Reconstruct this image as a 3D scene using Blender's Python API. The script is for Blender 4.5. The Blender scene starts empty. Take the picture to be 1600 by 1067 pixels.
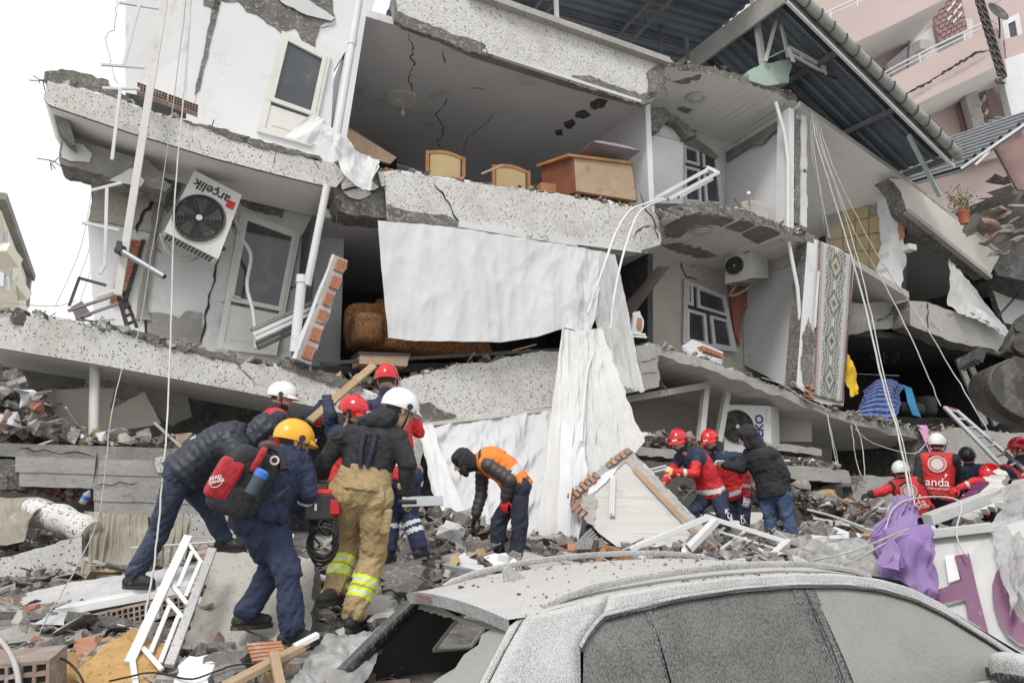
import bpy, bmesh, math, random
import numpy as np
from mathutils import Vector, Matrix, noise, Quaternion
from mathutils.geometry import tessellate_polygon
R = math.radians
rnd = random.Random(7)
SC = bpy.context.scene
COL = SC.collection

# ------------------------------------------------------------------ camera, sky, sun, exposure
PITCH = R(11.7); CAMZ = 2.0; FPX = 1244.0
cam = bpy.data.cameras.new('camera'); cam.sensor_width = 36.0; cam.lens = 36.0 * FPX / 1600.0
cam.clip_start = 0.05; cam.clip_end = 3000
camo = bpy.data.objects.new('camera', cam); COL.objects.link(camo)
camo.location = (0, 0, CAMZ); camo.rotation_euler = (R(90) + PITCH, 0, 0)
SC.camera = camo

SUN_EL, SUN_AZ = R(50), R(200)      # high soft sun behind the camera, veiled by cloud
w = bpy.data.worlds.new('World'); SC.world = w; w.use_nodes = True
nt = w.node_tree; nt.nodes.clear()
sky = nt.nodes.new('ShaderNodeTexSky'); sky.sky_type = 'NISHITA'; sky.sun_disc = False
sky.sun_elevation = SUN_EL; sky.sun_rotation = SUN_AZ; sky.dust_density = 5.0; sky.air_density = 1.0
mixw = nt.nodes.new('ShaderNodeMix'); mixw.data_type = 'RGBA'; mixw.inputs[0].default_value = 0.88
mixw.inputs[7].default_value = (9.3, 9.5, 9.8, 1)       # even cloud deck
bg = nt.nodes.new('ShaderNodeBackground'); bg.inputs[1].default_value = 0.10
ow = nt.nodes.new('ShaderNodeOutputWorld')
nt.links.new(sky.outputs[0], mixw.inputs[6]); nt.links.new(mixw.outputs[2], bg.inputs[0]); nt.links.new(bg.outputs[0], ow.inputs[0])
sl = bpy.data.lights.new('sun', 'SUN'); sl.energy = 1.6; sl.angle = R(16); sl.color = (1, .97, .93)
so = bpy.data.objects.new('sun', sl); COL.objects.link(so)
so.rotation_euler = (R(90) - SUN_EL, 0, math.pi - SUN_AZ)
SC.view_settings.view_transform = 'Standard'; SC.view_settings.look = 'None'
SC.view_settings.exposure = 0.36; SC.view_settings.gamma = 1.0; SC.view_settings.use_curve_mapping = False
SC.cycles.max_bounces = 7; SC.cycles.diffuse_bounces = 3; SC.cycles.transparent_max_bounces = 12

# ------------------------------------------------------------------ picture pixel -> place in the street
def ray(px, py):
 u = (px - 800) / FPX; v = (533.5 - py) / FPX
 return np.array([u, math.cos(PITCH) - v * math.sin(PITCH), math.sin(PITCH) + v * math.cos(PITCH)])
CAM = np.array([0, 0, CAMZ])
def P(px, py, d):
 r = ray(px, py); return CAM + r * (d / r[1])
def PZ(px, py, z):                       # where the line of sight meets height z
 r = ray(px, py); return CAM + r * ((z - CAMZ) / r[2])
def lin(px, d0=8.6, d1=12.0): return 1 / (1 / d0 + (1 / d1 - 1 / d0) * px / 1030)
_a, _b = P(0, 533, 8.6), P(1030, 533, 12.0)
FD = np.array([_b[0] - _a[0], _b[1] - _a[1], 0]); FD /= np.linalg.norm(FD)     # along the facade, to the right
FN = np.array([-FD[1], FD[0], 0])                                              # into the building
UP = np.array([0, 0, 1.0])
F0 = np.array([_a[0], _a[1], 0])
def F(px, py, o=0.0):                    # point on the facade plane moved o metres into the building
 r = ray(px, py); t = (o + np.dot(F0 - CAM, FN)) / np.dot(r, FN)
 return CAM + r * t
def V(*a): return np.array(a, float)
def nrm(v):
 n = np.linalg.norm(v); return v / n if n > 1e-9 else v

# ------------------------------------------------------------------ materials
MATS = {}
def _n(nt, t, **k):
 n = nt.nodes.new(t)
 for a, b in k.items(): setattr(n, a, b)
 return n
def newmat(name):
 m = bpy.data.materials.new(name); m.use_nodes = True; nt = m.node_tree
 b = nt.nodes['Principled BSDF']; MATS[name] = m
 return m, nt, b
def noise_tex(nt, vec, scale, detail=5, rough=.55, dist=0):
 n = _n(nt, 'ShaderNodeTexNoise'); n.inputs['Scale'].default_value = scale; n.inputs['Detail'].default_value = detail
 n.inputs['Roughness'].default_value = rough; n.inputs['Distortion'].default_value = dist
 nt.links.new(vec, n.inputs['Vector']); return n.outputs['Fac']
def mrange(nt, val, a, b, c=0, d=1):
 n = _n(nt, 'ShaderNodeMapRange'); n.inputs[1].default_value = a; n.inputs[2].default_value = b
 n.inputs[3].default_value = c; n.inputs[4].default_value = d; nt.links.new(val, n.inputs[0]); return n.outputs[0]
def mixc(nt, fac, a, b):
 n = _n(nt, 'ShaderNodeMix', data_type='RGBA')
 for i, v in ((0, fac), (6, a), (7, b)):
  if isinstance(v, (int, float)): n.inputs[i].default_value = v
  elif isinstance(v, tuple): n.inputs[i].default_value = v if len(v) == 4 else (*v, 1)
  else: nt.links.new(v, n.inputs[i])
 return n.outputs[2]
def math_(nt, op, a, b=None, c=None):
 n = _n(nt, 'ShaderNodeMath', operation=op)
 for i, v in enumerate((a, b, c)):
  if v is None: continue
  if isinstance(v, (int, float)): n.inputs[i].default_value = v
  else: nt.links.new(v, n.inputs[i])
 return n.outputs[0]
def bump_(nt, h, strength, dist=.02, prev=None):
 n = _n(nt, 'ShaderNodeBump'); n.inputs['Strength'].default_value = strength; n.inputs['Distance'].default_value = dist
 nt.links.new(h, n.inputs['Height'])
 if prev is not None: nt.links.new(prev, n.inputs['Normal'])
 return n.outputs['Normal']
def coords(nt, kind='Object'):
 return _n(nt, 'ShaderNodeTexCoord').outputs[kind]
def mat(name, c, c2=None, c3=None, sc=2.0, sc3=9.0, t3=(.58, .68), rough=.8, bump=0, bsc=30, bd=.02, metal=0, spec=.5,
  dust=0, dustc=(.34, .325, .30), cracks=0, fold=0, coord='Object', alpha=None, transl=0, sheen=0, coat=0, wave=None):
 m, nt, b = newmat(name)
 v = coords(nt, coord)
 col = (*c, 1)
 if c2: col = mixc(nt, mrange(nt, noise_tex(nt, v, sc, 6), .35, .65), c, c2)
 if c3: col = mixc(nt, mrange(nt, noise_tex(nt, v, sc3, 7, .65), *t3), col, c3)
 nrmo = None
 if bump:
  nrmo = bump_(nt, noise_tex(nt, v, bsc, 6, .65), bump, bd)
 if fold:
  fn = noise_tex(nt, v, 11, 3, .5, .6); fa = math_(nt, 'ABSOLUTE', math_(nt, 'SUBTRACT', fn, .5)); nrmo = bump_(nt, mrange(nt, fa, 0, .12), fold, .012, nrmo)
 if cracks:
  vo = _n(nt, 'ShaderNodeTexVoronoi', feature='DISTANCE_TO_EDGE'); vo.inputs['Scale'].default_value = cracks
  nv = _n(nt, 'ShaderNodeTexNoise'); nv.inputs['Scale'].default_value = 5; nv.inputs['Detail'].default_value = 6
  nt.links.new(v, nv.inputs['Vector'])
  ad = _n(nt, 'ShaderNodeVectorMath', operation='MULTIPLY_ADD'); ad.inputs[1].default_value = (.45, .45, .45)
  nt.links.new(nv.outputs['Color'], ad.inputs[0]); nt.links.new(v, ad.inputs[2]); nt.links.new(ad.outputs[0], vo.inputs['Vector'])
  cr = mrange(nt, vo.outputs['Distance'], .004, .010, 1, 0)
  msk = mrange(nt, noise_tex(nt, v, .8, 2), .52, .58)
  col = mixc(nt, math_(nt, 'MULTIPLY', cr, msk), col, (.06, .055, .05))
 if dust:
  g = _n(nt, 'ShaderNodeNewGeometry'); sx = _n(nt, 'ShaderNodeSeparateXYZ'); nt.links.new(g.outputs['Normal'], sx.inputs[0])
  up = mrange(nt, sx.outputs['Z'], -.1, .8)
  dn = mrange(nt, noise_tex(nt, v, 7, 6, .7), .3, .62)
  f = math_(nt, 'MULTIPLY', math_(nt, 'MULTIPLY_ADD', up, .75, .25), dn)
  col = mixc(nt, math_(nt, 'MULTIPLY', f, dust), col, dustc)
 if isinstance(col, tuple): b.inputs['Base Color'].default_value = col
 else: nt.links.new(col, b.inputs['Base Color'])
 if nrmo is not None: nt.links.new(nrmo, b.inputs['Normal'])
 b.inputs['Roughness'].default_value = rough; b.inputs['Metallic'].default_value = metal
 b.inputs['Specular IOR Level'].default_value = spec
 if sheen: b.inputs['Sheen Weight'].default_value = sheen
 if coat: b.inputs['Coat Weight'].default_value = coat
 if transl or alpha is not None:
  out = nt.nodes['Material Output']; sh = b.outputs[0]
  if transl:
   tr = _n(nt, 'ShaderNodeBsdfTranslucent'); mx = _n(nt, 'ShaderNodeMixShader'); mx.inputs[0].default_value = transl
   if isinstance(col, tuple): tr.inputs[0].default_value = col
   else: nt.links.new(col, tr.inputs[0])
   nt.links.new(sh, mx.inputs[1]); nt.links.new(tr.outputs[0], mx.inputs[2]); sh = mx.outputs[0]
  if alpha is not None:
   tp = _n(nt, 'ShaderNodeBsdfTransparent'); mx = _n(nt, 'ShaderNodeMixShader')
   if isinstance(alpha, tuple):                      # (scale, lo, hi, amin, amax): uneven openness
    a = mrange(nt, noise_tex(nt, v, alpha[0], 4), alpha[1], alpha[2], alpha[3], alpha[4]); nt.links.new(a, mx.inputs[0])
   else: mx.inputs[0].default_value = alpha
   nt.links.new(tp.outputs[0], mx.inputs[1]); nt.links.new(sh, mx.inputs[2]); sh = mx.outputs[0]
  nt.links.new(sh, out.inputs[0])
 return m

def mosaic(name, size=.0155, dark=.046, base=(.70, .69, .66)):
 m, nt, b = newmat(name)
 uv = coords(nt, 'UV'); ob = coords(nt, 'Object')
 sc = _n(nt, 'ShaderNodeVectorMath', operation='SCALE'); sc.inputs[3].default_value = 1 / size; nt.links.new(uv, sc.inputs[0])
 fl = _n(nt, 'ShaderNodeVectorMath', operation='FLOOR'); nt.links.new(sc.outputs[0], fl.inputs[0])
 fr = _n(nt, 'ShaderNodeVectorMath', operation='FRACTION'); nt.links.new(sc.outputs[0], fr.inputs[0])
 wn = _n(nt, 'ShaderNodeTexWhiteNoise', noise_dimensions='2D'); nt.links.new(fl.outputs[0], wn.inputs['Vector'])
 clus = noise_tex(nt, fl.outputs[0], .22, 3, .6)
 thr = mrange(nt, clus, .35, .7, dark * .25, dark * 2.6)
 isd = math_(nt, 'LESS_THAN', wn.outputs['Value'], thr)
 sx = _n(nt, 'ShaderNodeSeparateXYZ'); nt.links.new(fr.outputs[0], sx.inputs[0])
 ex = math_(nt, 'MINIMUM', sx.outputs[0], math_(nt, 'SUBTRACT', 1.0, sx.outputs[0]))
 ey = math_(nt, 'MINIMUM', sx.outputs[1], math_(nt, 'SUBTRACT', 1.0, sx.outputs[1]))
 e = math_(nt, 'MINIMUM', ex, ey)
 grout = mrange(nt, e, .06, .13, 1, 0)
 wn2 = _n(nt, 'ShaderNodeTexWhiteNoise', noise_dimensions='3D'); nt.links.new(fl.outputs[0], wn2.inputs['Vector'])
 basec = mixc(nt, wn2.outputs['Value'], tuple(x * .84 for x in base), tuple(min(1, x * 1.12) for x in base))
 dk = mixc(nt, wn2.outputs['Value'], (.06, .052, .045), (.17, .14, .11))
 col = mixc(nt, isd, basec, dk)
 col = mixc(nt, math_(nt, 'MULTIPLY', grout, .7), col, (.26, .25, .235))
 st = mrange(nt, noise_tex(nt, ob, 1.6, 8, .72), .47, .70)
 col = mixc(nt, math_(nt, 'MULTIPLY', st, .62), col, (.34, .31, .26))
 st2 = mrange(nt, noise_tex(nt, ob, 5, 7, .7), .62, .68)
 col = mixc(nt, math_(nt, 'MULTIPLY', st2, .6), col, (.30, .29, .275))
 nt.links.new(col, b.inputs['Base Color']); b.inputs['Roughness'].default_value = .55
 h = math_(nt, 'SUBTRACT', 1.0, grout)
 n1 = bump_(nt, noise_tex(nt, ob, 6, 5), .35, .03); nt.links.new(bump_(nt, h, .35, .003, n1), b.inputs['Normal'])
 return m

def checker_cloth(name, c1, c2, c3, size):
 m, nt, b = newmat(name); uv = coords(nt, 'UV')
 sx = _n(nt, 'ShaderNodeSeparateXYZ'); nt.links.new(uv, sx.inputs[0])
 def stripe(o):
  s = math_(nt, 'FRACT', math_(nt, 'MULTIPLY', o, 1 / size)); return math_(nt, 'GREATER_THAN', s, .5)
 a, c = stripe(sx.outputs[0]), stripe(sx.outputs[1])
 col = mixc(nt, a, c1, c2); col = mixc(nt, math_(nt, 'MULTIPLY', c, .55), col, c3)
 nt.links.new(col, b.inputs['Base Color']); b.inputs['Roughness'].default_value = .9
 return m

def threshold_pattern(name, c1, c2, scale, lo, hi, c3=None, sc3=6, coord='Object', dist=2.5, rough=.85, t3=(.62, .66)):
 m, nt, b = newmat(name); v = coords(nt, coord)
 f = mrange(nt, noise_tex(nt, v, scale, 3, .5, dist), lo, hi); col = mixc(nt, f, c1, c2)
 if c3: col = mixc(nt, mrange(nt, noise_tex(nt, v, sc3, 3), *t3), col, c3)
 nt.links.new(col, b.inputs['Base Color']); b.inputs['Roughness'].default_value = rough
 return m

W = (.74, .74, .735)
mosaic('mosaic')
mat('plaster', (0.627, 0.629, 0.632), (0.541, 0.543, 0.546), (0.437, 0.427, 0.413), sc=.8, sc3=2.6, t3=(.56, .74), rough=.85, bump=.12, bsc=14, cracks=.55)
mat('plaster_clean', (.69, .695, .705), (.63, .635, .645), (.52, .51, .495), sc=.7, sc3=2.2, t3=(.58, .78), rough=.85, bump=.08, bsc=10)
mat('plaster_cream', (0.594, 0.567, 0.513), (0.522, 0.495, 0.441), (0.414, 0.387, 0.342), sc=.9, sc3=2.5, t3=(.6, .75), rough=.85, bump=.12, bsc=14)
mat('plaster_rough', (.47, .45, .40), (.40, .38, .335), (.29, .27, .225), sc=1.5, sc3=34, t3=(.56, .66), rough=.9, bump=.8, bsc=42, bd=.02)
mat('ceiling_paint', (.72, .72, .735), (.64, .64, .655), (.46, .455, .45), sc=.7, sc3=1.3, t3=(.58, .75), rough=.85, bump=.1, bsc=8)
mat('ceiling_light', (.84, .825, .80), (.78, .765, .74), (.58, .555, .52), sc=.9, sc3=2.0, t3=(.62, .76), rough=.85, bump=.1, bsc=9)
mat('concrete', (0.271, 0.262, 0.241), (0.187, 0.181, 0.168), (0.355, 0.341, 0.311), sc=1.6, sc3=6, t3=(.54, .68), rough=.92, bump=.55, bsc=14, bd=.04, dust=.25)
mat('concrete_broken', (0.230, 0.220, 0.197), (0.129, 0.123, 0.110), (0.386, 0.363, 0.322), sc=4, sc3=16, t3=(.52, .62), rough=.95, bump=1, bsc=26, bd=.06, dust=.3)
mat('concrete_pale', (0.414, 0.402, 0.374), (0.326, 0.315, 0.291), (0.238, 0.225, 0.208), sc=1.8, sc3=7, t3=(.57, .68), rough=.92, bump=.5, bsc=16, bd=.03, dust=.2)
mat('rubble_mix', (0.268, 0.245, 0.213), (0.149, 0.134, 0.118), (0.421, 0.388, 0.340), sc=3.2, sc3=9, t3=(.50, .62), rough=.95, bump=.8, bsc=30, bd=.03, dust=.5)
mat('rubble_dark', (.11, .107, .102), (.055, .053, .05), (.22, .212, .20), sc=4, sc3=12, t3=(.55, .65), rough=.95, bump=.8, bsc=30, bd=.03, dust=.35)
mat('gap_shade', (.028, .027, .026), (.05, .048, .045), rough=.95)  # shade inside cracks, slots and holes put into the colour
mat('brick_red', (.36, .145, .09), (.27, .105, .07), (.40, .35, .31), sc=6, sc3=14, t3=(.58, .68), rough=.9, bump=.4, bsc=50, dust=.25)
mat('clay', (.46, .20, .105), (.36, .15, .085), (.45, .40, .35), sc=5, sc3=11, t3=(.56, .68), rough=.88, bump=.35, bsc=40, dust=.22)
mat('clay_dusty', (0.281, 0.187, 0.140), (0.204, 0.145, 0.115), (0.357, 0.332, 0.306), sc=5, sc3=8, t3=(.5, .64), rough=.92, bump=.4, bsc=40, dust=.4)
mat('paint_rusty', (.66, .65, .60), (.56, .55, .51), (.30, .16, .07), sc=3, sc3=11, t3=(.62, .72), rough=.6, bump=.15, bsc=30)
mat('paint_white', (.66, .66, .645), (.58, .58, .565), (.45, .43, .40), sc=3, sc3=13, t3=(.62, .76), rough=.5, bump=.08, bsc=25)
mat('pvc', (.69, .695, .69), (.62, .625, .62), (.45, .44, .42), sc=2, sc3=8, t3=(.62, .80), rough=.38)
mat('pvc_cream', (.66, .65, .60), (.60, .59, .545), (.46, .44, .40), sc=2, sc3=8, t3=(.62, .8), rough=.42)
mat('galvanised', (.42, .43, .44), (.34, .35, .36), (.24, .24, .24), sc=4, sc3=14, rough=.45, metal=.65)
mat('aluminium', (.62, .63, .64), (.54, .55, .56), rough=.35, metal=.8)
mat('iron_dark', (.10, .095, .09), (.06, .058, .055), (.16, .10, .07), sc=5, sc3=12, rough=.65, metal=.35)
mat('glass_dark', (.045, .05, .055), (.075, .08, .085), (.16, .16, .155), sc=1.5, sc3=3, t3=(.56, .78), rough=.08, spec=.7)
mat('room_shade', (.06, .06, .064), (.04, .04, .043), (.10, .097, .093), sc=1.2, sc3=3, t3=(.56, .7), rough=.9)  # near-black colour stands for the shade inside the open rooms
mat('wood', (.36, .17, .065), (.27, .12, .045), (.44, .25, .12), sc=4, sc3=10, t3=(.56, .7), rough=.45, bump=.1, bsc=30)
mat('wood_pale', (.42, .30, .195), (.35, .245, .155), (.26, .165, .10), sc=4, sc3=8, t3=(.57, .68), rough=.6, bump=.1, bsc=30)
mat('wood_dark', (.05, .036, .032), (.034, .026, .024), rough=.5)
mat('panel_cream', (.54, .53, .50), (.48, .47, .445), (.39, .38, .355), sc=1.5, sc3=4, t3=(.58, .75), rough=.85, bump=.1, bsc=12)
mat('timber', (.42, .30, .17), (.33, .23, .12), (.24, .16, .09), sc=5, sc3=18, t3=(.56, .68), rough=.75, bump=.25, bsc=45)
mat('chipboard', (.50, .31, .12), (.40, .24, .09), (.30, .17, .06), sc=6, sc3=30, t3=(.55, .65), rough=.8, bump=.3, bsc=60)
mat('cane_yellow', (.46, .35, .18), (.40, .30, .15), rough=.7)
mat('sheet_white', (.79, .795, .80), (.74, .745, .75), (.62, .61, .59), sc=1.2, sc3=4, t3=(.66, .85), rough=.9, transl=.25, bump=.15, bsc=60, bd=.004)
mat('lace', (.83, .825, .81), (.78, .775, .76), (.68, .66, .63), sc=2, sc3=5, t3=(.66, .85), rough=.9, transl=.3, alpha=(75, .40, .60, .84, 1.0))
mat('plastic_film', (.56, .56, .55), (.46, .46, .45), (.34, .325, .31), sc=3, sc3=9, t3=(.56, .72), rough=.22, transl=.2, alpha=(9, .35, .7, .5, .92), bump=.5, bsc=16, bd=.03)
mat('cloth_beige', (.30, .275, .225), (.24, .22, .18), (.38, .35, .30), sc=2, sc3=6, rough=.95, bump=.2, bsc=80, bd=.004)
mat('cloth_purple', (.27, .165, .40), (.22, .13, .34), (.34, .25, .42), sc=2.5, sc3=5, t3=(.60, .75), rough=.75, bump=.2, bsc=30, bd=.01, transl=.1, dust=.25)
mat('cloth_yellow', (.78, .52, .02), (.66, .42, .02), rough=.85)
mat('cloth_teal', (.03, .20, .34), (.02, .13, .24), rough=.85)
mat('cloth_pink', (.62, .30, .46), (.52, .25, .40), rough=.9)
mat('cloth_mauve', (.25, .20, .22), (.20, .16, .18), rough=.8, sheen=.3)
mat('pink_wall', (.53, .425, .40), (.48, .385, .36), (.41, .335, .315), sc=.5, sc3=1.2, t3=(.62, .78), rough=.9, bump=.1, bsc=9)
mat('pink_brick', (.33, .215, .20), (.27, .175, .165), (.40, .28, .26), sc=3, sc3=12, rough=.9, bump=.3, bsc=30)
mat('roof_sheet', (.17, .20, .235), (.12, .145, .175), (.22, .23, .245), sc=1.2, sc3=4, t3=(.58, .72), rough=.5, metal=.25)
mat('roof_frame', (.20, .205, .21), (.15, .155, .16), (.26, .19, .14), sc=3, sc3=9, t3=(.62, .72), rough=.55, metal=.3)
mat('gutter', (.40, .41, .39), (.30, .31, .30), (.20, .18, .15), sc=2, sc3=7, t3=(.56, .7), rough=.55, metal=.3)
mat('tile_yellow', (.50, .40, .22), (.46, .36, .19), (.53, .45, .30), sc=1.5, sc3=3, rough=.3)
mat('mint', (.45, .56, .50), (.38, .49, .43), (.32, .31, .28), sc=4, sc3=9, t3=(.55, .68), rough=.8, bump=.3, bsc=25)
mat('cable_white', (.56, .55, .515), (.44, .43, .40), sc=8, rough=.6)
mat('cable_black', (.02, .02, .02), rough=.5)
mat('cable_grey', (.33, .32, .30), (.42, .41, .39), sc=9, rough=.7)
mat('sign_panel', (.52, .52, .505), (.45, .45, .44), (.42, .40, .37), sc=1.5, sc3=5, t3=(.60, .75), rough=.5)
mat('sign_purple', (.14, .022, .095), (.115, .018, .08), (.22, .10, .155), sc=3, sc3=14, t3=(.58, .7), rough=.4)
mat('tiles_grout', (.36, .34, .30), (.28, .27, .25), rough=.9)
mat('far_wall', (0.759, 0.708, 0.594), (0.690, 0.640, 0.540), rough=.9)
mat('leaf', (.075, .15, .035), (.045, .10, .025), rough=.6)
mat('pot', (.40, .12, .06), rough=.8)
mat('asphalt', (.10, .10, .10), (.07, .07, .07), rough=.95, bump=.3, bsc=40)
mat('steel_bucket', (.085, .08, .075), (.05, .048, .045), (.20, .18, .16), sc=2, sc3=5, t3=(.5, .7), rough=.5, metal=.3, bump=.2, bsc=20)

# ------------------------------------------------------------------ mesh building
class MB:
 def __init__(s): s.v = []; s.f = []; s.m = []; s.uv = []
 def add(s, vs, fs, mi=0, uv=None):
  b = len(s.v); s.v.extend([tuple(map(float, p)) for p in vs])
  if uv is None: uv = [(0.0, 0.0)] * len(vs)
  s.uv.extend([(float(a), float(c)) for a, c in uv])
  for k, f in enumerate(fs):
   s.f.append([b + i for i in f]); s.m.append(mi[k] if isinstance(mi, list) else mi)
  return s
 def prism(s, pts, ext, mi=0, me=None, mb=None, u=None):
  pts = [np.array(p, float) for p in pts]; n = len(pts); ext = np.array(ext, float)
  me = mi if me is None else me; mb = me if mb is None else mb
  u = nrm(np.array(u if u is not None else pts[1] - pts[0], float))
  cn = np.zeros(3)
  for i in range(n): cn += np.cross(pts[i], pts[(i + 1) % n])
  cn = nrm(cn); vv = np.cross(cn, u)
  uv = [(np.dot(p - F0, u), np.dot(p - F0, vv)) for p in pts]
  tri = tessellate_polygon([[Vector(p) for p in pts]])
  flip = np.dot(cn, ext) > 0
  fr = [list(t) for t in tri]
  def ori(t, want):
   a, b, c = pts[t[0]], pts[t[1]], pts[t[2]]
   return t if (np.dot(np.cross(b - a, c - a), want) > 0) else t[::-1]
  fr = [ori(t, -ext) for t in fr]
  s.add(pts, fr, mi, uv)
  s.add([p + ext for p in pts], [t[::-1] for t in fr], mb, uv)
  sv, sf, suv = [], [], []; acc = 0; L = np.linalg.norm(ext)
  for i in range(n):
   a, b = pts[i], pts[(i + 1) % n]; k = len(sv); l = np.linalg.norm(b - a)
   sv += [a, b, b + ext, a + ext]; suv += [(acc, 0), (acc + l, 0), (acc + l, L), (acc, L)]; acc += l
   sf.append([k, k + 1, k + 2, k + 3] if flip is False else [k + 3, k + 2, k + 1, k])
  s.add(sv, sf, me, suv); return s
 def box(s, c, ax, ay, az, mi=0):         # half-extent vectors
  c, ax, ay, az = map(lambda q: np.array(q, float), (c, ax, ay, az))
  vs = [c + i * ax + j * ay + k * az for k in (-1, 1) for j in (-1, 1) for i in (-1, 1)]
  fs = [[0, 2, 3, 1], [4, 5, 7, 6], [0, 1, 5, 4], [2, 6, 7, 3], [0, 4, 6, 2], [1, 3, 7, 5]]
  if np.dot(np.cross(ax, ay), az) < 0: fs = [f[::-1] for f in fs]
  def uvp(v): return (np.dot(v - c, nrm(ax)), np.dot(v - c, nrm(ay)))
  return s.add(vs, fs, mi, [uvp(v) for v in vs])
 def bar(s, a, b, w, h=None, up=None, mi=0):
  a, b = np.array(a, float), np.array(b, float); h = w if h is None else h
  d = b - a; L = np.linalg.norm(d); d = d / L
  up = np.array(up if up is not None else (UP if abs(d[2]) < .9 else FN), float)
  sd = nrm(np.cross(d, up)); up = np.cross(sd, d)
  return s.box((a + b) / 2, d * L / 2, sd * w / 2, up * h / 2, mi)
 def tube(s, path, r, n=8, mi=0, caps=True):
  path = [np.array(p, float) for p in path]; k = len(path)
  rs = r if isinstance(r, (list, tuple)) else [r] * k
  vs, fs, uv = [], [], []; prev = None; acc = 0
  for i, p in enumerate(path):
   d = nrm(path[min(i + 1, k - 1)] - path[max(i - 1, 0)])
   if prev is None:
    a = nrm(np.cross(d, UP if abs(d[2]) < .9 else V(1, 0, 0)))
   else: a = nrm(prev - d * np.dot(prev, d))
   prev = a; b = np.cross(d, a)
   if i: acc += np.linalg.norm(p - path[i - 1])
   for j in range(n):
    t = 2 * math.pi * j / n; vs.append(p + rs[i] * (a * math.cos(t) + b * math.sin(t))); uv.append((acc, j / n * 6.28 * rs[i]))
  for i in range(k - 1):
   for j in range(n):
    q = (j + 1) % n; fs.append([i * n + j, i * n + q, (i + 1) * n + q, (i + 1) * n + j])
  if caps: fs += [list(range(n))[::-1], [(k - 1) * n + j for j in range(n)]]
  return s.add(vs, fs, mi, uv)
 def disc(s, c, nv, r, t=.01, n=28, mi=0, r0=0.0):
  nv = nrm(np.array(nv, float)); a = nrm(np.cross(nv, UP if abs(nv[2]) < .9 else V(1, 0, 0))); b = np.cross(nv, a); c = np.array(c, float)
  ring = lambda rr, o: [c + nv * o + rr * (a * math.cos(2 * math.pi * j / n) + b * math.sin(2 * math.pi * j / n)) for j in range(n)]
  if r0 <= 0:
   vs = ring(r, 0) + ring(r, t); fs = [list(range(n))[::-1], [n + j for j in range(n)]] + [[j, (j + 1) % n, n + (j + 1) % n, n + j] for j in range(n)]
  else:
   vs = ring(r, 0) + ring(r, t) + ring(r0, 0) + ring(r0, t); fs = []
   for j in range(n):
    q = (j + 1) % n
    fs += [[j, q, n + q, n + j], [2 * n + q, 2 * n + j, 3 * n + j, 3 * n + q], [n + j, n + q, 3 * n + q, 3 * n + j], [q, j, 2 * n + j, 2 * n + q]]
  return s.add(vs, fs, mi)
 def grid(s, fn, nu, nv, mi=0, wu=1, wv=1):
  vs = [fn(i / nu, j / nv) for j in range(nv + 1) for i in range(nu + 1)]
  uv = [(wu * i / nu, wv * j / nv) for j in range(nv + 1) for i in range(nu + 1)]
  fs = [[j * (nu + 1) + i, j * (nu + 1) + i + 1, (j + 1) * (nu + 1) + i + 1, (j + 1) * (nu + 1) + i] for j in range(nv) for i in range(nu)]
  return s.add(vs, fs, mi, uv)
 def obj(s, name, mats, parent=None, smooth=None, thick=0, bevel=0):
  me = bpy.data.meshes.new(name); me.from_pydata(s.v, [], s.f)
  if isinstance(mats, str): mats = [mats]
  for m in mats: me.materials.append(MATS[m])
  me.polygons.foreach_set('material_index', s.m)
  li = np.zeros(len(me.loops), np.int32); me.loops.foreach_get('vertex_index', li)
  uvl = me.uv_layers.new(name='UVMap'); uvl.data.foreach_set('uv', np.array(s.uv, np.float32)[li].ravel())
  if smooth:
   me.polygons.foreach_set('use_smooth', [True] * len(me.polygons))
   if smooth < 180: me.set_sharp_from_angle(angle=R(smooth))
  me.update(); o = bpy.data.objects.new(name, me); COL.objects.link(o)
  if thick:
   md = o.modifiers.new('thickness', 'SOLIDIFY'); md.thickness = thick; md.offset = 0
  if bevel:
   md = o.modifiers.new('edge', 'BEVEL'); md.width = bevel; md.segments = 2; md.limit_method = 'ANGLE'
  if parent is not None: o.parent = parent
  return o
def tag(o, label, cat=None, group=None, kind=None):
 if label: o['label'] = label
 if cat: o['category'] = cat
 if group: o['group'] = group
 if kind: o['kind'] = kind
 return o
THINGS = []
def thing(name, label, cat, group=None):
 o = bpy.data.objects.new(name, None); o.empty_display_size = .1; COL.objects.link(o)
 THINGS.append(o); return tag(o, label, cat, group, 'thing')
def struct(o): o['kind'] = 'structure'; return o
def settle():                            # move each Empty to the base of its thing, parts keep their places
 for o in THINGS:
  pts = []
  def walk(q):
   for c in q.children:
    if c.type == 'MESH' and len(c.data.vertices):
     a = np.empty(len(c.data.vertices) * 3, np.float32); c.data.vertices.foreach_get('co', a); a = a.reshape(-1, 3)
     pts.append((a.min(0), a.max(0)))
    walk(c)
  walk(o)
  if not pts: continue
  lo = np.min([p[0] for p in pts], 0); hi = np.max([p[1] for p in pts], 0)
  o.location = ((lo[0] + hi[0]) / 2, (lo[1] + hi[1]) / 2, lo[2])
  inv = Matrix.Translation(o.location).inverted()
  for c in o.children: c.matrix_parent_inverse = inv
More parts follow.
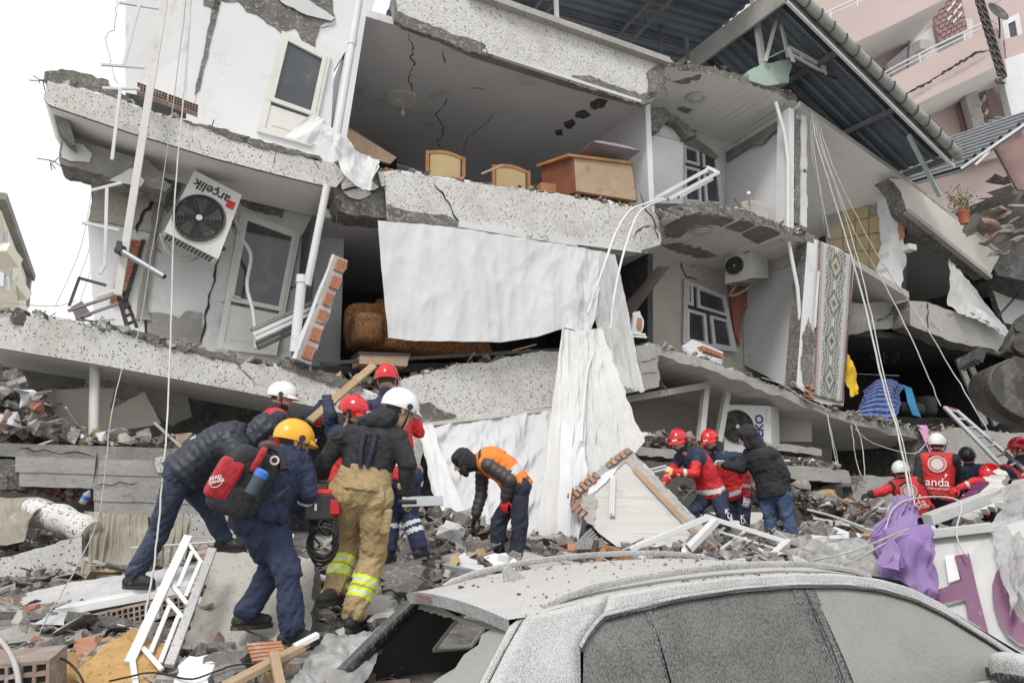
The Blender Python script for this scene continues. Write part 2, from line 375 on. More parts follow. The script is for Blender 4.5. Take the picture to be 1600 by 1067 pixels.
# ---- broken outlines
def jag(pts, amp=4, step=9, flags=None, seed=0):
 """pts in pixels; edges whose flag is set are broken up into a ragged line"""
 q = random.Random(seed + len(pts) * 13 + int(pts[0][0])); out = []
 n = len(pts)
 for i in range(n):
  a, b = pts[i], pts[(i + 1) % n]; out.append(tuple(a[:2]))
  if flags is None or flags[i]:
   L = math.hypot(b[0] - a[0], b[1] - a[1]); k = int(L / step)
   nx, ny = (-(b[1] - a[1]) / max(L, 1), (b[0] - a[0]) / max(L, 1)); drift = 0
   for j in range(1, k):
    t = (j + q.uniform(-.35, .35)) / k; drift = drift * .6 + q.gauss(0, amp * .6)
    am = drift if abs(drift) < amp * 1.5 else math.copysign(amp, drift)
    out.append((a[0] + (b[0] - a[0]) * t + nx * am, a[1] + (b[1] - a[1]) * t + ny * am))
 return out
def fpoly(mb, pts, o=0, t=.1, mi=0, me=None, amp=0, flags=None, step=9, u=None, seed=0, mback=None):
 """slab whose front outline is given in pixels on the facade plane offset o, thickness t into the building"""
 if amp: pts = jag(pts, amp, step, flags, seed)
 return mb.prism([F(x, y, o) for x, y in pts], FN * t, mi, me, mback, u)
def ppoly(mb, pts, ext, mi=0, me=None, amp=0, flags=None, step=9, seed=0):
 """pts (px,py,d): jagged outline with own depth for each corner"""
 n = len(pts); pp = []
 q = random.Random(seed)
 for i in range(n):
  a, b = P(*pts[i]), P(*pts[(i + 1) % n]); pp.append(a)
  if amp and (flags is None or flags[i]):
   L = np.linalg.norm(b - a); k = int(L / step); e = nrm(np.cross(nrm(b - a), nrm(np.array(ext))))
   for j in range(1, k): pp.append(a + (b - a) * ((j + q.uniform(-.3, .3)) / k) + e * q.gauss(0, amp))
 return mb.prism(pp, ext, mi, me)
# ---- rubble templates
def _hull(seed, flat=1.0, n=11):
 q = random.Random(seed); bm = bmesh.new()
 for _ in range(n):
  v = Vector((q.gauss(0, 1), q.gauss(0, 1), q.gauss(0, 1))).normalized() * q.uniform(.75, 1)
  v.x = max(-.8, min(.8, v.x)); v.y = max(-.75, min(.75, v.y)); bm.verts.new((v.x, v.y, v.z * flat))
 r = bmesh.ops.convex_hull(bm, input=bm.verts)
 bmesh.ops.delete(bm, geom=[g for g in r['geom_interior'] if isinstance(g, bmesh.types.BMVert)], context='VERTS')
 bmesh.ops.subdivide_edges(bm, edges=bm.edges[:], cuts=1, use_grid_fill=True)
 for v in bm.verts: v.co += v.co.normalized() * noise.noise(v.co * 2.3 + Vector((seed, 0, 0))) * .16 * (1 if flat > .5 else .5) + Vector((q.gauss(0, .025), q.gauss(0, .025), q.gauss(0, .025 * flat)))
 bmesh.ops.triangulate(bm, faces=bm.faces[:])
 bm.verts.index_update(); vs = np.array([v.co[:] for v in bm.verts]); fs = [[v.index for v in f.verts] for f in bm.faces]; bm.free()
 return vs, fs
CHUNK = [_hull(i) for i in range(10)]; PLATE = [_hull(50 + i, .22, 9) for i in range(8)]
STICK = [(np.array([[i, j * .07, k * .07] for k in (-1, 1) for j in (-1, 1) for i in (-1, 1)], float),
          [[0, 2, 3, 1], [4, 5, 7, 6], [0, 1, 5, 4], [2, 6, 7, 3], [0, 4, 6, 2], [1, 3, 7, 5]])]
BLOCK = [(STICK[0][0] * np.array([1, 7, 7]) * np.array([1, .5, .45]), STICK[0][1])]
def rotm(q, tilt=3.14):
 return np.array((Matrix.Rotation(q.uniform(0, 6.28), 3, 'Z') @ Matrix.Rotation(q.uniform(-tilt, tilt), 3, 'X') @ Matrix.Rotation(q.uniform(-tilt, tilt) * .6, 3, 'Y')))
def piece(mb, q, c, size, kind=None, tilt=3.14, mi=0):
 kind = kind or q.choices('cpsb', (3.5, 5, 1.3, .7))[0]
 vs, fs = q.choice({'c': CHUNK, 'p': PLATE, 's': STICK, 'b': BLOCK}[kind])
 s = np.array([size * q.uniform(.7, 1.3), size * q.uniform(.7, 1.2), size * q.uniform(.6, 1.1)])
 if kind == 's': s = s * np.array([2.4, 1.2, .8])
 m = rotm(q, tilt)
 mb.add((vs * s) @ m.T + np.array(c), fs, mi)
RUB = ['rubble_mix', 'concrete_broken', 'concrete_pale', 'plaster', 'clay_dusty', 'rubble_dark', 'brick_red', 'timber']
RW = (9, 5, 5, 2.0, 2.4, 4, 1.0, .9)
def rubble_px(mb, path, n, smin, smax, o=(0, .4), lift=.5, seed=1, weights=RW, tilt=1.0):
 """pieces along a pixel polyline lying on the facade plane, spread o metres inwards"""
 q = random.Random(seed); seg = [(path[i], path[i + 1]) for i in range(len(path) - 1)]
 ln = [math.hypot(b[0] - a[0], b[1] - a[1]) for a, b in seg]
 base = o[0]
 for _ in range(n):
  a, b = q.choices(seg, ln)[0]; t = q.random()
  p = F(a[0] + (b[0] - a[0]) * t, a[1] + (b[1] - a[1]) * t, base) + FN * (q.random() ** 1.4) * (o[1] - o[0])
  s = smin + (smax - smin) * q.random() ** 2.6
  p = p + UP * s * q.uniform(-.2, lift)
  piece(mb, q, p, s, tilt=tilt, mi=q.choices(range(len(RUB)), weights)[0])
# ---- cloth between two pixel polylines
def polyline(pts, t):
 pts = [np.array(p, float) for p in pts]
 L = [0]
 for i in range(len(pts) - 1): L.append(L[-1] + np.linalg.norm(pts[i + 1] - pts[i]))
 x = t * L[-1]
 for i in range(len(pts) - 1):
  if x <= L[i + 1] or i == len(pts) - 2:
   k = (x - L[i]) / max(L[i + 1] - L[i], 1e-9); return pts[i] + (pts[i + 1] - pts[i]) * k
def smoothline(pts, n=24):
 """Catmull-Rom through 3D points"""
 pts = [np.array(p, float) for p in pts]; out = []
 ext = [2 * pts[0] - pts[1]] + pts + [2 * pts[-1] - pts[-2]]
 k = max(2, n // (len(pts) - 1))
 for i in range(1, len(ext) - 2):
  p0, p1, p2, p3 = ext[i - 1:i + 3]
  for j in range(k):
   t = j / k; out.append(.5 * ((2 * p1) + (-p0 + p2) * t + (2 * p0 - 5 * p1 + 4 * p2 - p3) * t * t + (-p0 + 3 * p1 - 3 * p2 + p3) * t ** 3))
 out.append(pts[-1]); return out
def drape(mb, top, bot, nu=70, nv=40, folds=9, amp=.05, sag=0, seed=0, mi=0, crumple=.02, grow=1.0, normal=None, phase=0, gather=0):
 """cloth hung between two 3D polylines: folds run from top to bottom"""
 normal = -FN if normal is None else np.array(normal, float)
 T = [polyline(top, i / nu) for i in range(nu + 1)]; B = [polyline(bot, i / nu) for i in range(nu + 1)]
 wu = np.linalg.norm(T[-1] - T[0]); wv = np.linalg.norm(B[nu // 2] - T[nu // 2])
 vs, uv = [], []; hx = nrm(T[-1] - T[0]); wu = max(wu, np.linalg.norm(B[-1] - B[0]))
 for j in range(nv + 1):
  v = j / nv
  for i in range(nu + 1):
   u = i / nu; p = T[i] * (1 - v) + B[i] * v
   wob = noise.noise(Vector((u * 3 + seed, v * 1.5, seed * 1.7)))
   ph = u * folds * 2 * math.pi + wob * 2.2 + phase
   f = math.sin(ph) * .15 + noise.noise(Vector((u * folds * .8 + wob, v * .5, seed + 9))) * 1.1 + noise.noise(Vector((u * folds * 2.1 + wob * 1.5, v * .7, seed + 5))) * .55
   a = amp * ((1 - grow) + grow * (v ** .7 if grow > 0 else 1)) if grow else amp
   p = p + normal * (f * a) - UP * sag * math.sin(math.pi * v) * math.sin(math.pi * u)
   f2 = noise.noise(Vector((u * folds * 4.5, v * 1.4, seed + 3))); p = p + normal * f2 * a * .14
   if crumple:
    k1 = u * wu * 2.6 + v * wv * 1.1; k2 = v * wv * 1.5 - u * wu * .7
    c1 = 1 - abs(noise.noise(Vector((k1 + seed, k2, seed)))) * 2.2; c2 = 1 - abs(noise.noise(Vector((k1 * 2.7 - k2, k2 * 2.3 + seed, 4)))) * 2.2; c3 = noise.noise(Vector((k1 * 6, k2 * 5, seed + 2)))
    p = p + normal * crumple * (.75 * (c1 - .5) + .4 * (c2 - .5) + .16 * c3) + hx * crumple * .5 * noise.noise(Vector((k1 * 2 + 9, k2 * 2, seed)))
   vs.append(p); uv.append((u * wu, v * wv))
 fs = [[j * (nu + 1) + i, j * (nu + 1) + i + 1, (j + 1) * (nu + 1) + i + 1, (j + 1) * (nu + 1) + i] for j in range(nv) for i in range(nu)]
 return mb.add(vs, fs, mi, uv)
def text_mesh(body, size, mtx, mat_name, name, parent, ext=.002, bold=0, sx=1.0):
 cu = bpy.data.curves.new(name, 'FONT'); cu.body = body; cu.size = size; cu.extrude = ext; cu.offset = bold
 cu.align_x = 'CENTER'; cu.align_y = 'CENTER'; cu.resolution_u = 3
 t = bpy.data.objects.new(name, cu); COL.objects.link(t)
 me = bpy.data.meshes.new_from_object(t.evaluated_get(bpy.context.evaluated_depsgraph_get()))
 bpy.data.objects.remove(t); me.name = name
 me.transform(mtx @ Matrix.Diagonal((sx, 1, 1, 1))); me.materials.clear(); me.materials.append(MATS[mat_name])
 o = bpy.data.objects.new(name, me); COL.objects.link(o); o.parent = parent; return o
def frame_m(c, x, y, z):
 m = Matrix.Identity(4)
 for i, a in enumerate((x, y, z, c)):
  for k in range(3): m[k][i] = a[k]
 return m
# ================================================================== ground and rubble mound
def hmound(x, y, fine=True):
 d = y + .05 * x
 ks = [(-50, 0), (2.6, 0), (3.4, .25), (4.3, .92), (5.2, 1.08), (6.2, 1.22), (7.2, 1.36), (8.2, 1.52), (9.5, 1.62), (11.0, 1.62), (14, 1.5), (60, .8), (400, 0)]
 z = 0
 for (a, za), (b, zb) in zip(ks, ks[1:]):
  if a <= d <= b: t = (d - a) / (b - a); z = za + (zb - za) * (t * t * (3 - 2 * t)); break
 # the street the car stands in is clear of rubble
 cx, cy = x - 1.6, y - 4.2; u = cx * .874 + cy * .486; v = -cx * .486 + cy * .874
 k = max(abs(u) / 3.2, abs(v + .25) / 1.35); k = min(1, max(0, (k - .8) / .45))
 if v < -.5 and u > -2.2: k = 0
 z *= k
 if fine and 3 < y < 16:
  z += (.10 * noise.noise(Vector((x * 1.1, y * 1.1, 3))) + .05 * noise.noise(Vector((x * 3.1, y * 3.1, 8)))) * k
 return z
def G(px, py, lift=0):                   # where the line of sight meets the mound
 r = ray(px, py); t = 3.2
 while t < 15:
  p = CAM + r * t
  if p[2] <= hmound(p[0], p[1], False) + lift:
   while p[2] <= hmound(p[0], p[1], False) + lift: t -= .02; p = CAM + r * t
   return p
  t += .15
 return CAM + r * t
gm = MB()
N1, N2 = 190, 130
xs = [-9 + 20 * i / N1 for i in range(N1 + 1)]; ys = [2.2 + 14 * j / N2 for j in range(N2 + 1)]
xs = [-600, -120, -40, -15] + xs + [16, 40, 120, 600]; ys = [-400, -60, -10, 0, 1.5] + ys + [20, 40, 120, 900]
gm.add([(x, y, hmound(x, y)) for y in ys for x in xs], [[j * len(xs) + i, j * len(xs) + i + 1, (j + 1) * len(xs) + i + 1, (j + 1) * len(xs) + i] for j in range(len(ys) - 1) for i in range(len(xs) - 1)],
       [0 if (-9 < xs[i] < 10.9 and 3.6 < ys[j] < 16) else 1 for j in range(len(ys) - 1) for i in range(len(xs) - 1)])
struct(gm.obj('ground', ['rubble_dark', 'concrete_pale'], smooth=60))  # mound colour darkened to stand for the shade between loose chunks

# ================================================================== the collapsed apartment building
BLD = thing('damaged_building', 'collapsed apartment block with white mosaic tiled balconies and open rooms', 'building')
def fq(c): return F(*c)
def quad(mb, c4, ext, mi=0, me=None): return mb.prism([fq(c) for c in c4], ext, mi, me)
def bp(name, mb, mats, **k): return mb.obj(name, mats, BLD, **k)

# ---- fascia strips: mosaic skin over broken concrete
def fascia(top, bot, o=0.0, depth=1.1, soffit='ceiling_light', seed=0, amp=2.6, skin=.05, ampb=1.2):
 """top/bot: pixel polylines left to right"""
 pts = list(top) + list(reversed(bot)); n = len(top)
 u = F(*top[-1]) - F(*top[0])
 inner = [(x, y + (1.5 if i < n else -.5)) for i, (x, y) in enumerate(pts)]
 m = MB(); fl = [i < n for i in range(len(pts))]
 fpoly(m, jag(pts, amp, 7, fl, seed), o, skin, 0, 1, u=u)
 f = bp('fascia', m, ['mosaic', 'concrete_broken'])
 m = MB(); fl2 = [i < n - 1 for i in range(len(pts))]
 fpoly(m, jag([(x, y - (3 if i < n else 0)) for i, (x, y) in enumerate(inner)], amp * .9, 8, fl2, seed + 5), o + skin, depth - skin, 0, 0)
 bp('balcony_slab', m, [soffit])
 return f
fascia([(75, 128), (130, 139), (200, 160), (245, 178), (300, 193), (370, 213), (440, 233), (545, 262)],
       [(68, 152), (76, 164), (200, 206), (330, 246), (430, 272), (500, 289), (525, 293)], seed=1, depth=1.25)
fascia([(0 - 60, 483), (0, 489), (101, 499), (196, 522), (304, 549), (371, 565), (439, 572), (537, 597), (590, 618)],
       [(-60, 535), (0, 544), (145, 568), (263, 590), (405, 617), (500, 637), (575, 655)], seed=2, depth=1.6)
fascia([(617, -12), (735, -8), (830, 24), (1040, 97)], [(622, 22), (690, 48), (745, 74), (900, 124), (1003, 153), (1030, 142)], seed=3, amp=1.5, depth=.35, soffit='concrete')
fascia([(600, 268), (680, 277), (760, 290), (880, 306), (1018, 327), (1030, 345)], [(605, 343), (740, 356), (900, 379), (1000, 392), (1031, 383)], seed=4, amp=2.5, depth=.4)
fascia([(603, 604), (640, 590), (716, 571), (767, 567), (817, 553), (875, 549), (945, 545), (996, 543), (1022, 540)],
       [(600, 648), (640, 660), (716, 655), (871, 634), (952, 619), (1026, 606)], seed=6, amp=2.5, depth=.5)
# broken joint between the left and the centre balconies, upper: bare concrete with tile scraps
m = MB(); fpoly(m, [(526, 262), (604, 264), (612, 342), (560, 338), (528, 330), (520, 296)], .06, .45, 0, 0, 3.5)
bp('broken_beam', m, ['concrete_broken'])
m = MB()
fpoly(m, [(533, 268), (570, 268), (592, 292), (560, 312), (536, 300)], .02, .05, 0, 1, 2.5, u=FD - .2 * UP)
fpoly(m, [(590, 268), (606, 268), (606, 300), (596, 292)], .01, .05, 0, 1, 2, u=FD - .2 * UP)
bp('tile_scrap', m, ['mosaic', 'concrete_broken'])
m = MB(); fpoly(m, [(560, 614), (606, 600), (612, 650), (590, 662), (566, 655)], .08, .45, 0, 0, 3.5); bp('broken_beam', m, ['concrete_broken'])
# exposed concrete where tiles have dropped off the lower edges
for k, (pts, o) in enumerate([
 ([(622, 18), (650, 30), (700, 50), (760, 72), (750, 86), (690, 62), (640, 44), (618, 34)], -.05),
 ([(895, 118), (930, 122), (1000, 148), (1026, 142), (1030, 152), (1004, 164), (930, 142), (890, 130)], -.03),
 ([(1012, 112), (1036, 98), (1038, 118), (1028, 150), (1008, 156), (1014, 130)], -.03),
 ([(606, 318), (640, 330), (690, 334), (722, 350), (724, 360), (660, 352), (606, 346)], -.02),
 ([(655, 630), (672, 628), (690, 640), (712, 648), (716, 658), (660, 668), (648, 650)], -.02),
 ([(440, 560), (480, 574), (540, 592), (570, 606), (560, 616), (500, 596), (440, 574)], -.02),
 ([(196, 515), (300, 540), (372, 556), (372, 566), (300, 552), (220, 530)], -.02),
 ([(286, 188), (360, 206), (440, 228), (500, 244), (500, 250), (430, 236), (340, 208)], -.02),
 ([(994, 540), (1026, 538), (1030, 604), (1002, 610)], -.015)]):
 m = MB(); fpoly(m, pts, o, .09, 0, 0, 2.2, step=6, seed=k); bp('broken_edge', m, ['concrete_broken' if k != 8 else 'concrete_pale'])
# white flashing on the roof edge, cornice under the middle beam
m = MB(); m.bar(F(732, -12, -.06), F(1043, 98, -.06), .16, .10); bp('roof_flashing', m, ['concrete_pale'])
m = MB(); m.bar(F(716, 352, -.03), F(900, 382, -.03), .10, .09); m.bar(F(900, 381, -.03), F(1000, 394, -.03), .08, .05); bp('cornice', m, ['plaster'])
m = MB(); m.bar(F(660, 664, -.02), F(880, 637, -.02), .10, .05); bp('cornice', m, ['plaster_cream'])
m = MB(); m.bar(F(640, 44, .0), F(1000, 160, .0), .07, .05); bp('cornice', m, ['plaster'])

# ---- cracks: narrow ribbons laid on a plane, the gap's shade in their colour
def crack(mb, pts3, nv, w=.012, q=random.Random(3)):
 pts3 = [np.array(p) for p in pts3]; fine = []
 for a, b in zip(pts3, pts3[1:]):
  L = np.linalg.norm(b - a); k = max(2, int(L / .07)); s = nrm(np.cross(b - a, nv))
  for j in range(k): fine.append(a + (b - a) * j / k + s * q.gauss(0, .016) * (j > 0))
 fine.append(pts3[-1]); n = len(fine)
 L_, R_ = [], []
 for i, p in enumerate(fine):
  d = nrm(fine[min(i + 1, n - 1)] - fine[max(i - 1, 0)]); s = nrm(np.cross(d, nv)); ww = w * (.35 + q.random()) * (1 if 0 < i < n - 1 else .2)
  L_.append(p + s * ww / 2 + nv * .003); R_.append(p - s * ww / 2 + nv * .003)
 mb.add(L_ + R_, [[i, i + 1, n + i + 1, n + i] for i in range(n - 1)], 0)
def fcrack(pts, o, w=.014):
 m = MB(); crack(m, [F(x, y, o) for x, y in pts], -FN, w); bp('crack', m, ['gap_shade'])
fcrack([(677, 285), (692, 302), (702, 318), (708, 335), (724, 356)], -.004, .025)
fcrack([(530, 300), (560, 292), (580, 300), (604, 290)], .0, .03)
fcrack([(1000, 300), (1010, 330), (1022, 345), (1028, 375)], -.004, .02); fcrack([(985, 372), (1005, 355), (1018, 352)], -.004, .02)
fcrack([(366, 560), (385, 585), (398, 605)], -.004, .012); fcrack([(430, 240), (427, 262)], -.004, .012); fcrack([(487, 246), (500, 266)], -.004, .014)
fcrack([(1000, 566), (1028, 560)], -.02, .012); fcrack([(1000, 586), (1028, 582)], -.02, .012)

# ---- left block walls
def wall(name, pts, o, t, mt, amp=0, flags=None, edge='concrete_broken', step=8, seed=0):
 m = MB(); fpoly(m, pts, o, t, 0, 1, amp, flags, step, seed=seed); return bp(name, m, [mt, edge])
wall('wall', [(300, -60), (606, -60), (580, 20), (546, 70), (522, 110), (512, 290), (430, 250), (290, 210)], 1.25, .2, 'plaster_clean')
m = MB(); quad(m, [(196, -60, 2.1), (338, -60, 1.24), (325, 60, 1.24), (303, 165, 1.24), (196, 145, 2.1)], FN * .15, 0, 1); bp('wall', m, ['plaster', 'concrete_broken'])
wall('exposed_concrete', [(318, -10), (500, -10), (520, 0), (524, 30), (500, 40), (492, 76), (474, 66), (462, 44), (440, 52), (412, 30), (385, 18), (372, 2), (345, 0), (338, 20), (318, 8)], 1.235, .05, 'concrete_broken', 2.5, step=7)
wall('exposed_concrete', [(345, -5), (338, 30), (330, 60), (326, 85), (318, 110), (312, 140), (304, 148), (310, 120), (318, 88), (322, 60), (330, 25), (336, -5)], 1.235, .05, 'concrete_broken', 1.2, step=7)
wall('loose_plaster', [(430, -10), (470, -6), (524, 28), (518, 33), (480, 24), (440, 4)], 1.2, .04, 'plaster', 1)
fcrack([(488, 38), (505, 44), (524, 38)], 1.23, .016)
# left block lower storey: wall with door, fallen ceiling strip
wall('wall', [(262, 268), (540, 300), (530, 600), (300, 570), (246, 540), (226, 480), (240, 400)], 1.3, .2, 'plaster', 0)
wall('wall', [(152, 262), (262, 286), (248, 365), (138, 342)], 1.27, .35, 'plaster_rough', 1.0)
wall('wall', [(137, 343), (246, 366), (222, 420), (226, 520), (147, 500), (140, 400)], 1.30, .3, 'plaster_clean', 0)
wall('wall_stub', [(222, 372), (246, 378), (226, 500), (214, 500)], 1.26, .2, 'plaster_rough', 1)
wall('exposed_concrete', [(246, 290), (262, 300), (243, 372), (228, 480), (236, 500), (212, 500), (232, 380)], 1.245, .1, 'concrete', 1.5)
wall('exposed_concrete', [(228, 486), (250, 488), (280, 497), (290, 486), (316, 488), (314, 540), (230, 520)], 1.275, .1, 'concrete', 1.6)
wall('exposed_concrete', [(256, 262), (300, 262), (262, 330), (246, 300)], 1.24, .1, 'concrete_broken', 2.0)
wall('exposed_concrete', [(366, 300), (410, 276), (482, 298), (470, 308), (448, 318), (440, 340), (400, 330), (378, 320)], 1.27, .1, 'concrete_broken', 2.5)
# fallen piece of edge beam at the far left end
wall('edge_beam', [(98, 216), (150, 228), (232, 250), (268, 290), (258, 300), (150, 272), (96, 256), (92, 240)], .55, .5, 'concrete', 2)
wall('edge_plaster', [(99, 220), (130, 226), (144, 240), (140, 254), (110, 252), (96, 246)], .535, .02, 'plaster', .8)
wall('edge_plaster', [(170, 282), (220, 292), (226, 282), (206, 262)], .535, .02, 'plaster_clean', .8)
wall('edge_beam', [(70, 112), (120, 112), (160, 122), (200, 150), (200, 168), (130, 146), (72, 136)], .08, .5, 'concrete_broken', 3.5)
wall('edge_beam', [(78, 163), (104, 176), (118, 228), (100, 214)], .3, .6, 'concrete', 1.5)
fcrack([(242, 304), (234, 326), (222, 336), (214, 364)], 1.255, .06); fcrack([(343, 400), (335, 430), (326, 470), (318, 520), (312, 545)], 1.29, .03)

# ---- openings: a leaf seen in perspective, given by its four picture corners
def lerp4(c, u, v):
 a = np.array(c[0]) * (1 - u) + np.array(c[1]) * u; b = np.array(c[3]) * (1 - u) + np.array(c[2]) * u
 return a * (1 - v) + b * v
def leaf(name, corners, fr='pvc', panes=((0, 0, 1, 1),), rim=.07, depth=.06, panel=None, parent=None, handle=None, glass='glass_dark', rimv=None):
 """corners: TL TR BR BL in 3D. panes in unit coordinates. frame strips between the panes are built as bars"""
 root = bpy.data.objects.new(name, None); COL.objects.link(root); root.parent = parent
 c = [np.array(p, float) for p in corners]; nv = nrm(np.cross(c[1] - c[0], c[3] - c[0]))
 if np.dot(nv, c[0] - CAM) < 0: nv = -nv                  # pointing away from the viewer
 rimv = rimv or rim
 def b4(mb, u0, v0, u1, v1, t, off, mi=0):
  mb.prism([lerp4(c, u0, v0) + nv * off, lerp4(c, u1, v0) + nv * off, lerp4(c, u1, v1) + nv * off, lerp4(c, u0, v1) + nv * off], nv * t, mi)
 wd = np.linalg.norm(c[1] - c[0]); ht = np.linalg.norm(c[3] - c[0]); ru, rv = rim / wd, rimv / ht
 f = MB()
 us = sorted({p[0] for p in panes} | {p[2] for p in panes}); 
 b4(f, 0, 0, 1, rv, depth, 0); b4(f, 0, 1 - rv, 1, 1, depth, 0); b4(f, 0, rv, ru, 1 - rv, depth, 0); b4(f, 1 - ru, rv, 1, 1 - rv, depth, 0)
 fo = f.obj('frame', [fr], root)
 for (a, b, d, e) in panes:
  g = MB(); b4(g, max(a, ru), max(b, rv), min(d, 1 - ru), min(e, 1 - rv), .008, depth * .55); g.obj('pane', [glass], root)
  s = MB(); iu, iv = ru * .55, rv * .55
  b4(s, a + iu, b + iv, d - iu, b + iv * 2.4, depth * .8, -.012); b4(s, a + iu, e - iv * 2.4, d - iu, e - iv, depth * .8, -.012)
  b4(s, a + iu, b + iv * 2.4, a + iu * 2.4, e - iv * 2.4, depth * .8, -.012); b4(s, d - iu * 2.4, b + iv * 2.4, d - iu, e - iv * 2.4, depth * .8, -.012)
  s.obj('sash', [fr], root)
 if panel:
  for (a, b, d, e) in panel:
   g = MB(); b4(g, max(a, ru), max(b, rv), min(d, 1 - ru), min(e, 1 - rv), depth * .6, depth * .3); b4(g, a + ru * 1.9, b + rv * .8, d - ru * 1.9, e - rv * 1.8, .02, depth * .16); g.obj('panel', [fr], root)
 if handle:
  g = MB(); p = lerp4(c, *handle) - nv * .03; dn = nrm(c[3] - c[0]); rt = nrm(c[1] - c[0])
  g.bar(p - dn * .06, p + dn * .06, .025, .012); g.bar(p - nv * .02, p + rt * .12 - nv * .02, .018, .018); g.obj('handle', [fr], root)
 return root
O1 = 1.2
leaf('door', [F(441, 48, O1), F(517, 88, O1), F(487, 228, O1), F(402, 205, O1)], 'pvc_cream', panes=((0, 0, 1, .72),), panel=((0, .72, 1, 1),), rim=.09, parent=BLD)
leaf('door', [F(377, 329, 1.24), F(470, 364, 1.22), F(432, 555, 1.22), F(338, 545, 1.24)], 'pvc_cream', panes=((0, 0, 1, .68),), panel=((0, .68, 1, 1),), rim=.085, parent=BLD, handle=(.1, .62))

# ---- centre, top floor room
def room(cl, cr, fl, fr_, depth, cm, wm, fm, names=True, wt=.12, back='room_shade'):
 """front corners of ceiling and floor (3D), room goes depth metres in"""
 D = FN * depth
 m = MB(); m.prism([cl, cr, cr + D, cl + D], UP * wt, 0); bp('ceiling', m, [cm])
 m = MB(); m.prism([fl, fr_, fr_ + D, fl + D], -UP * wt, 0); bp('floor', m, [fm])
 m = MB(); m.prism([cl, cl + D, fl + D, fl], -FD * .1, 0); bp('wall', m, [wm])
 m = MB(); m.prism([cr, cr + D, fr_ + D, fr_], FD * .1, 0); bp('wall', m, [wm])
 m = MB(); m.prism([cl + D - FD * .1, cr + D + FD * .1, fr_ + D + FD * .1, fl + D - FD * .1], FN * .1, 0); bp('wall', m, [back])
CL, CR_, FL_, FR_ = F(572, 26, .32), F(1008, 158, .32), F(530, 287, .3), F(1015, 332, .3)
room(CL, CR_, FL_, FR_, 4.6, 'ceiling_paint', 'ceiling_paint', 'concrete_pale', back='ceiling_paint')
_cn = nrm(np.cross(CR_ - CL, FN)); _cn = _cn if _cn[2] < 0 else -_cn
def on_plane(px, py, p0, n):
 r = ray(px, py); return CAM + r * (np.dot(p0 - CAM, n) / np.dot(r, n))
def ceil_pt(px, py): return on_plane(px, py, CL, _cn)
def ccrack(pts, w): m = MB(); crack(m, [ceil_pt(*p) for p in pts], _cn, w); bp('crack', m, ['gap_shade'])
ccrack([(637, 52), (645, 72), (642, 92), (648, 98), (638, 124), (645, 144)], .022)
ccrack([(690, 78), (692, 88), (697, 100)], .018)
ccrack([(702, 152), (692, 168), (680, 178), (688, 190), (694, 200), (690, 214), (682, 222), (688, 232)], .022)
ccrack([(736, 138), (748, 137), (756, 140)], .025); ccrack([(772, 178), (755, 196), (730, 218), (722, 238)], .015)
for k, pts in enumerate([[(922, 160), (938, 154), (950, 158), (944, 168), (930, 172), (924, 170)], [(900, 176), (914, 172), (924, 180), (912, 186), (900, 184)],
                         [(880, 192), (894, 186), (900, 194), (888, 202)], [(868, 204), (878, 202), (880, 212), (870, 212)]]):
 m = MB(); m.prism([ceil_pt(*p) + _cn * .004 for p in jag(pts, 1.5, 4, seed=k)], -_cn * .02, 0); bp('exposed_concrete', m, ['rubble_dark'])
# plaster right of the room: broken head of the wall
wall('exposed_concrete', [(1000, 172), (1040, 168), (1076, 196), (1090, 212), (1074, 216), (1060, 196), (1044, 188), (1030, 206), (1012, 206), (1010, 190)], 1.0, .3, 'concrete_broken', 2.5)

# ---- centre, middle floor room
room(F(500, 338, .42), F(1012, 396, .42), F(478, 572, .5), F(1012, 560, .5), 3.8, 'ceiling_paint', 'room_shade', 'room_shade', back='room_shade')
# ---- left block: close the back of the upper storey and behind the lower walls
m = MB(); quad(m, [(135, 150, 4.5), (620, 150, 4.5), (620, 640, 4.5), (160, 640, 4.5)], FN * .1); bp('wall', m, ['room_shade'])

# ---- right wing: two recessed balconies with curved slabs
def curved_slab(edge, t, depth, mt, soffit, name='balcony_slab', seed=0, jit=.012):
 """edge: (px,py,o) along the front; slab carries on to o=depth"""
 q = random.Random(seed)
 fr0 = smoothline([F(*e) for e in edge], 40); fr = [p + FN * q.gauss(0, jit) + UP * q.gauss(0, jit) for p in fr0]
 b0, b1 = np.array(fr[0]), np.array(fr[-1])
 def back(p): return p + FN * (depth - np.dot(p - F0, FN))
 n = len(fr); m = MB()
 top = fr + [back(p) for p in fr0]
 bot = [p - UP * t * q.uniform(.8, 1.15) for p in fr] + [back(p) - UP * t for p in fr0]
 qs = [[i, i + 1, n + i + 1, n + i] for i in range(n - 1)]
 m.add(top, qs, 0); m.add(bot, [f[::-1] for f in qs], 1)
 m.add(fr + bot[:n], [[i + 1, i, n + i, n + i + 1] for i in range(n - 1)], 0)
 m.add([fr[0], back(fr[0]), bot[0], bot[n]], [[0, 1, 3, 2]], 0); m.add([fr[-1], back(fr[-1]), bot[n - 1], bot[-1]], [[2, 3, 1, 0]], 0)
 bp(name, m, [mt, soffit])
 return bot[:n]
curved_slab([(1022, 92, .25), (1060, 98, .1), (1140, 112, .0), (1200, 132, .0), (1246, 152, .05)], .13, 1.9, 'concrete_broken', 'ceiling_light', seed=1)
curved_slab([(1022, 330, .1), (1060, 322, -.25), (1110, 318, -.45), (1160, 328, -.45), (1210, 346, -.25), (1278, 370, .0)], .16, 1.9, 'concrete_broken', 'ceiling_light', seed=2)
curved_slab([(1012, 536, .05), (1060, 549, -.1), (1110, 564, -.15), (1170, 588, -.1), (1230, 610, .0), (1330, 646, .0), (1452, 680, .0)], .15, 2.1, 'concrete_pale', 'ceiling_light', seed=3)
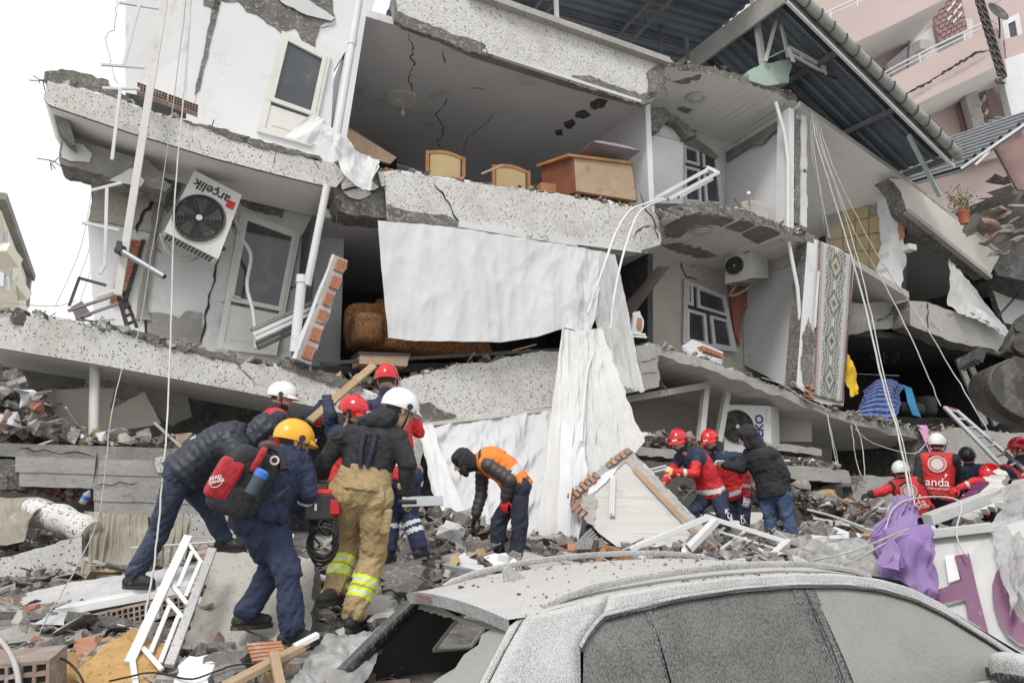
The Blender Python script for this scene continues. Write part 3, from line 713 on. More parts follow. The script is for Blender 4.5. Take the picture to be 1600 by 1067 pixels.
# dropped plaster on the soffits (bare concrete areas)
def on_soffit(pts, p0, o_n=UP, mt='concrete', seed=0):
 m = MB(); m.prism([on_plane(x, y, p0 - UP * .004, o_n) for x, y in jag(pts, 2, 6, seed=seed)], UP * .02, 0); bp('exposed_concrete', m, [mt])
S2 = F(1110, 318, -.45) - UP * .185; S3 = F(1170, 588, -.1) - UP * .175
on_soffit([(1034, 345), (1060, 338), (1110, 336), (1160, 345), (1216, 362), (1222, 372), (1180, 380), (1160, 366), (1120, 352), (1090, 352), (1060, 372), (1040, 372)], S2)
on_soffit([(1034, 384), (1060, 382), (1100, 392), (1122, 402), (1096, 404), (1060, 396)], S2, seed=3)
S1 = F(1140, 112, 0) - UP * .15
for k, pts in enumerate([[(1050, 128), (1080, 122), (1096, 118), (1094, 124), (1070, 132)], [(1058, 172), (1070, 168), (1082, 172), (1074, 178)], [(1130, 170), (1142, 164), (1140, 170)], [(1180, 164), (1206, 160), (1210, 164), (1190, 168)]]):
 on_soffit(pts, S1, seed=k)
# upper right recess
wall('wall', [(990, 150), (1150, 225), (1140, 380), (990, 380)], 1.9, .15, 'plaster')
m = MB(); quad(m, [(1136, 236, 1.88), (1244, 178, .1), (1240, 372, .1), (1132, 352, 1.88)], FD * .12 + FN * .05); bp('wall', m, ['plaster_clean'])
m = MB(); quad(m, [(1134, 238, 1.86), (1243, 172, .07), (1240, 190, .07), (1205, 208, .6), (1190, 226, .85), (1172, 226, 1.1), (1160, 236, 1.35), (1136, 254, 1.84)], FD * .03); bp('exposed_concrete', m, ['concrete'])
m = MB(); m.prism([F(1014, 206, 1.2), F(1068, 216, 1.2), F(1066, 318, 1.2), F(1012, 318, 1.2)], FN * .5); bp('pillar', m, ['plaster_clean'])
m = MB(); quad(m, [(1034, 192, 1.17), (1056, 186, 1.17), (1070, 206, 1.17), (1066, 220, 1.17), (1014, 208, 1.17), (1020, 204, 1.17)], FN * .4); bp('pillar', m, ['plaster'])
leaf('window', [F(1066, 222, 1.82), F(1122, 244, 1.82), F(1132, 322, 1.82), F(1066, 318, 1.82)], 'pvc', panes=((0, 0, .5, .35), (.5, 0, 1, .35), (0, .35, .5, 1), (.5, .35, 1, 1)), rim=.07, parent=BLD)
m = MB(); quad(m, [(1066, 196, 1.8), (1090, 196, 1.8), (1086, 214, 1.8), (1124, 244, 1.8), (1120, 250, 1.8), (1066, 224, 1.8)], FN * .1); bp('exposed_concrete', m, ['concrete'])
# corner column with its bare concrete core
m = MB(); m.prism([F(1233, 168, .02), F(1241, 172, .02), F(1240, 358, .02), F(1230, 355, .02)], FN * .3); bp('column', m, ['plaster_clean'])
m = MB(); fpoly(m, [(1241, 186), (1252, 186), (1252, 352), (1241, 348)], .03, .3, 0, 0, 1.5, step=5); bp('column_core', m, ['concrete_broken'])
m = MB(); fpoly(m, [(1252, 180), (1261, 182), (1261, 356), (1252, 352)], .0, .3, 0, 0, 1.2); bp('column', m, ['plaster'])
# middle right recess
wall('wall', [(1000, 350), (1190, 370), (1190, 600), (1000, 600)], 1.9, .15, 'plaster_cream')
m = MB(); quad(m, [(1157, 400, 1.86), (1270, 372, .05), (1256, 618, .05), (1163, 570, 1.86)], FD * .12 + FN * .05); bp('wall', m, ['plaster_clean'])
m = MB(); quad(m, [(1200, 388, 1.2), (1258, 380, .2), (1256, 404, .2), (1222, 418, .75), (1206, 424, 1.0)], FD * .02, 0); bp('exposed_concrete', m, ['plaster_cream'])
leaf('window', [F(1070, 436, 1.82), F(1134, 462, 1.8), F(1152, 550, 1.72), F(1068, 536, 1.82)], 'pvc', panes=((0, 0, .24, .42), (.24, 0, 1, .42), (0, .42, .5, 1), (.5, .42, 1, 1)), rim=.075, parent=BLD)
fcrackR = [(1166, 556, 1.8), (1190, 552, 1.4), (1208, 556, 1.1), (1220, 568, .9), (1236, 566, .6), (1240, 580, .5)]
m = MB(); _sp0 = F(1157, 400, 1.86); _sn = nrm(np.cross(F(1270, 372, .05) - _sp0, F(1163, 570, 1.86) - _sp0)); _sn = _sn if np.dot(_sn, _sp0 - CAM) < 0 else -_sn
crack(m, [on_plane(x, y, _sp0, _sn) for x, y, _ in fcrackR], _sn, .02); bp('crack', m, ['gap_shade'])
fcrack([(1062, 390), (1066, 420), (1072, 432), (1094, 440)], 1.885, .02); fcrack([(1078, 424), (1086, 408), (1100, 400)], 1.885, .015)
# bricks showing in the corner beside the middle window
m = MB(); quad(m, [(1140, 440, 1.78), (1172, 440, 1.7), (1168, 480, 1.72), (1158, 500, 1.78), (1156, 540, 1.8), (1148, 520, 1.8)], FN * .06); bp('exposed_brickwork', m, ['brick_red'])
# lowest storey, right: wall behind the outdoor unit
wall('wall', [(970, 590), (1300, 600), (1300, 800), (970, 800)], 2.0, .15, 'plaster_cream')
m = MB(); quad(m, [(1215, 642, 1.0), (1268, 640, .6), (1268, 690, .6), (1215, 690, 1.0)], FD * .3 + FN * .3); bp('wall_stub', m, ['plaster_cream'])
for a, b in (((1103, 600, .5), (1094, 690, .4)), ((1136, 612, .6), (1122, 690, .5))):
 m = MB(); m.bar(F(*a), F(*b), .10, .10); bp('door_jamb', m, ['pvc_cream'])

# ---- far right wing
def slab_in(a, b, t, depth, mt, sof, name='floor_slab'):
 m = MB(); A, B = F(*a), F(*b); D = FN * depth
 m.prism([A, B, B - UP * t, A - UP * t], D, 0, 1); bp(name, m, [mt, sof])
slab_in((1250, 158, -.02), (1424, 282, -.02), .1, 3.0, 'concrete_pale', 'ceiling_light')
slab_in((1424, 282, .0), (1600, 420, 0), .1, 3.0, 'concrete_pale', 'ceiling_light')
wall('edge_beam', [(1388, 279), (1420, 279), (1490, 340), (1562, 400), (1546, 432), (1480, 382), (1416, 328), (1408, 300)], .0, .35, 'plaster_cream', 1.2)
m = MB(); m.bar(F(1416, 330, .02), F(1546, 434, .02), .12, .08); bp('cornice', m, ['concrete_pale'])
m = MB(); quad(m, [(1262, 290, 2.4), (1300, 298, 2.4), (1388, 280, .5), (1412, 296, .4), (1300, 338, 2.0), (1264, 340, 2.4)], FN * .1); bp('wall', m, ['concrete'])
m = MB(); quad(m, [(1258, 280, 2.9), (1420, 280, 2.9), (1420, 470, 2.9), (1258, 470, 2.9)], FN * .1); bp('wall', m, ['room_shade'])
# yellow tiled kitchen wall, tile by tile
yw = [F(1296, 336, 1.9), F(1402, 300, .5), F(1402, 452, .5), F(1300, 436, 1.9)]
m = MB(); m.prism(yw, FN * .12, 0); tw = bp('tiled_wall', m, ['concrete_pale'])
q = random.Random(5); ynv = nrm(np.cross(yw[1] - yw[0], yw[3] - yw[0])); ynv = ynv if np.dot(ynv, yw[0] - CAM) < 0 else -ynv
for i in range(5):
 for j in range(5):
  if (i, j) in ((0, 0), (4, 0), (3, 0)): continue
  u0, u1, v0, v1 = i / 5 + .006, (i + 1) / 5 - .006, j / 5 + .006, (j + 1) / 5 - .006
  m = MB(); off = ynv * (.012 + q.uniform(0, .006)); m.prism([lerp4(yw, u0, v0) + off, lerp4(yw, u1, v0) + off, lerp4(yw, u1, v1) + off, lerp4(yw, u0, v1) + off], -ynv * .011, 0)
  t = m.obj('tile', ['tile_yellow'], tw)
m = MB(); fpoly(m, [(1386, 300), (1412, 296), (1416, 330), (1412, 370), (1416, 400), (1408, 450), (1388, 442), (1392, 380)], .35, .25, 0, 0, 2.5, step=6); bp('wall_stub', m, ['plaster'])
m = MB(); fpoly(m, [(1405, 350), (1414, 346), (1413, 372), (1406, 376)], .33, .05, 0, 0, 1.5, step=5); bp('exposed_brickwork', m, ['clay'])
# middle slab and beam of the far right wing
slab_in((1300, 384, -.03), (1420, 456, -.03), .12, 2.2, 'concrete_pale', 'ceiling_light')
wall('edge_beam', [(1420, 470), (1450, 472), (1500, 488), (1566, 508), (1572, 520), (1566, 538), (1558, 549), (1478, 531), (1451, 520), (1422, 508)], -.02, .4, 'concrete_pale', 1.6)
wall('edge_beam', [(1322, 478), (1420, 466), (1424, 508), (1380, 514), (1322, 524)], .35, .5, 'concrete', 1.5)
fcrack([(1450, 472), (1450, 520)], -.03, .04); fcrack([(1366, 500), (1385, 496), (1402, 474)], .34, .02)
m = MB(); m.bar(F(1424, 512, .1), F(1562, 553, .1), .10, .06); bp('cornice', m, ['concrete'])
slab_in((1322, 470, .45), (1600, 520, .45), .12, 4, 'concrete', 'room_shade')
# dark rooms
room(F(1416, 310, .5), F(1640, 440, .5), F(1416, 470, .5), F(1640, 520, .5), 3.6, 'ceiling_paint', 'room_shade', 'room_shade')
room(F(1262, 520, .5), F(1640, 545, .5), F(1318, 656, .4), F(1640, 690, .4), 3.8, 'room_shade', 'room_shade', 'room_shade')
wall('wall', [(1546, 440), (1610, 436), (1610, 520), (1572, 512), (1560, 480)], .5, .12, 'plaster_clean', 1.2)
# slab edge and pale block below the dark room
wall('edge_beam', [(1453, 674), (1500, 668), (1640, 680), (1640, 760), (1560, 750), (1456, 742)], -.25, .7, 'concrete_pale', 2)
slab_in((1280, 632, .02), (1455, 684, .02), .1, 2.6, 'concrete_pale', 'concrete')
wall('fallen_beam', [(1222, 726), (1326, 736), (1330, 754), (1228, 746)], -.5, .7, 'concrete_pale', 1.6)
wall('fallen_beam', [(1196, 690), (1284, 702), (1284, 712), (1196, 702)], .2, .5, 'concrete_pale', 1.6)
wall('fallen_wall', [(1330, 760), (1352, 742), (1440, 752), (1442, 800), (1380, 812), (1336, 800)], -.4, .4, 'concrete_pale', 2.5)
wall('fallen_wall', [(1236, 770), (1330, 752), (1350, 802), (1330, 860), (1236, 860)], -.2, .4, 'concrete', 3)
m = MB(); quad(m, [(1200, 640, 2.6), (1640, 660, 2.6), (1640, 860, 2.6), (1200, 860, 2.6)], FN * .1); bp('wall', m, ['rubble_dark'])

# ---- lowest level, centre and left
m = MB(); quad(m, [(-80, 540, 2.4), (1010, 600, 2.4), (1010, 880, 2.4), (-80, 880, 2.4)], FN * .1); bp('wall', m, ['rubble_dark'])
slab_in((960, 622, .25), (1110, 596, .25), .1, 1.6, 'concrete_pale', 'plaster_cream')
wall('fallen_beam', [(986, 694), (1040, 700), (1100, 706), (1100, 722), (1000, 712), (984, 706)], -.7, .6, 'concrete_pale', 2)
# board-marked concrete beam, lying along the foot of the facade: four board courses
CO = ['concrete', 'concrete']
for k, (y0, y1, x0, x1, dx) in enumerate([(692, 713, -60, 350, .012), (712.4, 736.5, 24, 352, 0), (735.8, 758.5, 30, 350, .010), (757.8, 777.5, 146, 348, .003), (776.8, 800, 147, 346, .012)]):
 m = MB(); s = .032
 fpoly(m, [(x0, y0 + s * x0), (x1, y0 + s * x1), (x1 + 2, y1 + s * x1), (x0, y1 + s * x0)], -.25 + dx, .6, 0, 0, .5, step=10, seed=k); bp('fallen_beam', m, ['concrete' if k == 0 else 'concrete_pale'])
wall('fallen_beam', [(-60, 716), (24, 718), (34, 742), (74, 752), (40, 762), (-60, 764)], -.22, .6, 'concrete_broken', 2.5)
wall('tile_scrap', [(240, 716), (254, 712), (264, 720), (258, 738), (246, 738)], -.275, .02, 'mosaic', 1.2)
fcrack([(152, 706), (150, 730), (146, 756)], -.262, .02); fcrack([(30, 700), (80, 706), (120, 706), (148, 714)], -.262, .018); fcrack([(148, 758), (200, 756), (216, 752)], -.262, .015)
# leaning plaster sheets in the gap above that beam
wall('fallen_ceiling', [(84, 610), (180, 606), (172, 640), (226, 612), (252, 662), (190, 672), (120, 676), (64, 640)], .9, .06, 'plaster_cream', 1.2)
wall('fallen_ceiling', [(0, 560), (140, 580), (130, 604), (50, 610), (-30, 640), (-60, 560)], 1.6, .1, 'concrete', 2)
wall('fallen_ceiling', [(150, 584), (290, 604), (300, 650), (270, 666), (230, 640), (170, 610)], 1.3, .1, 'concrete_pale', 2)
m = MB(); m.tube([F(148, 566, .3), F(146, 690, .15)], .055, 12); bp('prop_post', m, ['paint_rusty'], smooth=40)
# mosaic panels tumbled at the foot
wall('fallen_panel', [(-40, 880), (40, 862), (128, 838), (132, 900), (90, 926), (-40, 950)], -1.5, .15, 'mosaic', 2)
wall('fallen_panel', [(255, 800), (370, 806), (370, 880), (240, 880)], -.9, .15, 'mosaic', 1.5)
wall('fallen_panel', [(566, 665), (660, 672), (660, 760), (560, 760)], -.2, .12, 'mosaic', 2)

# ---- rubble lines along every broken edge
def ledge(label, path, n, smin, smax, o, seed, lift=.5, weights=RW):
 m = MB(); rubble_px(m, path, n, smin, smax, o, lift, seed, weights)
 tag(m.obj('rubble', RUB), label, 'rubble', kind='stuff')
ledge('crumbled concrete along the top of the upper left tiled balcony edge', [(75, 128), (200, 160), (300, 193), (440, 233), (545, 262)], 260, .02, .10, (.02, .7), 1)
ledge('broken concrete and sticks along the top of the lower left tiled balcony edge', [(-20, 488), (101, 499), (196, 522), (304, 549), (439, 572), (560, 600)], 800, .02, .13, (.02, .9), 2)
ledge('bricks and plaster crumbs heaped on the middle tiled balcony edge', [(595, 266), (680, 275), (880, 304), (1020, 326)], 420, .015, .10, (.02, .5), 3, weights=(6, 3, 4, 5, 3, 2, 3, 1))
ledge('rubble lying along the top of the sagging lower centre beam', [(470, 580), (600, 600), (716, 570), (875, 549), (1010, 540)], 520, .02, .11, (.02, .8), 4, weights=(6, 4, 4, 5, 2, 2, 1, 2))
ledge('flat concrete flakes along the curved middle slab of the right wing', [(1030, 328), (1110, 318), (1210, 346), (1275, 368)], 260, .02, .10, (-.3, .3), 5)
ledge('concrete crumbs and brick bits on the sloping lower slab of the right wing', [(1030, 540), (1110, 564), (1230, 610), (1330, 646), (1450, 676)], 420, .02, .10, (-.05, .6), 6, weights=(6, 4, 4, 4, 3, 2, 2, 1))
ledge('concrete crumbs along the roof edge of the right wing', [(1045, 94), (1140, 110), (1246, 150)], 140, .015, .07, (.0, .3), 7)
ledge('rubble along the slab under the dark room of the right wing', [(1330, 646), (1440, 668), (1600, 684)], 320, .02, .12, (-.2, .9), 8)
ledge('broken slabs and splinters crushed under the lower left balcony', [(-40, 668), (60, 672), (150, 690), (330, 706)], 900, .03, .17, (-.1, 1.3), 9, 1.0, (8, 5, 4, 2, 3, 5, 1.5, 1))
ledge('splintered concrete spilling at the far left end under the balcony', [(-60, 610), (0, 630), (60, 650)], 420, .03, .2, (-.1, 1.2), 10, 1.6)
ledge('brick and rubble heap beside the propped door jambs', [(985, 690), (1040, 690), (1100, 700)], 380, .03, .14, (-.6, 1.2), 11, 1.2, (6, 4, 3, 2, 5, 3, 4, .5))
ledge('rubble crushed between the fallen slabs at the right', [(1190, 760), (1300, 790), (1440, 812)], 600, .04, .2, (-1.0, 1.2), 12, 1.0)
ledge('rubble lying on the fallen slab behind the hooded man', [(1190, 716), (1330, 730)], 220, .02, .1, (-.5, .8), 13, .8)
ledge('brick rubble glowing red under the fallen left beam', [(0, 758), (60, 764), (140, 786)], 200, .03, .1, (-.1, .4), 14, 1.0, (1, 1, 0, 0, 4, 3, 8, 0))

# ---- bent reinforcing bars sticking out of the breaks
mat('rebar', (.16, .085, .05), (.10, .06, .04), rough=.8)
q = random.Random(31)
for (x, y, o, n, dx, dy) in ((76, 126, .2, 4, -14, 2), (92, 250, .6, 3, -10, 4), (540, 300, .1, 5, -12, 12), (600, 620, .1, 4, -8, 16), (1030, 120, .1, 4, 10, 14), (1030, 350, .0, 5, 12, 8), (1150, 326, -.4, 4, 6, -8),
                             (1400, 284, .1, 4, -6, 12), (1550, 410, .1, 4, 10, 14), (1422, 500, .1, 3, -12, 8), (1565, 530, .1, 4, 12, 8), (1028, 600, .1, 4, 10, 8), (20, 740, -.2, 4, -6, 10), (250, 190, .2, 3, 8, -10), (350, 800, -.2, 3, 12, 6), (1330, 746, -.4, 4, 12, 6), (1460, 740, -.2, 3, -10, 10)):
 for k in range(n):
  a = F(x + q.gauss(0, 5), y + q.gauss(0, 5), o); b = F(x + dx * q.uniform(.5, 1.3) + q.gauss(0, 4), y + dy * q.uniform(.5, 1.3) + q.gauss(0, 4), o - q.uniform(0, .25)); c = b + V(q.gauss(0, .06), q.gauss(0, .05), q.gauss(-.05, .07))
  m = MB(); m.tube(smoothline([a, b, c], 8), .006, 5); bp('rebar', m, ['rebar'])
# ================================================================== people
mat('skin', (.58, .37, .27), (.52, .32, .235), sc=9, rough=.55)
mat('hair', (.03, .025, .022), (.05, .04, .035), sc=20, rough=.7)
mat('navy', (.015, .023, .058), (.022, .033, .075), (.10, .10, .105), sc=5, sc3=9, t3=(.58, .8), rough=.85, bump=.25, bsc=60, bd=.006, fold=.45, dust=.04)
mat('navy_dark', (.016, .020, .038), (.024, .029, .05), (.07, .07, .075), sc=5, sc3=9, t3=(.6, .8), rough=.85, bump=.25, bsc=60, bd=.006, fold=.45, dust=.04)
mat('black_cloth', (.014, .015, .018), (.022, .023, .027), (.055, .055, .056), sc=5, sc3=10, t3=(.6, .8), rough=.85, bump=.25, bsc=60, bd=.006, fold=.45, dust=.04)
mat('puffer_blue', (.016, .020, .030), (.022, .027, .040), sc=6, rough=.5, bump=.3, bsc=40, bd=.006)
mat('puffer_brown', (.045, .036, .036), (.06, .05, .05), sc=6, rough=.5, bump=.3, bsc=40, bd=.006)
mat('red_cloth', (.62, .018, .022), (.52, .014, .018), (.42, .03, .03), sc=5, sc3=12, t3=(.56, .7), rough=.75, bump=.2, bsc=60, bd=.006, fold=.45, dust=.12)
mat('red_deep', (.42, .012, .022), (.33, .010, .018), (.24, .02, .025), sc=5, sc3=12, rough=.8, bump=.25, bsc=50, bd=.006, fold=.45, dust=.12)
mat('orange_vest', (.85, .24, .02), (.76, .19, .015), sc=6, rough=.7, bump=.2, bsc=50, bd=.006, fold=.45, dust=.12)
mat('tan_cloth', (.40, .29, .145), (.34, .24, .115), (.26, .19, .11), sc=4, sc3=10, t3=(.56, .72), rough=.88, bump=.25, bsc=60, bd=.006, fold=.45, dust=.12)
mat('denim', (.035, .065, .13), (.055, .095, .18), (.13, .16, .21), sc=6, sc3=10, t3=(.58, .72), rough=.9, bump=.25, bsc=70, bd=.005, fold=.45, dust=.12)
mat('denim_dark', (.022, .034, .062), (.032, .048, .085), (.085, .10, .125), sc=6, sc3=9, t3=(.58, .74), rough=.9, bump=.25, bsc=70, bd=.005, fold=.45, dust=.12)
mat('reflect', (.62, .63, .64), (.54, .55, .56), sc=9, rough=.45)
mat('lime', (.62, .80, .02), (.55, .72, .02), sc=9, rough=.6)
mat('boot', (.018, .017, .016), (.03, .028, .027), (.16, .15, .14), sc=9, sc3=12, t3=(.56, .7), rough=.7, bump=.2, bsc=40, bd=.006)
mat('glove_red', (.60, .02, .03), (.5, .015, .02), rough=.7)
mat('glove_tan', (.40, .32, .19), (.33, .26, .15), (.10, .09, .08), sc=8, sc3=16, rough=.85)
mat('glove_orange', (.80, .36, .03), (.70, .62, .55), sc=9, rough=.7)
mat('glove_white', (.66, .65, .63), (.55, .54, .52), sc=8, rough=.8)
mat('glove_black', (.02, .02, .022), rough=.8)
mat('shell_white', (.80, .80, .79), (.74, .74, .73), (.60, .58, .55), sc=4, sc3=12, t3=(.64, .78), rough=.28, coat=.3)
mat('shell_red', (.62, .008, .012), (.55, .006, .01), (.40, .05, .05), sc=4, sc3=14, t3=(.66, .78), rough=.22, coat=.5)
mat('shell_yellow', (.86, .42, .015), (.80, .38, .012), (.70, .50, .25), sc=4, sc3=12, t3=(.64, .76), rough=.3, coat=.3)
mat('shell_black', (.015, .017, .022), rough=.3)
mat('print_white', (.78, .78, .78), rough=.6)
mat('eye_dark', (.02, .015, .012), rough=.2)
mat('print_pale', (.66, .55, .54), rough=.7)

def capsule(mb, a, b, ra, rb, n=12, flat=None, mi=0):
 """closed tapered capsule; flat=(axis, factor) squashes it across one axis"""
 a, b = np.array(a, float), np.array(b, float); d = b - a; L = np.linalg.norm(d); d = d / L if L > 1e-6 else V(0, 0, 1)
 x = nrm(np.cross(d, V(0, 0, 1) if abs(d[2]) < .9 else V(1, 0, 0))); y = np.cross(d, x)
 vs = []; rings = []
 prof = [(-math.cos(t), math.sin(t), 0) for t in (.35, .8, 1.25)] + [(math.cos(t), math.sin(t), 1) for t in (1.25, .8, .35)]
 for (h, r, e) in prof:
  c, rr = (a, ra) if e == 0 else (b, rb); cc = c + d * h * rr
  rings.append([cc + rr * r * (x * math.cos(2 * math.pi * j / n) + y * math.sin(2 * math.pi * j / n)) for j in range(n)])
 for rg in rings: vs += rg
 k = len(rings); fs = [[i * n + j, i * n + (j + 1) % n, (i + 1) * n + (j + 1) % n, (i + 1) * n + j] for i in range(k - 1) for j in range(n)]
 vs += [a - d * ra, b + d * rb]; p, q = k * n, k * n + 1
 fs += [[p, (j + 1) % n, j] for j in range(n)] + [[q, (k - 1) * n + j, (k - 1) * n + (j + 1) % n] for j in range(n)]
 if flat is not None:
  ax, f = nrm(np.array(flat[0], float)), flat[1]; c = (a + b) / 2
  vs = [v - ax * np.dot(v - (a + (b - a) * np.clip(np.dot(v - a, d) / max(L, 1e-6), 0, 1)), ax) * (1 - f) for v in vs]
 mb.add(vs, fs, mi)
def ellipsoid(mb, c, ax, ay, az, nu=16, nv=10, mi=0):
 c = np.array(c, float); vs = [c - az]; 
 for j in range(1, nv):
  t = math.pi * j / nv
  for i in range(nu):
   p = 2 * math.pi * i / nu; vs.append(c + math.sin(t) * (ax * math.cos(p) + ay * math.sin(p)) - az * math.cos(t))
 vs.append(c + az); fs = [[0, 1 + (i + 1) % nu, 1 + i] for i in range(nu)]
 for j in range(nv - 2):
  for i in range(nu): fs.append([1 + j * nu + i, 1 + j * nu + (i + 1) % nu, 1 + (j + 1) * nu + (i + 1) % nu, 1 + (j + 1) * nu + i])
 e = len(vs) - 1; o = 1 + (nv - 2) * nu; fs += [[e, o + i, o + (i + 1) % nu] for i in range(nu)]
 mb.add(vs, fs, mi)
def loft(mb, rings):
 n = len(rings[0]); vs = [p for r in rings for p in r]; k = len(rings)
 fs = [[i * n + j, i * n + (j + 1) % n, (i + 1) * n + (j + 1) % n, (i + 1) * n + j] for i in range(k - 1) for j in range(n)]
 vs += [np.mean(rings[0], 0), np.mean(rings[-1], 0)]
 fs += [[k * n, (j + 1) % n, j] for j in range(n)] + [[k * n + 1, (k - 1) * n + j, (k - 1) * n + (j + 1) % n] for j in range(n)]
 mb.add(vs, fs)
DG = None
def fuse(mb, voxel, smooth=3):
 """overlapping closed shapes -> one continuous skin, returned as (verts, faces)"""
 me = bpy.data.meshes.new('tmp'); me.from_pydata(mb.v, [], mb.f)
 o = bpy.data.objects.new('tmp', me); COL.objects.link(o)
 r = o.modifiers.new('r', 'REMESH'); r.mode = 'VOXEL'; r.voxel_size = voxel; r.use_smooth_shade = True
 if smooth:
  s = o.modifiers.new('s', 'SMOOTH'); s.iterations = smooth; s.factor = .5
 dg = bpy.context.evaluated_depsgraph_get(); ev = o.evaluated_get(dg); em = ev.to_mesh()
 nv = len(em.vertices); co = np.empty(nv * 3, np.float32); em.vertices.foreach_get('co', co)
 no = np.empty(nv * 3, np.float32); em.vertices.foreach_get('normal', no)
 fs = [list(p.vertices) for p in em.polygons]; ev.to_mesh_clear()
 bpy.data.objects.remove(o); bpy.data.meshes.remove(me)
 return co.reshape(-1, 3).astype(float), no.reshape(-1, 3).astype(float), fs
def nearest_seg(pts, segs):
 best = np.full(len(pts), 1e9); idx = np.zeros(len(pts), int); tt = np.zeros(len(pts)); al = np.zeros(len(pts))
 for k, (nm, a, b, ra, rb) in enumerate(segs):
  d = b - a; L2 = np.dot(d, d); t = np.clip(((pts - a) @ d) / L2, 0, 1)
  dist = np.linalg.norm(pts - (a + t[:, None] * d), axis=1) - (ra + (rb - ra) * t)
  m = dist < best; best[m] = dist[m]; idx[m] = k; tt[m] = t[m]; al[m] = t[m] * math.sqrt(L2)
 return idx, tt, al
def skin_obj(name, parts_mb, segs, voxel, mats, rules, parent, wrinkle=.006, quilt=0, seed=0, smooth=3, base=0):
 co, no, fs = fuse(parts_mb, voxel, smooth)
 idx, tt, al = nearest_seg(co, segs)
 out = co.copy()
 for i in (range(len(co)) if wrinkle or quilt else ()):
  k = idx[i]; a, b = segs[k][1], segs[k][2]; d = nrm(b - a); p = co[i]; ax = al[i]; pr = p - a - d * np.dot(p - a, d)
  h = 0
  if wrinkle:
   skew = (pr[0] * 1.1 + pr[1] * .7 - pr[2] * .5)
   w1 = noise.noise(Vector((ax * 15 + k * 7 + skew * 12, pr[0] * 7 + seed, pr[1] * 7 + pr[2] * 7)))
   w2 = noise.noise(Vector((p[0] * 7 + seed, p[1] * 7, p[2] * 7)))
   w3 = noise.noise(Vector((p[0] * 26 + seed, p[1] * 26, p[2] * 26)))
   t_ = tt[i]; jn = .45 + 1.0 * max(0, 1 - min(t_, 1 - t_) / .3)
   h += wrinkle * ((.45 - abs(w1) * 2.4) * jn + 1.0 * w2 + .35 * w3)
  if quilt: h += quilt * (abs(math.sin(math.pi * ax / .062)) ** .6 - .7)
  out[i] = p + no[i] * h
 m = MB(); cen = np.array([out[f].mean(0) for f in fs]); fi, ft, fa = nearest_seg(cen, segs)
 mi = np.full(len(fs), base, int); names = [s[0] for s in segs]
 for r in rules:
  if callable(r): r(cen, mi, fi, ft, names); continue
  sn, t0, t1, k = r
  sel = np.array([n in sn for n in names])[fi] & (ft >= t0) & (ft <= t1); mi[sel] = k
 m.add(out, fs, list(map(int, mi))); return m.obj(name, mats, parent, smooth=180)
def ring(c, lat, fwd, a, b, n=18):
 return [c + lat * a * math.cos(2 * math.pi * j / n) + fwd * b * math.sin(2 * math.pi * j / n) for j in range(n)]

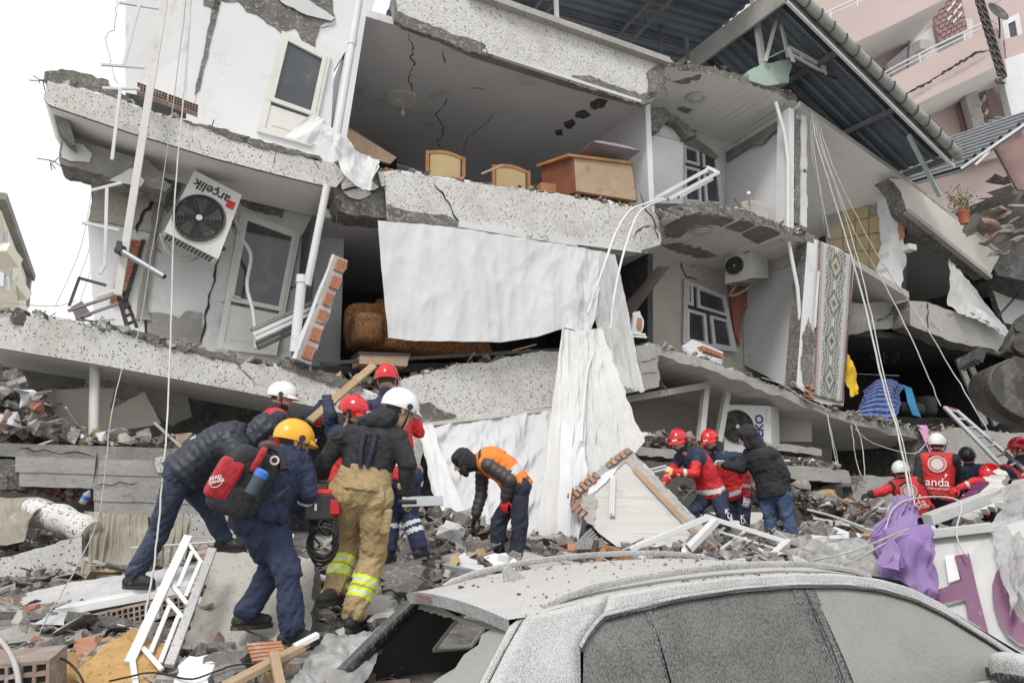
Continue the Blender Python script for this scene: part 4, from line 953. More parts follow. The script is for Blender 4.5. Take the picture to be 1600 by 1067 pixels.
def helmet_obj(c, f, u, shell, s, parent, style=0):
 """c head centre, f facing, u up"""
 f = nrm(f - u * np.dot(f, u)); l = np.cross(u, f); m = MB()
 A, B, H = .112 * s, .142 * s, .128 * s
 o = c + u * .035 * s - f * .004 * s
 def pt(az, el, k=1.0):
  ridge = 1 + .035 * math.exp(-((math.cos(az) * 0 + math.sin(az) * math.cos(el)) / .14) ** 2) * (math.sin(el) ** .5 if el > 0 else 0)
  ridge += .018 * math.exp(-((abs(math.sin(az) * math.cos(el)) - .45) / .09) ** 2) * (1 if el > .25 else 0)
  return o + (f * B * math.cos(az) * math.cos(el) + l * A * math.sin(az) * math.cos(el) + u * H * math.sin(el)) * ridge * k
 nu, nv = 32, 10; vs = []
 for j in range(nv + 1):
  el = -.22 + (math.pi / 2 + .22) * j / nv
  for i in range(nu): vs.append(pt(2 * math.pi * i / nu, el if j < nv else math.pi / 2 - .001))
 fs = [[j * nu + i, j * nu + (i + 1) % nu, (j + 1) * nu + (i + 1) % nu, (j + 1) * nu + i] for j in range(nv) for i in range(nu)]
 fs.append([nv * nu + i for i in range(nu)])
 base = len(vs)
 for i in range(nu): vs.append(o + (pt(2 * math.pi * i / nu, -.22) - o) * .90)          # inner lip
 fs += [[(i + 1) % nu, i, base + i, base + (i + 1) % nu] for i in range(nu)]
 fs.append([base + i for i in range(nu)])
 m.add(vs, fs); h = m.obj('helmet', [shell], parent, smooth=50)
 b = MB()                                                                                  # brim
 n = 12; vs = []
 for i in range(n + 1):
  az = -1.0 + 2.0 * i / n; e = pt(az, -.10); out = nrm(e - o - u * np.dot(e - o, u))
  vs += [e + u * .012 * s, e + out * .038 * s * math.cos(az * 1.4) ** .5 - u * .012 * s, e + out * .036 * s * math.cos(az * 1.4) ** .5 - u * .02 * s, e - u * .004 * s]
 fs = [[4 * i + k, 4 * i + (k + 1) % 4, 4 * i + 4 + (k + 1) % 4, 4 * i + 4 + k] for i in range(n) for k in range(4)]
 b.add(vs, fs); b.obj('brim', [shell], h, smooth=50)
 t = MB()
 for sg in (-1, 1):
  e = pt(sg * 1.35, -.2, .93); t.tube(smoothline([e, c + l * sg * .085 * s - u * .05 * s + f * .03 * s, c - u * .13 * s + f * .055 * s], 10), .007 * s, 6)
  e = pt(sg * 1.45, -.05, 1.01); t.disc(e, l * sg, .022 * s, .01 * s, 10)
 t.obj('chin_strap', ['shell_black'], h, smooth=40)
 if style == 1:                                                                            # lamp bracket and goggle clip
  t = MB(); e = pt(.9, .35, 1.03); e2 = pt(1.9, .35, 1.03); t.tube([pt(.6, .3, 1.04), pt(1.0, .33, 1.06), pt(1.5, .3, 1.05)], .016 * s, 8); t.obj('helmet_lamp', ['lime'], h, smooth=40)
  t = MB(); t.disc(pt(1.9, .1, 1.0), l, .035 * s, .014 * s, 14); t.tube([pt(1.9, .1, 1.04), pt(1.3, .25, 1.05)], .012 * s, 6); t.obj('clip', ['shell_black'], h, smooth=40)
 else:
  t = MB(); e = pt(0, .12, 1.02); t.box(e, f * .004 * s, l * .03 * s, u * .012 * s); t.obj('badge', ['print_white' if shell != 'shell_white' else 'shell_red'], h)
 return h
def hand_obj(w, h, pn, mt, s, parent, curl=.6, left=1, mt2=None, cuff=True):
 """w wrist, h towards the knuckles, pn palm normal"""
 h = nrm(h); pn = nrm(pn - h * np.dot(pn, h)); x = np.cross(h, pn) * left; m = MB()
 k0 = w + h * .088 * s
 capsule(m, w + h * .015 * s, w + h * .03 * s, .03 * s, .032 * s)
 for i in range(4):
  off = x * (.030 - .020 * i) * s; capsule(m, w + h * .02 * s + off * .8, k0 + off, .0165 * s, .0155 * s)
 for i, L in enumerate((.072, .082, .076, .060)):
  p = k0 + x * (.031 - .0205 * i) * s; d = h
  for j, (fr, r) in enumerate(((.46, .0115), (.32, .0105), (.26, .0095))):
   a = curl * (.9 + .15 * i * .3) * (.75 + .35 * j); 
   d = nrm(h * math.cos(a * (j + 1) * .75) + pn * math.sin(a * (j + 1) * .75) + x * (.05 - .035 * i))
   e = p + d * L * fr * s; capsule(m, p, e, r * s, r * .93 * s, 8); p = e
 p = w + h * .03 * s + x * .03 * s; d = nrm(h * .6 + x * .75 + pn * .35)
 e = p + d * .045 * s; capsule(m, p, e, .016 * s, .013 * s, 8); d2 = nrm(h * .8 + x * .25 + pn * (.3 + .5 * curl)); capsule(m, e, e + d2 * .034 * s, .012 * s, .010 * s, 8)
 if cuff: capsule(m, w - h * .045 * s, w + h * .015 * s, .040 * s, .036 * s)
 co, no, fs = fuse(m, .0046 * s, 2); g = MB(); mi = 0
 if mt2:
  cen = np.array([co[f].mean(0) for f in fs]); dd = (cen - w) @ h; mi = [1 if q < .045 * s else 0 for q in dd]
 g.add(co, fs, mi); return g.obj('glove', [mt] + ([mt2] if mt2 else []), parent, smooth=180)
def boot_obj(an, toe, up, s, parent, mt='boot', high=.07, shin=None):
 f = nrm(toe - up * np.dot(toe, up)); l = np.cross(up, f); m = MB(); shin = up if shin is None else shin
 capsule(m, an + shin * high * s, an - up * .02 * s, .046 * s, .05 * s)
 capsule(m, an - up * .045 * s - f * .045 * s, an - up * .05 * s + f * .13 * s, .044 * s, .042 * s)
 capsule(m, an - up * .01 * s, an - up * .045 * s + f * .11 * s, .045 * s, .04 * s)
 co, no, fs = fuse(m, .009 * s, 2)
 zz = (co - an) @ up; lo = -.085 * s; co[zz < lo] += np.outer(lo - zz[zz < lo], up)
 g = MB(); g.add(co, fs); b = g.obj('boot', [mt], parent, smooth=180)
 g = MB(); outline = []
 for k in range(20):
  t = 2 * math.pi * k / 20; w_ = .046 if math.cos(t) > -.3 else .04; outline.append(an - up * .068 * s + f * (.045 + .135 * math.cos(t)) * s + l * w_ * 1.08 * math.sin(t) * s)
 g.prism(outline, -up * .03 * s); g.obj('sole', ['rubble_dark' if mt != 'boot' else 'boot'], b)
 return b

def person(label, d, J, s=1.0, face=(0, -1, 0), up=None, jacket='navy', jrules=(), jm=(), jt=.020, quilt=0, trousers='navy_dark', tm=(), trules=(), tt=.018,
           helmet=None, hstyle=0, hood=None, gloves=None, curl=.6, toes=None, vest=None, hair=True, beard=False, collar=None, hips=None, wr=.006,
           boots='boot', spine=None, shoe_up=None, group=None, glove2=None, palm=None, voxel=None, bare=False, torso_w=1.0, jlow=-.06):
 voxel = voxel or (.011 if d < 7 else .0135)
 """J: joints in picture pixels with depth offset (m); built at depth d"""
 root = thing('person', label, 'person', group); seed = d * 3 + J['pv'][0] * .01
 q = {k: P(v[0], v[1], d + (v[2] if len(v) > 2 else 0)) for k, v in J.items()}
 f = nrm(np.array(face, float)); hd, nk, pv, ls, rs = q['hd'], q['nk'], q['pv'], q['ls'], q['rs']
 sh = nrm(rs - ls); spd = nrm(nk - pv)
 lath = nrm(np.array(hips, float)) if hips is not None else nrm(sh - spd * np.dot(sh, spd))
 lh = q.get('lh', pv - lath * .095 * s - spd * .02); rh = q.get('rh', pv + lath * .095 * s - spd * .02)
 mid = q.get('sp', (pv + nk) / 2)
 hu = nrm(np.array(up, float)) if up is not None else nrm(nrm(hd - nk) * .6 + UP * .6)
 # ---- torso rings
 def spine_pt(t): return (1 - t) ** 2 * pv + 2 * t * (1 - t) * (2 * mid - (pv + nk) / 2) + t * t * nk
 def torso(mb, g, t0=-.1, t1=1.0, flare=0, ring_only=False):
  rr = []
  prof = [(-.14, .11, .09), (-.06, .158, .115), (.05, .165, .118), (.25, .150, .110), (.45, .155, .115), (.65, .170, .122), (.80, .172, .118), (.90, .150, .10), (.97, .09, .08), (1.03, .062, .062)]
  for (t, a, b) in prof:
   if t < t0 - .02 or t > t1 + .02: continue
   c = spine_pt(max(t, 0)) + (spd * t * np.linalg.norm(nk - pv) if t < 0 else 0)
   e = min(1, max(0, t)); la = nrm(lath * (1 - e) + sh * e); dr = nrm(spine_pt(min(1, max(0, t) + .05)) - spine_pt(max(0, min(.95, t) - .05)))
   la = nrm(la - dr * np.dot(la, dr)); fw = np.cross(dr, la)
   gg = g + (flare if t < .12 else 0)
   rr.append(ring(c, la, fw, (a * torso_w + gg) * s, (b + gg) * s))
  loft(mb, rr); return rr
 tsegs = [('torso', spine_pt(i / 4), spine_pt((i + 1) / 4), .14 * s, .14 * s) for i in range(4)]
 def arms(mb, g, upto=1.0, segs=None):
  for sd, a, b, c in (('L', ls, q['le'], q['lw']), ('R', rs, q['re'], q['rw'])):
   capsule(mb, a, b, (.054 + g) * s, (.044 + g) * s); e = b + (c - b) * upto
   capsule(mb, b, e, (.044 + g) * s, (.036 + g) * s)
   capsule(mb, a, spine_pt(.86), (.058 + g) * s, (.075 + g) * s)
   if segs is not None: segs += [('ua' + sd, a, b, (.054 + g) * s, (.044 + g) * s), ('fa' + sd, b, e, (.044 + g) * s, (.034 + g) * s)]
 def legs(mb, g, upto=1.0, segs=None, gl=0):
  for sd, a, b, c in (('L', lh, q['lk'], q['la']), ('R', rh, q['rk'], q['ra'])):
   capsule(mb, a, b, (.088 + g) * s, (.060 + g) * s); e = b + (c - b) * upto
   capsule(mb, b, e, (.060 + g) * s, (.044 + g + gl) * s)
   m2 = b + (c - b) * .3; bk = np.cross(nrm(c - b), lath) ; capsule(mb, b + (c - b) * .15, b + (c - b) * .42, (.050 + g) * s, (.054 + g) * s)
   if segs is not None: segs += [('th' + sd, a, b, (.088 + g) * s, (.060 + g) * s), ('ca' + sd, b, e, (.060 + g) * s, (.046 + g) * s)]
  capsule(mb, lh, rh, (.095 + g) * s, (.095 + g) * s)
 # ---- body: head, neck, trunk and limbs as one skin
 hl = np.cross(hu, nrm(f - hu * np.dot(f, hu))); ff = np.cross(hl, hu)
 b = MB(); torso(b, -.012); arms(b, -.010); legs(b, -.010)
 for wr_, el in (('lw', 'le'), ('rw', 're')): capsule(b, q[wr_], q[wr_] + nrm(q[wr_] - q[el]) * .05 * s, .026 * s, .022 * s)
 for an, kn in (('la', 'lk'), ('ra', 'rk')): capsule(b, q[an], q[an] + nrm(q[an] - q[kn]) * .03, .03 * s, .03 * s)
 capsule(b, nk - spd * .03, hd - hu * .05 * s, .056 * s, .052 * s)
 ellipsoid(b, hd + hu * .025 * s - ff * .008 * s, hl * .078 * s, ff * .098 * s, hu * .098 * s)
 ellipsoid(b, hd - hu * .045 * s + ff * .022 * s, hl * .058 * s, ff * .068 * s, hu * .075 * s)
 capsule(b, hd - hu * .098 * s + ff * .058 * s, hd - hu * .09 * s + ff * .066 * s, .022 * s, .022 * s)
 capsule(b, hd + hu * .012 * s + ff * .088 * s, hd - hu * .030 * s + ff * .106 * s, .011 * s, .0165 * s)
 capsule(b, hd + hu * .022 * s + ff * .084 * s - hl * .03 * s, hd + hu * .022 * s + ff * .084 * s + hl * .03 * s, .013 * s, .013 * s)
 capsule(b, hd - hu * .062 * s + ff * .078 * s - hl * .018 * s, hd - hu * .062 * s + ff * .078 * s + hl * .018 * s, .012 * s, .012 * s)
 for sg in (-1, 1): capsule(b, hd + hl * sg * .080 * s - ff * .008 * s + hu * .015 * s, hd + hl * sg * .078 * s - ff * .004 * s - hu * .025 * s, .017 * s, .012 * s, flat=(hl, .6))
 def face_rule(cen, mi, fi, ft, names):
  r = cen - hd; x, y, z = r @ hl, r @ ff, r @ hu; near = np.linalg.norm(r, axis=1) < .19 * s
  if hair: mi[near & (z > -.03 * s) & ((y < .02 * s) & (np.abs(x) < .2) & ~((np.abs(x) > .074 * s) & (z < .05 * s)) | (z > .075 * s))] = 1
  if beard: mi[near & (z < -.056 * s) & (z > -.125 * s) & (y > -.01 * s) & ~((np.abs(z + .062 * s) < .010 * s) & (np.abs(x) < .022 * s)) & ~((z > -.05 * s) & (np.abs(x) < .05 * s) & (y > .05 * s) & (np.abs(x) > .014 * s) & False) & (np.abs(z + .005) > 0) & ~((y > .05 * s) & (z > -.042 * s))] = 1
 skin_obj('body', b, tsegs, .0095 if d < 9 else .0105, ['skin', 'hair'], [face_rule], root, 0, smooth=2)
 e = MB()
 for sg in (-1, 1): ellipsoid(e, hd + hl * sg * .031 * s + ff * .087 * s + hu * .004 * s, hl * .013 * s, ff * .006 * s, hu * .006 * s, 10, 6)
 e.obj('eyes', ['eye_dark'], root, smooth=180)
 e = MB()
 for sg in (-1, 1): capsule(e, hd + hl * sg * .014 * s + ff * .097 * s + hu * .024 * s, hd + hl * sg * .046 * s + ff * .085 * s + hu * .026 * s, .005 * s, .004 * s, 6)
 e.obj('eyebrows', ['hair'], root, smooth=180)
 # ---- trousers
 tb = MB(); segs = []; legs(tb, tt, .90, segs, .012); rr = torso(tb, tt * .6, -.14, .14)
 segs.append(('pelvis', lh, rh, .1 * s, .1 * s))
 skin_obj('trousers', tb, segs, voxel, [trousers] + list(tm), list(trules), root, wr * 1.3, 0, seed)
 # ---- jacket
 jb = MB(); segs = []; torso(jb, jt, jlow, 1.0, .012); arms(jb, jt * .85, .97, segs)
 capsule(jb, nk - spd * .02, nk + nrm(hd - nk) * .035 * s, .068 * s, .066 * s)
 if collar is None: collar = jacket
 segs += tsegs
 tk = len(segs) - 4
 rules = []
 for r in jrules:
  if callable(r): rules.append(r)
  elif r[0] == 'torso':
   def mk(t0, t1, kk):
    def fn(cen, mi, fi, ft, names):
     k = fi - tk; t = (k + ft) / 4; mi[(k >= 0) & (t >= t0) & (t <= t1)] = kk
    return fn
   rules.append(mk(*r[1:]))
  else: rules.append(r)
 skin_obj('jacket', jb, segs, voxel, [jacket] + list(jm), rules, root, wr if not quilt else wr * .5, quilt, seed + 5)
 fwd_t = np.cross(spd, sh)
 if vest:
  vb = MB(); torso(vb, jt + .013, -.06, .93)
  for sg, a in ((-1, ls), (1, rs)): capsule(vb, spine_pt(.9), a - (a - spine_pt(.9)) * .25, (.07 + jt + .012) * s, (.05 + jt + .012) * s)
  vr = []
  for r in vest.get('rules', ()):
   if callable(r): vr.append(r)
   else:
    def mk2(t0, t1, kk):
     def fn(cen, mi, fi, ft, names): t = (fi + ft) / 4; mi[(t >= t0) & (t <= t1)] = kk
     return fn
    vr.append(mk2(*r[1:]))
  skin_obj('vest', vb, tsegs, voxel, [vest['m']] + list(vest.get('mats', ())), vr, root, wr * .8, 0, seed + 9)
 if hood:
  hb = MB(); ellipsoid(hb, hd + hu * .022 * s - ff * .022 * s, hl * .107 * s, ff * .112 * s, hu * .128 * s)
  ellipsoid(hb, hd + hu * .06 * s + ff * .03 * s, hl * .090 * s, ff * .072 * s, hu * .07 * s)
  capsule(hb, hd - ff * .03 * s - hu * .03 * s, nk - spd * .02, .098 * s, .105 * s)
  for sg in (-1, 1): capsule(hb, hd + hl * sg * .072 * s + ff * .035 * s + hu * .05 * s, hd + hl * sg * .06 * s + ff * .035 * s - hu * .10 * s, .026 * s, .03 * s)
  capsule(hb, hd - hu * .125 * s + ff * .03 * s - hl * .05 * s, hd - hu * .125 * s + ff * .03 * s + hl * .05 * s, .03 * s, .03 * s)
  skin_obj('hood', hb, [('hood', nk, hd + hu * .1, .1, .1)], .009, [hood], [], root, .006, quilt * .7, seed)
 if helmet: helmet_obj(hd, ff, hu, helmet, s, root, hstyle)
 if gloves:
  for k, (wn, en, lr) in enumerate((('lw', 'le', 1), ('rw', 're', -1))):
   g = gloves[k] if isinstance(gloves, tuple) else gloves
   if not g: continue
   fd = nrm(q[wn] - q[en]); hv = q.get(wn + 'h'); hv = nrm(hv - q[wn]) if hv is not None else fd
   pn = np.array(palm[k], float) if palm else (np.cross(fd, np.cross(pv - q[wn], fd)))
   if np.linalg.norm(pn) < 1e-3: pn = ff
   cu = curl[k] if isinstance(curl, tuple) else curl
   hand_obj(q[wn], hv, pn, g, s, root, cu, lr, glove2)
 for k, (an, kn) in enumerate((('la', 'lk'), ('ra', 'rk'))):
  tv = np.array(toes[k], float) if toes else ff - UP * np.dot(ff, UP)
  su = UP if shoe_up is None else nrm(np.array(shoe_up[k], float))
  boot_obj(q[an], tv, su, s, root, boots, shin=nrm(q[kn] - q[an]))
 return dict(root=root, q=q, spine=spine_pt, sh=sh, spd=spd, fwd=fwd_t, hu=hu, ff=ff, hl=hl)
RED_J = dict(jacket='red_cloth', jm=('navy', 'reflect'), jrules=[('uaL', 0, .45, 1), ('uaR', 0, .45, 1), ('torso', .80, 1.0, 1), ('faL', .45, .62, 2), ('faR', .45, .62, 2), ('torso', .05, .14, 2)])
# firefighter
FF = person('firefighter in black hoodie and tan bunker trousers with lime bands, seen from behind', 5.6, dict(
 hd=(624, 642, .10), nk=(588, 662, .06), pv=(566, 768, 0), ls=(534, 684, 0), rs=(622, 684, .05),
 le=(507, 724, .02), lw=(501, 744, .12), re=(637, 726, .0), rw=(633, 768, .06),
 lk=(543, 842, .22), la=(524, 920, .05), rk=(584, 868, .1), ra=(552, 962, -.05), rwh=(640, 782, .1), lwh=(503, 760, .15)),
 s=1.02, face=(.72, .55, -.42), up=(.2, .1, .8), jacket='black_cloth', jt=.026, trousers='tan_cloth', tt=.036, tm=('lime', 'reflect'),
 trules=[('caL', .42, .50, 1), ('caL', .50, .56, 2), ('caL', .56, .62, 1), ('caL', .66, .73, 1), ('caL', .73, .79, 2), ('caL', .79, .86, 1),
   ('caR', .42, .49, 1), ('caR', .49, .54, 2), ('caR', .54, .60, 1), ('caR', .64, .70, 1), ('caR', .70, .75, 2), ('caR', .75, .81, 1)],
 jlow=.22, helmet='shell_white', hstyle=1, gloves='glove_tan', curl=.8, toes=((-.25, -.5, -.1), (.2, .8, 0)), wr=.009)
# high trouser bib, braces and bunched hood of the firefighter are part of his clothes
m = MB(); g = FF['spine']
rr = []
for t, a, b in ((-.02, .20, .155), (.12, .195, .15), (.26, .185, .142), (.34, .180, .140)):
 dr = FF['spd']; la = nrm(FF['sh'] - dr * np.dot(FF['sh'], dr)); fw = np.cross(dr, la); rr.append(ring(g(max(t, 0)) + (dr * t * .5 if t < 0 else 0), la, fw, a * 1.02, b * 1.02, 28))
loft(m, rr); skin_obj('trouser_bib', m, [('t', g(0), g(.4), .18, .18)], .011, ['tan_cloth'], [], FF['root'], .007, 0, 3)
m = MB()
for k in (-.055, .02):
 m.tube(smoothline([g(.30) + FF['sh'] * k * .6 - FF['fwd'] * .150, g(.55) + FF['sh'] * k - FF['fwd'] * .165, g(.80) + FF['sh'] * k - FF['fwd'] * .158], 12), .016, 6)
m.obj('braces', ['navy_dark'], FF['root'], smooth=60)
m = MB(); c = FF['q']['nk']; ellipsoid(m, c - FF['fwd'] * .07 + UP * .0, FF['sh'] * .135, FF['fwd'] * .085, UP * .075); ellipsoid(m, c - FF['fwd'] * .02 + UP * .04 + FF['sh'] * .05, FF['sh'] * .115, FF['fwd'] * .10, UP * .07)
skin_obj('hood', m, [('h', c, c + UP * .1, .1, .1)], .011, ['black_cloth'], [], FF['root'], .012, 0, 8)
m = MB(); kp = FF['q']['rk']; hp = FF['q']['pv']; cc = kp * .42 + hp * .58 + V(.125, -.06, -.02)
m.box(cc, V(.02, .012, 0), V(-.05, .075, 0) * .9, V(.01, 0, .085)); m.obj('trouser_pocket', ['tan_cloth'], FF['root'], bevel=.015)
# man with the red backpack
BP = person('man in navy overalls and yellow helmet wearing the red backpack', 5.3, dict(
 hd=(458, 692, .12), nk=(444, 712, .05), pv=(408, 806, 0), ls=(420, 716, -.08), rs=(470, 720, .12),
 le=(436, 768, .05), lw=(462, 790, .2), re=(482, 768, .12), rw=(476, 800, .25),
 lk=(428, 884, .12), la=(384, 958, .05), rk=(450, 900, -.05), ra=(456, 985, -.1), rwh=(490, 806, .35), lwh=(480, 800, .3)),
 s=1.0, face=(.75, .55, -.35), up=(.15, .1, .9), jacket='navy', jt=.03, jm=('reflect', 'orange_vest'), jrules=[('faR', .30, .42, 1)], trousers='navy', tt=.030, tm=('navy_dark',),
 helmet='shell_yellow', gloves='glove_black', toes=((.8, .5, .15), (.9, .25, 0)), wr=.011, hips=(.45, .85, 0))
# man in the padded jacket, striding
PF = person('man in dark hooded puffer jacket and dark jeans leaning far forward', 6.3, dict(
 hd=(410, 676, .1), nk=(386, 690, .06), pv=(288, 742, 0), ls=(362, 700, .2), rs=(368, 706, -.14), sp=(338, 700, .02),
 le=(396, 748, .2), lw=(430, 780, .3), re=(392, 760, -.1), rw=(430, 790, .1),
 lk=(330, 800, .25), la=(352, 842, .3), rk=(246, 836, -.05), ra=(210, 898, -.1)),
 s=1.04, face=(.75, -.1, -.65), up=(.75, .1, .75), jacket='puffer_blue', jt=.050, quilt=.011, trousers='denim_dark', tt=.022, hood='puffer_blue', gloves='glove_black',
 toes=((.9, -.1, -.1), (.9, -.2, -.12)), hips=(.1, -.95, 0), wr=.009)
# helper with the white helmet holding the plank
person('man in white helmet and red vest over navy sleeves gripping the wooden plank', 7.4, dict(
 hd=(440, 622, 0), nk=(432, 642, 0), pv=(424, 742, 0), ls=(420, 652, .18), rs=(436, 654, -.2),
 le=(462, 668, .2), lw=(506, 632, .25), re=(452, 690, -.2), rw=(482, 662, -.05),
 lk=(428, 810, .1), la=(422, 872, .1), rk=(440, 810, -.1), ra=(438, 872, -.1), rwh=(498, 652, -.02), lwh=(520, 620, .25)),
 s=.98, face=(.95, .05, -.05), jacket='navy_dark', jt=.03, vest=dict(m='red_cloth'), helmet='shell_white', gloves=('glove_black', 'glove_red'), beard=True, curl=.9, hips=(.2, -.95, 0))
# helper seen from behind, reaching up
person('helper in red helmet and navy-shouldered red jacket seen from behind, behind the firefighter', 7.1, dict(
 hd=(604, 596, .05), nk=(604, 618, .02), pv=(622, 744, 0), ls=(578, 636, 0), rs=(640, 642, .02),
 le=(572, 672, .16), lw=(590, 676, .38), re=(654, 676, .12), rw=(640, 662, .35),
 lk=(612, 804, .15), la=(606, 860, .1), rk=(640, 800, .12), ra=(656, 856, .05)),
 s=1.0, face=(-.1, .95, .15), **RED_J | dict(jrules=[('torso', .62, 1.0, 1), ('uaL', 0, .5, 1), ('uaR', 0, .3, 1), ('torso', .10, .17, 2)]), trousers='navy', tm=('reflect',), trules=[('caR', .30, .42, 1), ('caR', .52, .66, 1), ('caL', .30, .42, 1)], tt=.026,
 helmet='shell_red', gloves='glove_orange', toes=((.2, .9, 0), (.3, .9, 0)))
# helper crouched beyond the firefighter
person('helper in red helmet half hidden behind the firefighter, face turned down', 6.8, dict(
 hd=(552, 646, 0), nk=(542, 664, .05), pv=(530, 760, .1), ls=(520, 676, .15), rs=(558, 680, -.1),
 le=(516, 650, .05), lw=(512, 628, .2), re=(556, 730, .0), rw=(540, 760, .1),
 lk=(534, 810, .1), la=(530, 862, .1), rk=(550, 810, 0), ra=(548, 862, 0)),
 s=.98, face=(.8, -.2, -.4), jacket='navy', jm=('red_cloth',), jrules=[('torso', .0, .6, 1)], helmet='shell_red', gloves='glove_black', beard=True)
# man in the orange vest
OV = person('man in orange reflective vest and black hood bending to pick up debris', 8.2, dict(
 hd=(724, 722, .0), nk=(747, 722, .02), pv=(808, 762, 0), ls=(762, 726, -.17), rs=(754, 730, .16), sp=(782, 728, 0),
 le=(796, 750, -.22), lw=(790, 778, -.14), re=(752, 772, .18), rw=(744, 802, .15),
 lk=(812, 818, -.12), la=(808, 866, -.12), rk=(780, 814, .1), ra=(776, 862, .1), lwh=(787, 795, -.14), rwh=(738, 822, .13)),
 s=.98, face=(-.85, -.12, -.5), up=(-.45, 0, .9), jacket='puffer_brown', jt=.032, quilt=.010, trousers='navy_dark', tt=.03,
 vest=dict(m='orange_vest', mats=('reflect',), rules=[('torso', .20, .29, 1)]), hood='black_cloth', gloves=('glove_red', 'glove_black'), glove2=None, curl=(.5, .12), beard=True,
 toes=((-.9, -.2, 0), (-.9, -.1, 0)), hips=(0, 1, 0), wr=.008)
# three at the fallen wall
person('man in red and navy jacket and red helmet stooping over the tilted wall piece', 9.8, dict(
 hd=(1060, 690, -.05), nk=(1072, 706, 0), pv=(1112, 772, .05), ls=(1090, 712, -.14), rs=(1062, 716, .12), sp=(1098, 734, 0),
 le=(1086, 740, -.26), lw=(1054, 738, -.28), re=(1046, 742, .05), rw=(1038, 754, -.05),
 lk=(1130, 804, -.15), la=(1136, 862, -.1), rk=(1084, 800, -.05), ra=(1080, 862, 0), lwh=(1040, 732, -.28)),
 s=1.0, face=(-.35, -.7, -.5), up=(-.2, -.25, .95), **RED_J, trousers='navy', tt=.024, helmet='shell_red', gloves='glove_orange', glove2=None, beard=True, hips=(-.6, .75, 0), wr=.008)
person('bearded man in red jacket and red helmet standing beside the hooded man in jeans', 10.3, dict(
 hd=(1110, 690, -.05), nk=(1122, 706, 0), pv=(1150, 774, .05), ls=(1148, 714, -.12), rs=(1110, 718, .12),
 le=(1166, 746, -.16), lw=(1166, 774, -.2), re=(1106, 742, .05), rw=(1110, 764, -.05),
 lk=(1162, 810, -.1), la=(1164, 862, -.1), rk=(1142, 810, 0), ra=(1140, 862, 0)),
 s=1.0, face=(-.45, -.7, -.35), **RED_J, trousers='navy', tt=.024, helmet='shell_red', gloves='glove_white', beard=True, hips=(-.7, .65, 0), wr=.008)
person('man in black hooded coat and blue jeans seen from behind, arm stretched to his left', 9.7, dict(
 hd=(1168, 682, 0), nk=(1184, 698, .0), pv=(1210, 770, 0), ls=(1172, 710, .14), rs=(1208, 712, -.12),
 le=(1158, 732, .16), lw=(1134, 726, .15), re=(1226, 742, -.15), rw=(1222, 768, -.1),
 lk=(1202, 806, .05), la=(1212, 858, .05), rk=(1230, 808, -.08), ra=(1244, 858, -.1), lwh=(1118, 722, .15)),
 s=1.02, face=(-.8, .35, -.3), up=(-.3, 0, .95), jacket='black_cloth', jt=.036, trousers='denim', tt=.022, hood='black_cloth', gloves=('glove_white', None), hips=(.75, -.6, 0), wr=.010)
# team in printed red vests
def vest_print(pr, sc=1.0, t=.5, rows=True):
 c0 = pr['spine'](t); x = nrm(pr['sh'] - pr['spd'] * np.dot(pr['sh'], pr['spd'])); y = pr['spd']; z = np.cross(x, y)
 z = nrm(CAM - c0); z = nrm(z - y * np.dot(z, y))
 x = nrm(np.cross(y, z)); off = z * (.178 * sc)
 m = MB(); c = pr['spine'](t + .24) + off * .97
 m.disc(c, z, .105 * sc, .004, 32, r0=.092 * sc); m.disc(c, z, .084 * sc, .004, 28, r0=.079 * sc); m.disc(c, z, .070 * sc, .004, 24)
 m.obj('emblem', ['print_pale'], pr['root'])
 text_mesh('anda', .145 * sc, frame_m(pr['spine'](t - .18) + off, x, y, z), 'print_white', 'lettering', pr['root'], .003)
 if rows: text_mesh('ARAMA KURTARMA', .034 * sc, frame_m(pr['spine'](t - .32) + off, x, y, z), 'print_white', 'lettering', pr['root'], .003)
 m = MB(); p = pr['spine'](t - .16) + off + x * .088 * sc + y * .045 * sc; m.bar(p, p + y * .05 * sc, .008, .004, z); m.bar(p + y * .05 * sc, p + y * .04 * sc + x * .022 * sc, .02, .004, z); m.obj('emblem', ['print_white'], pr['root'])
v1 = person('rescuer in white helmet and printed red vest standing with back to us', 10.2, dict(
 hd=(1464, 696, .02), nk=(1464, 710, .02), pv=(1465, 778, 0), ls=(1440, 718, .1), rs=(1490, 718, -.1),
 le=(1434, 750, .05), lw=(1440, 776, .15), re=(1496, 750, .05), rw=(1490, 776, .15),
 lk=(1452, 818, .05), la=(1450, 866, 0), rk=(1478, 818, .05), ra=(1480, 866, 0)), s=.98, face=(.45, .85, -.2), hips=(.88,-.47,0), jacket='black_cloth', jt=.032, vest=dict(m='red_cloth'), hood=None, helmet='shell_white', gloves='glove_black', group=None)
vest_print(v1)
v2 = person('rescuer in white helmet and printed red vest crouching with left arm stretched out', 10.0, dict(
 hd=(1408, 738, .02), nk=(1412, 750, .02), pv=(1436, 800, .05), ls=(1396, 758, .1), rs=(1434, 754, -.06),
 le=(1380, 768, .0), lw=(1362, 772, .05), re=(1446, 778, .1), rw=(1440, 796, .2),
 lk=(1420, 842, .1), la=(1430, 876, -.05), rk=(1452, 842, .1), ra=(1456, 876, 0)), s=.92, face=(.1, .9, -.2), hips=(.88,-.47,0), jacket='black_cloth', jm=('red_cloth',), jrules=[('faL', 0, .85, 1), ('uaL', .5, 1, 1)], jt=.03, vest=dict(m='red_cloth'), helmet='shell_white', gloves='glove_black')
vest_print(v2, .9)
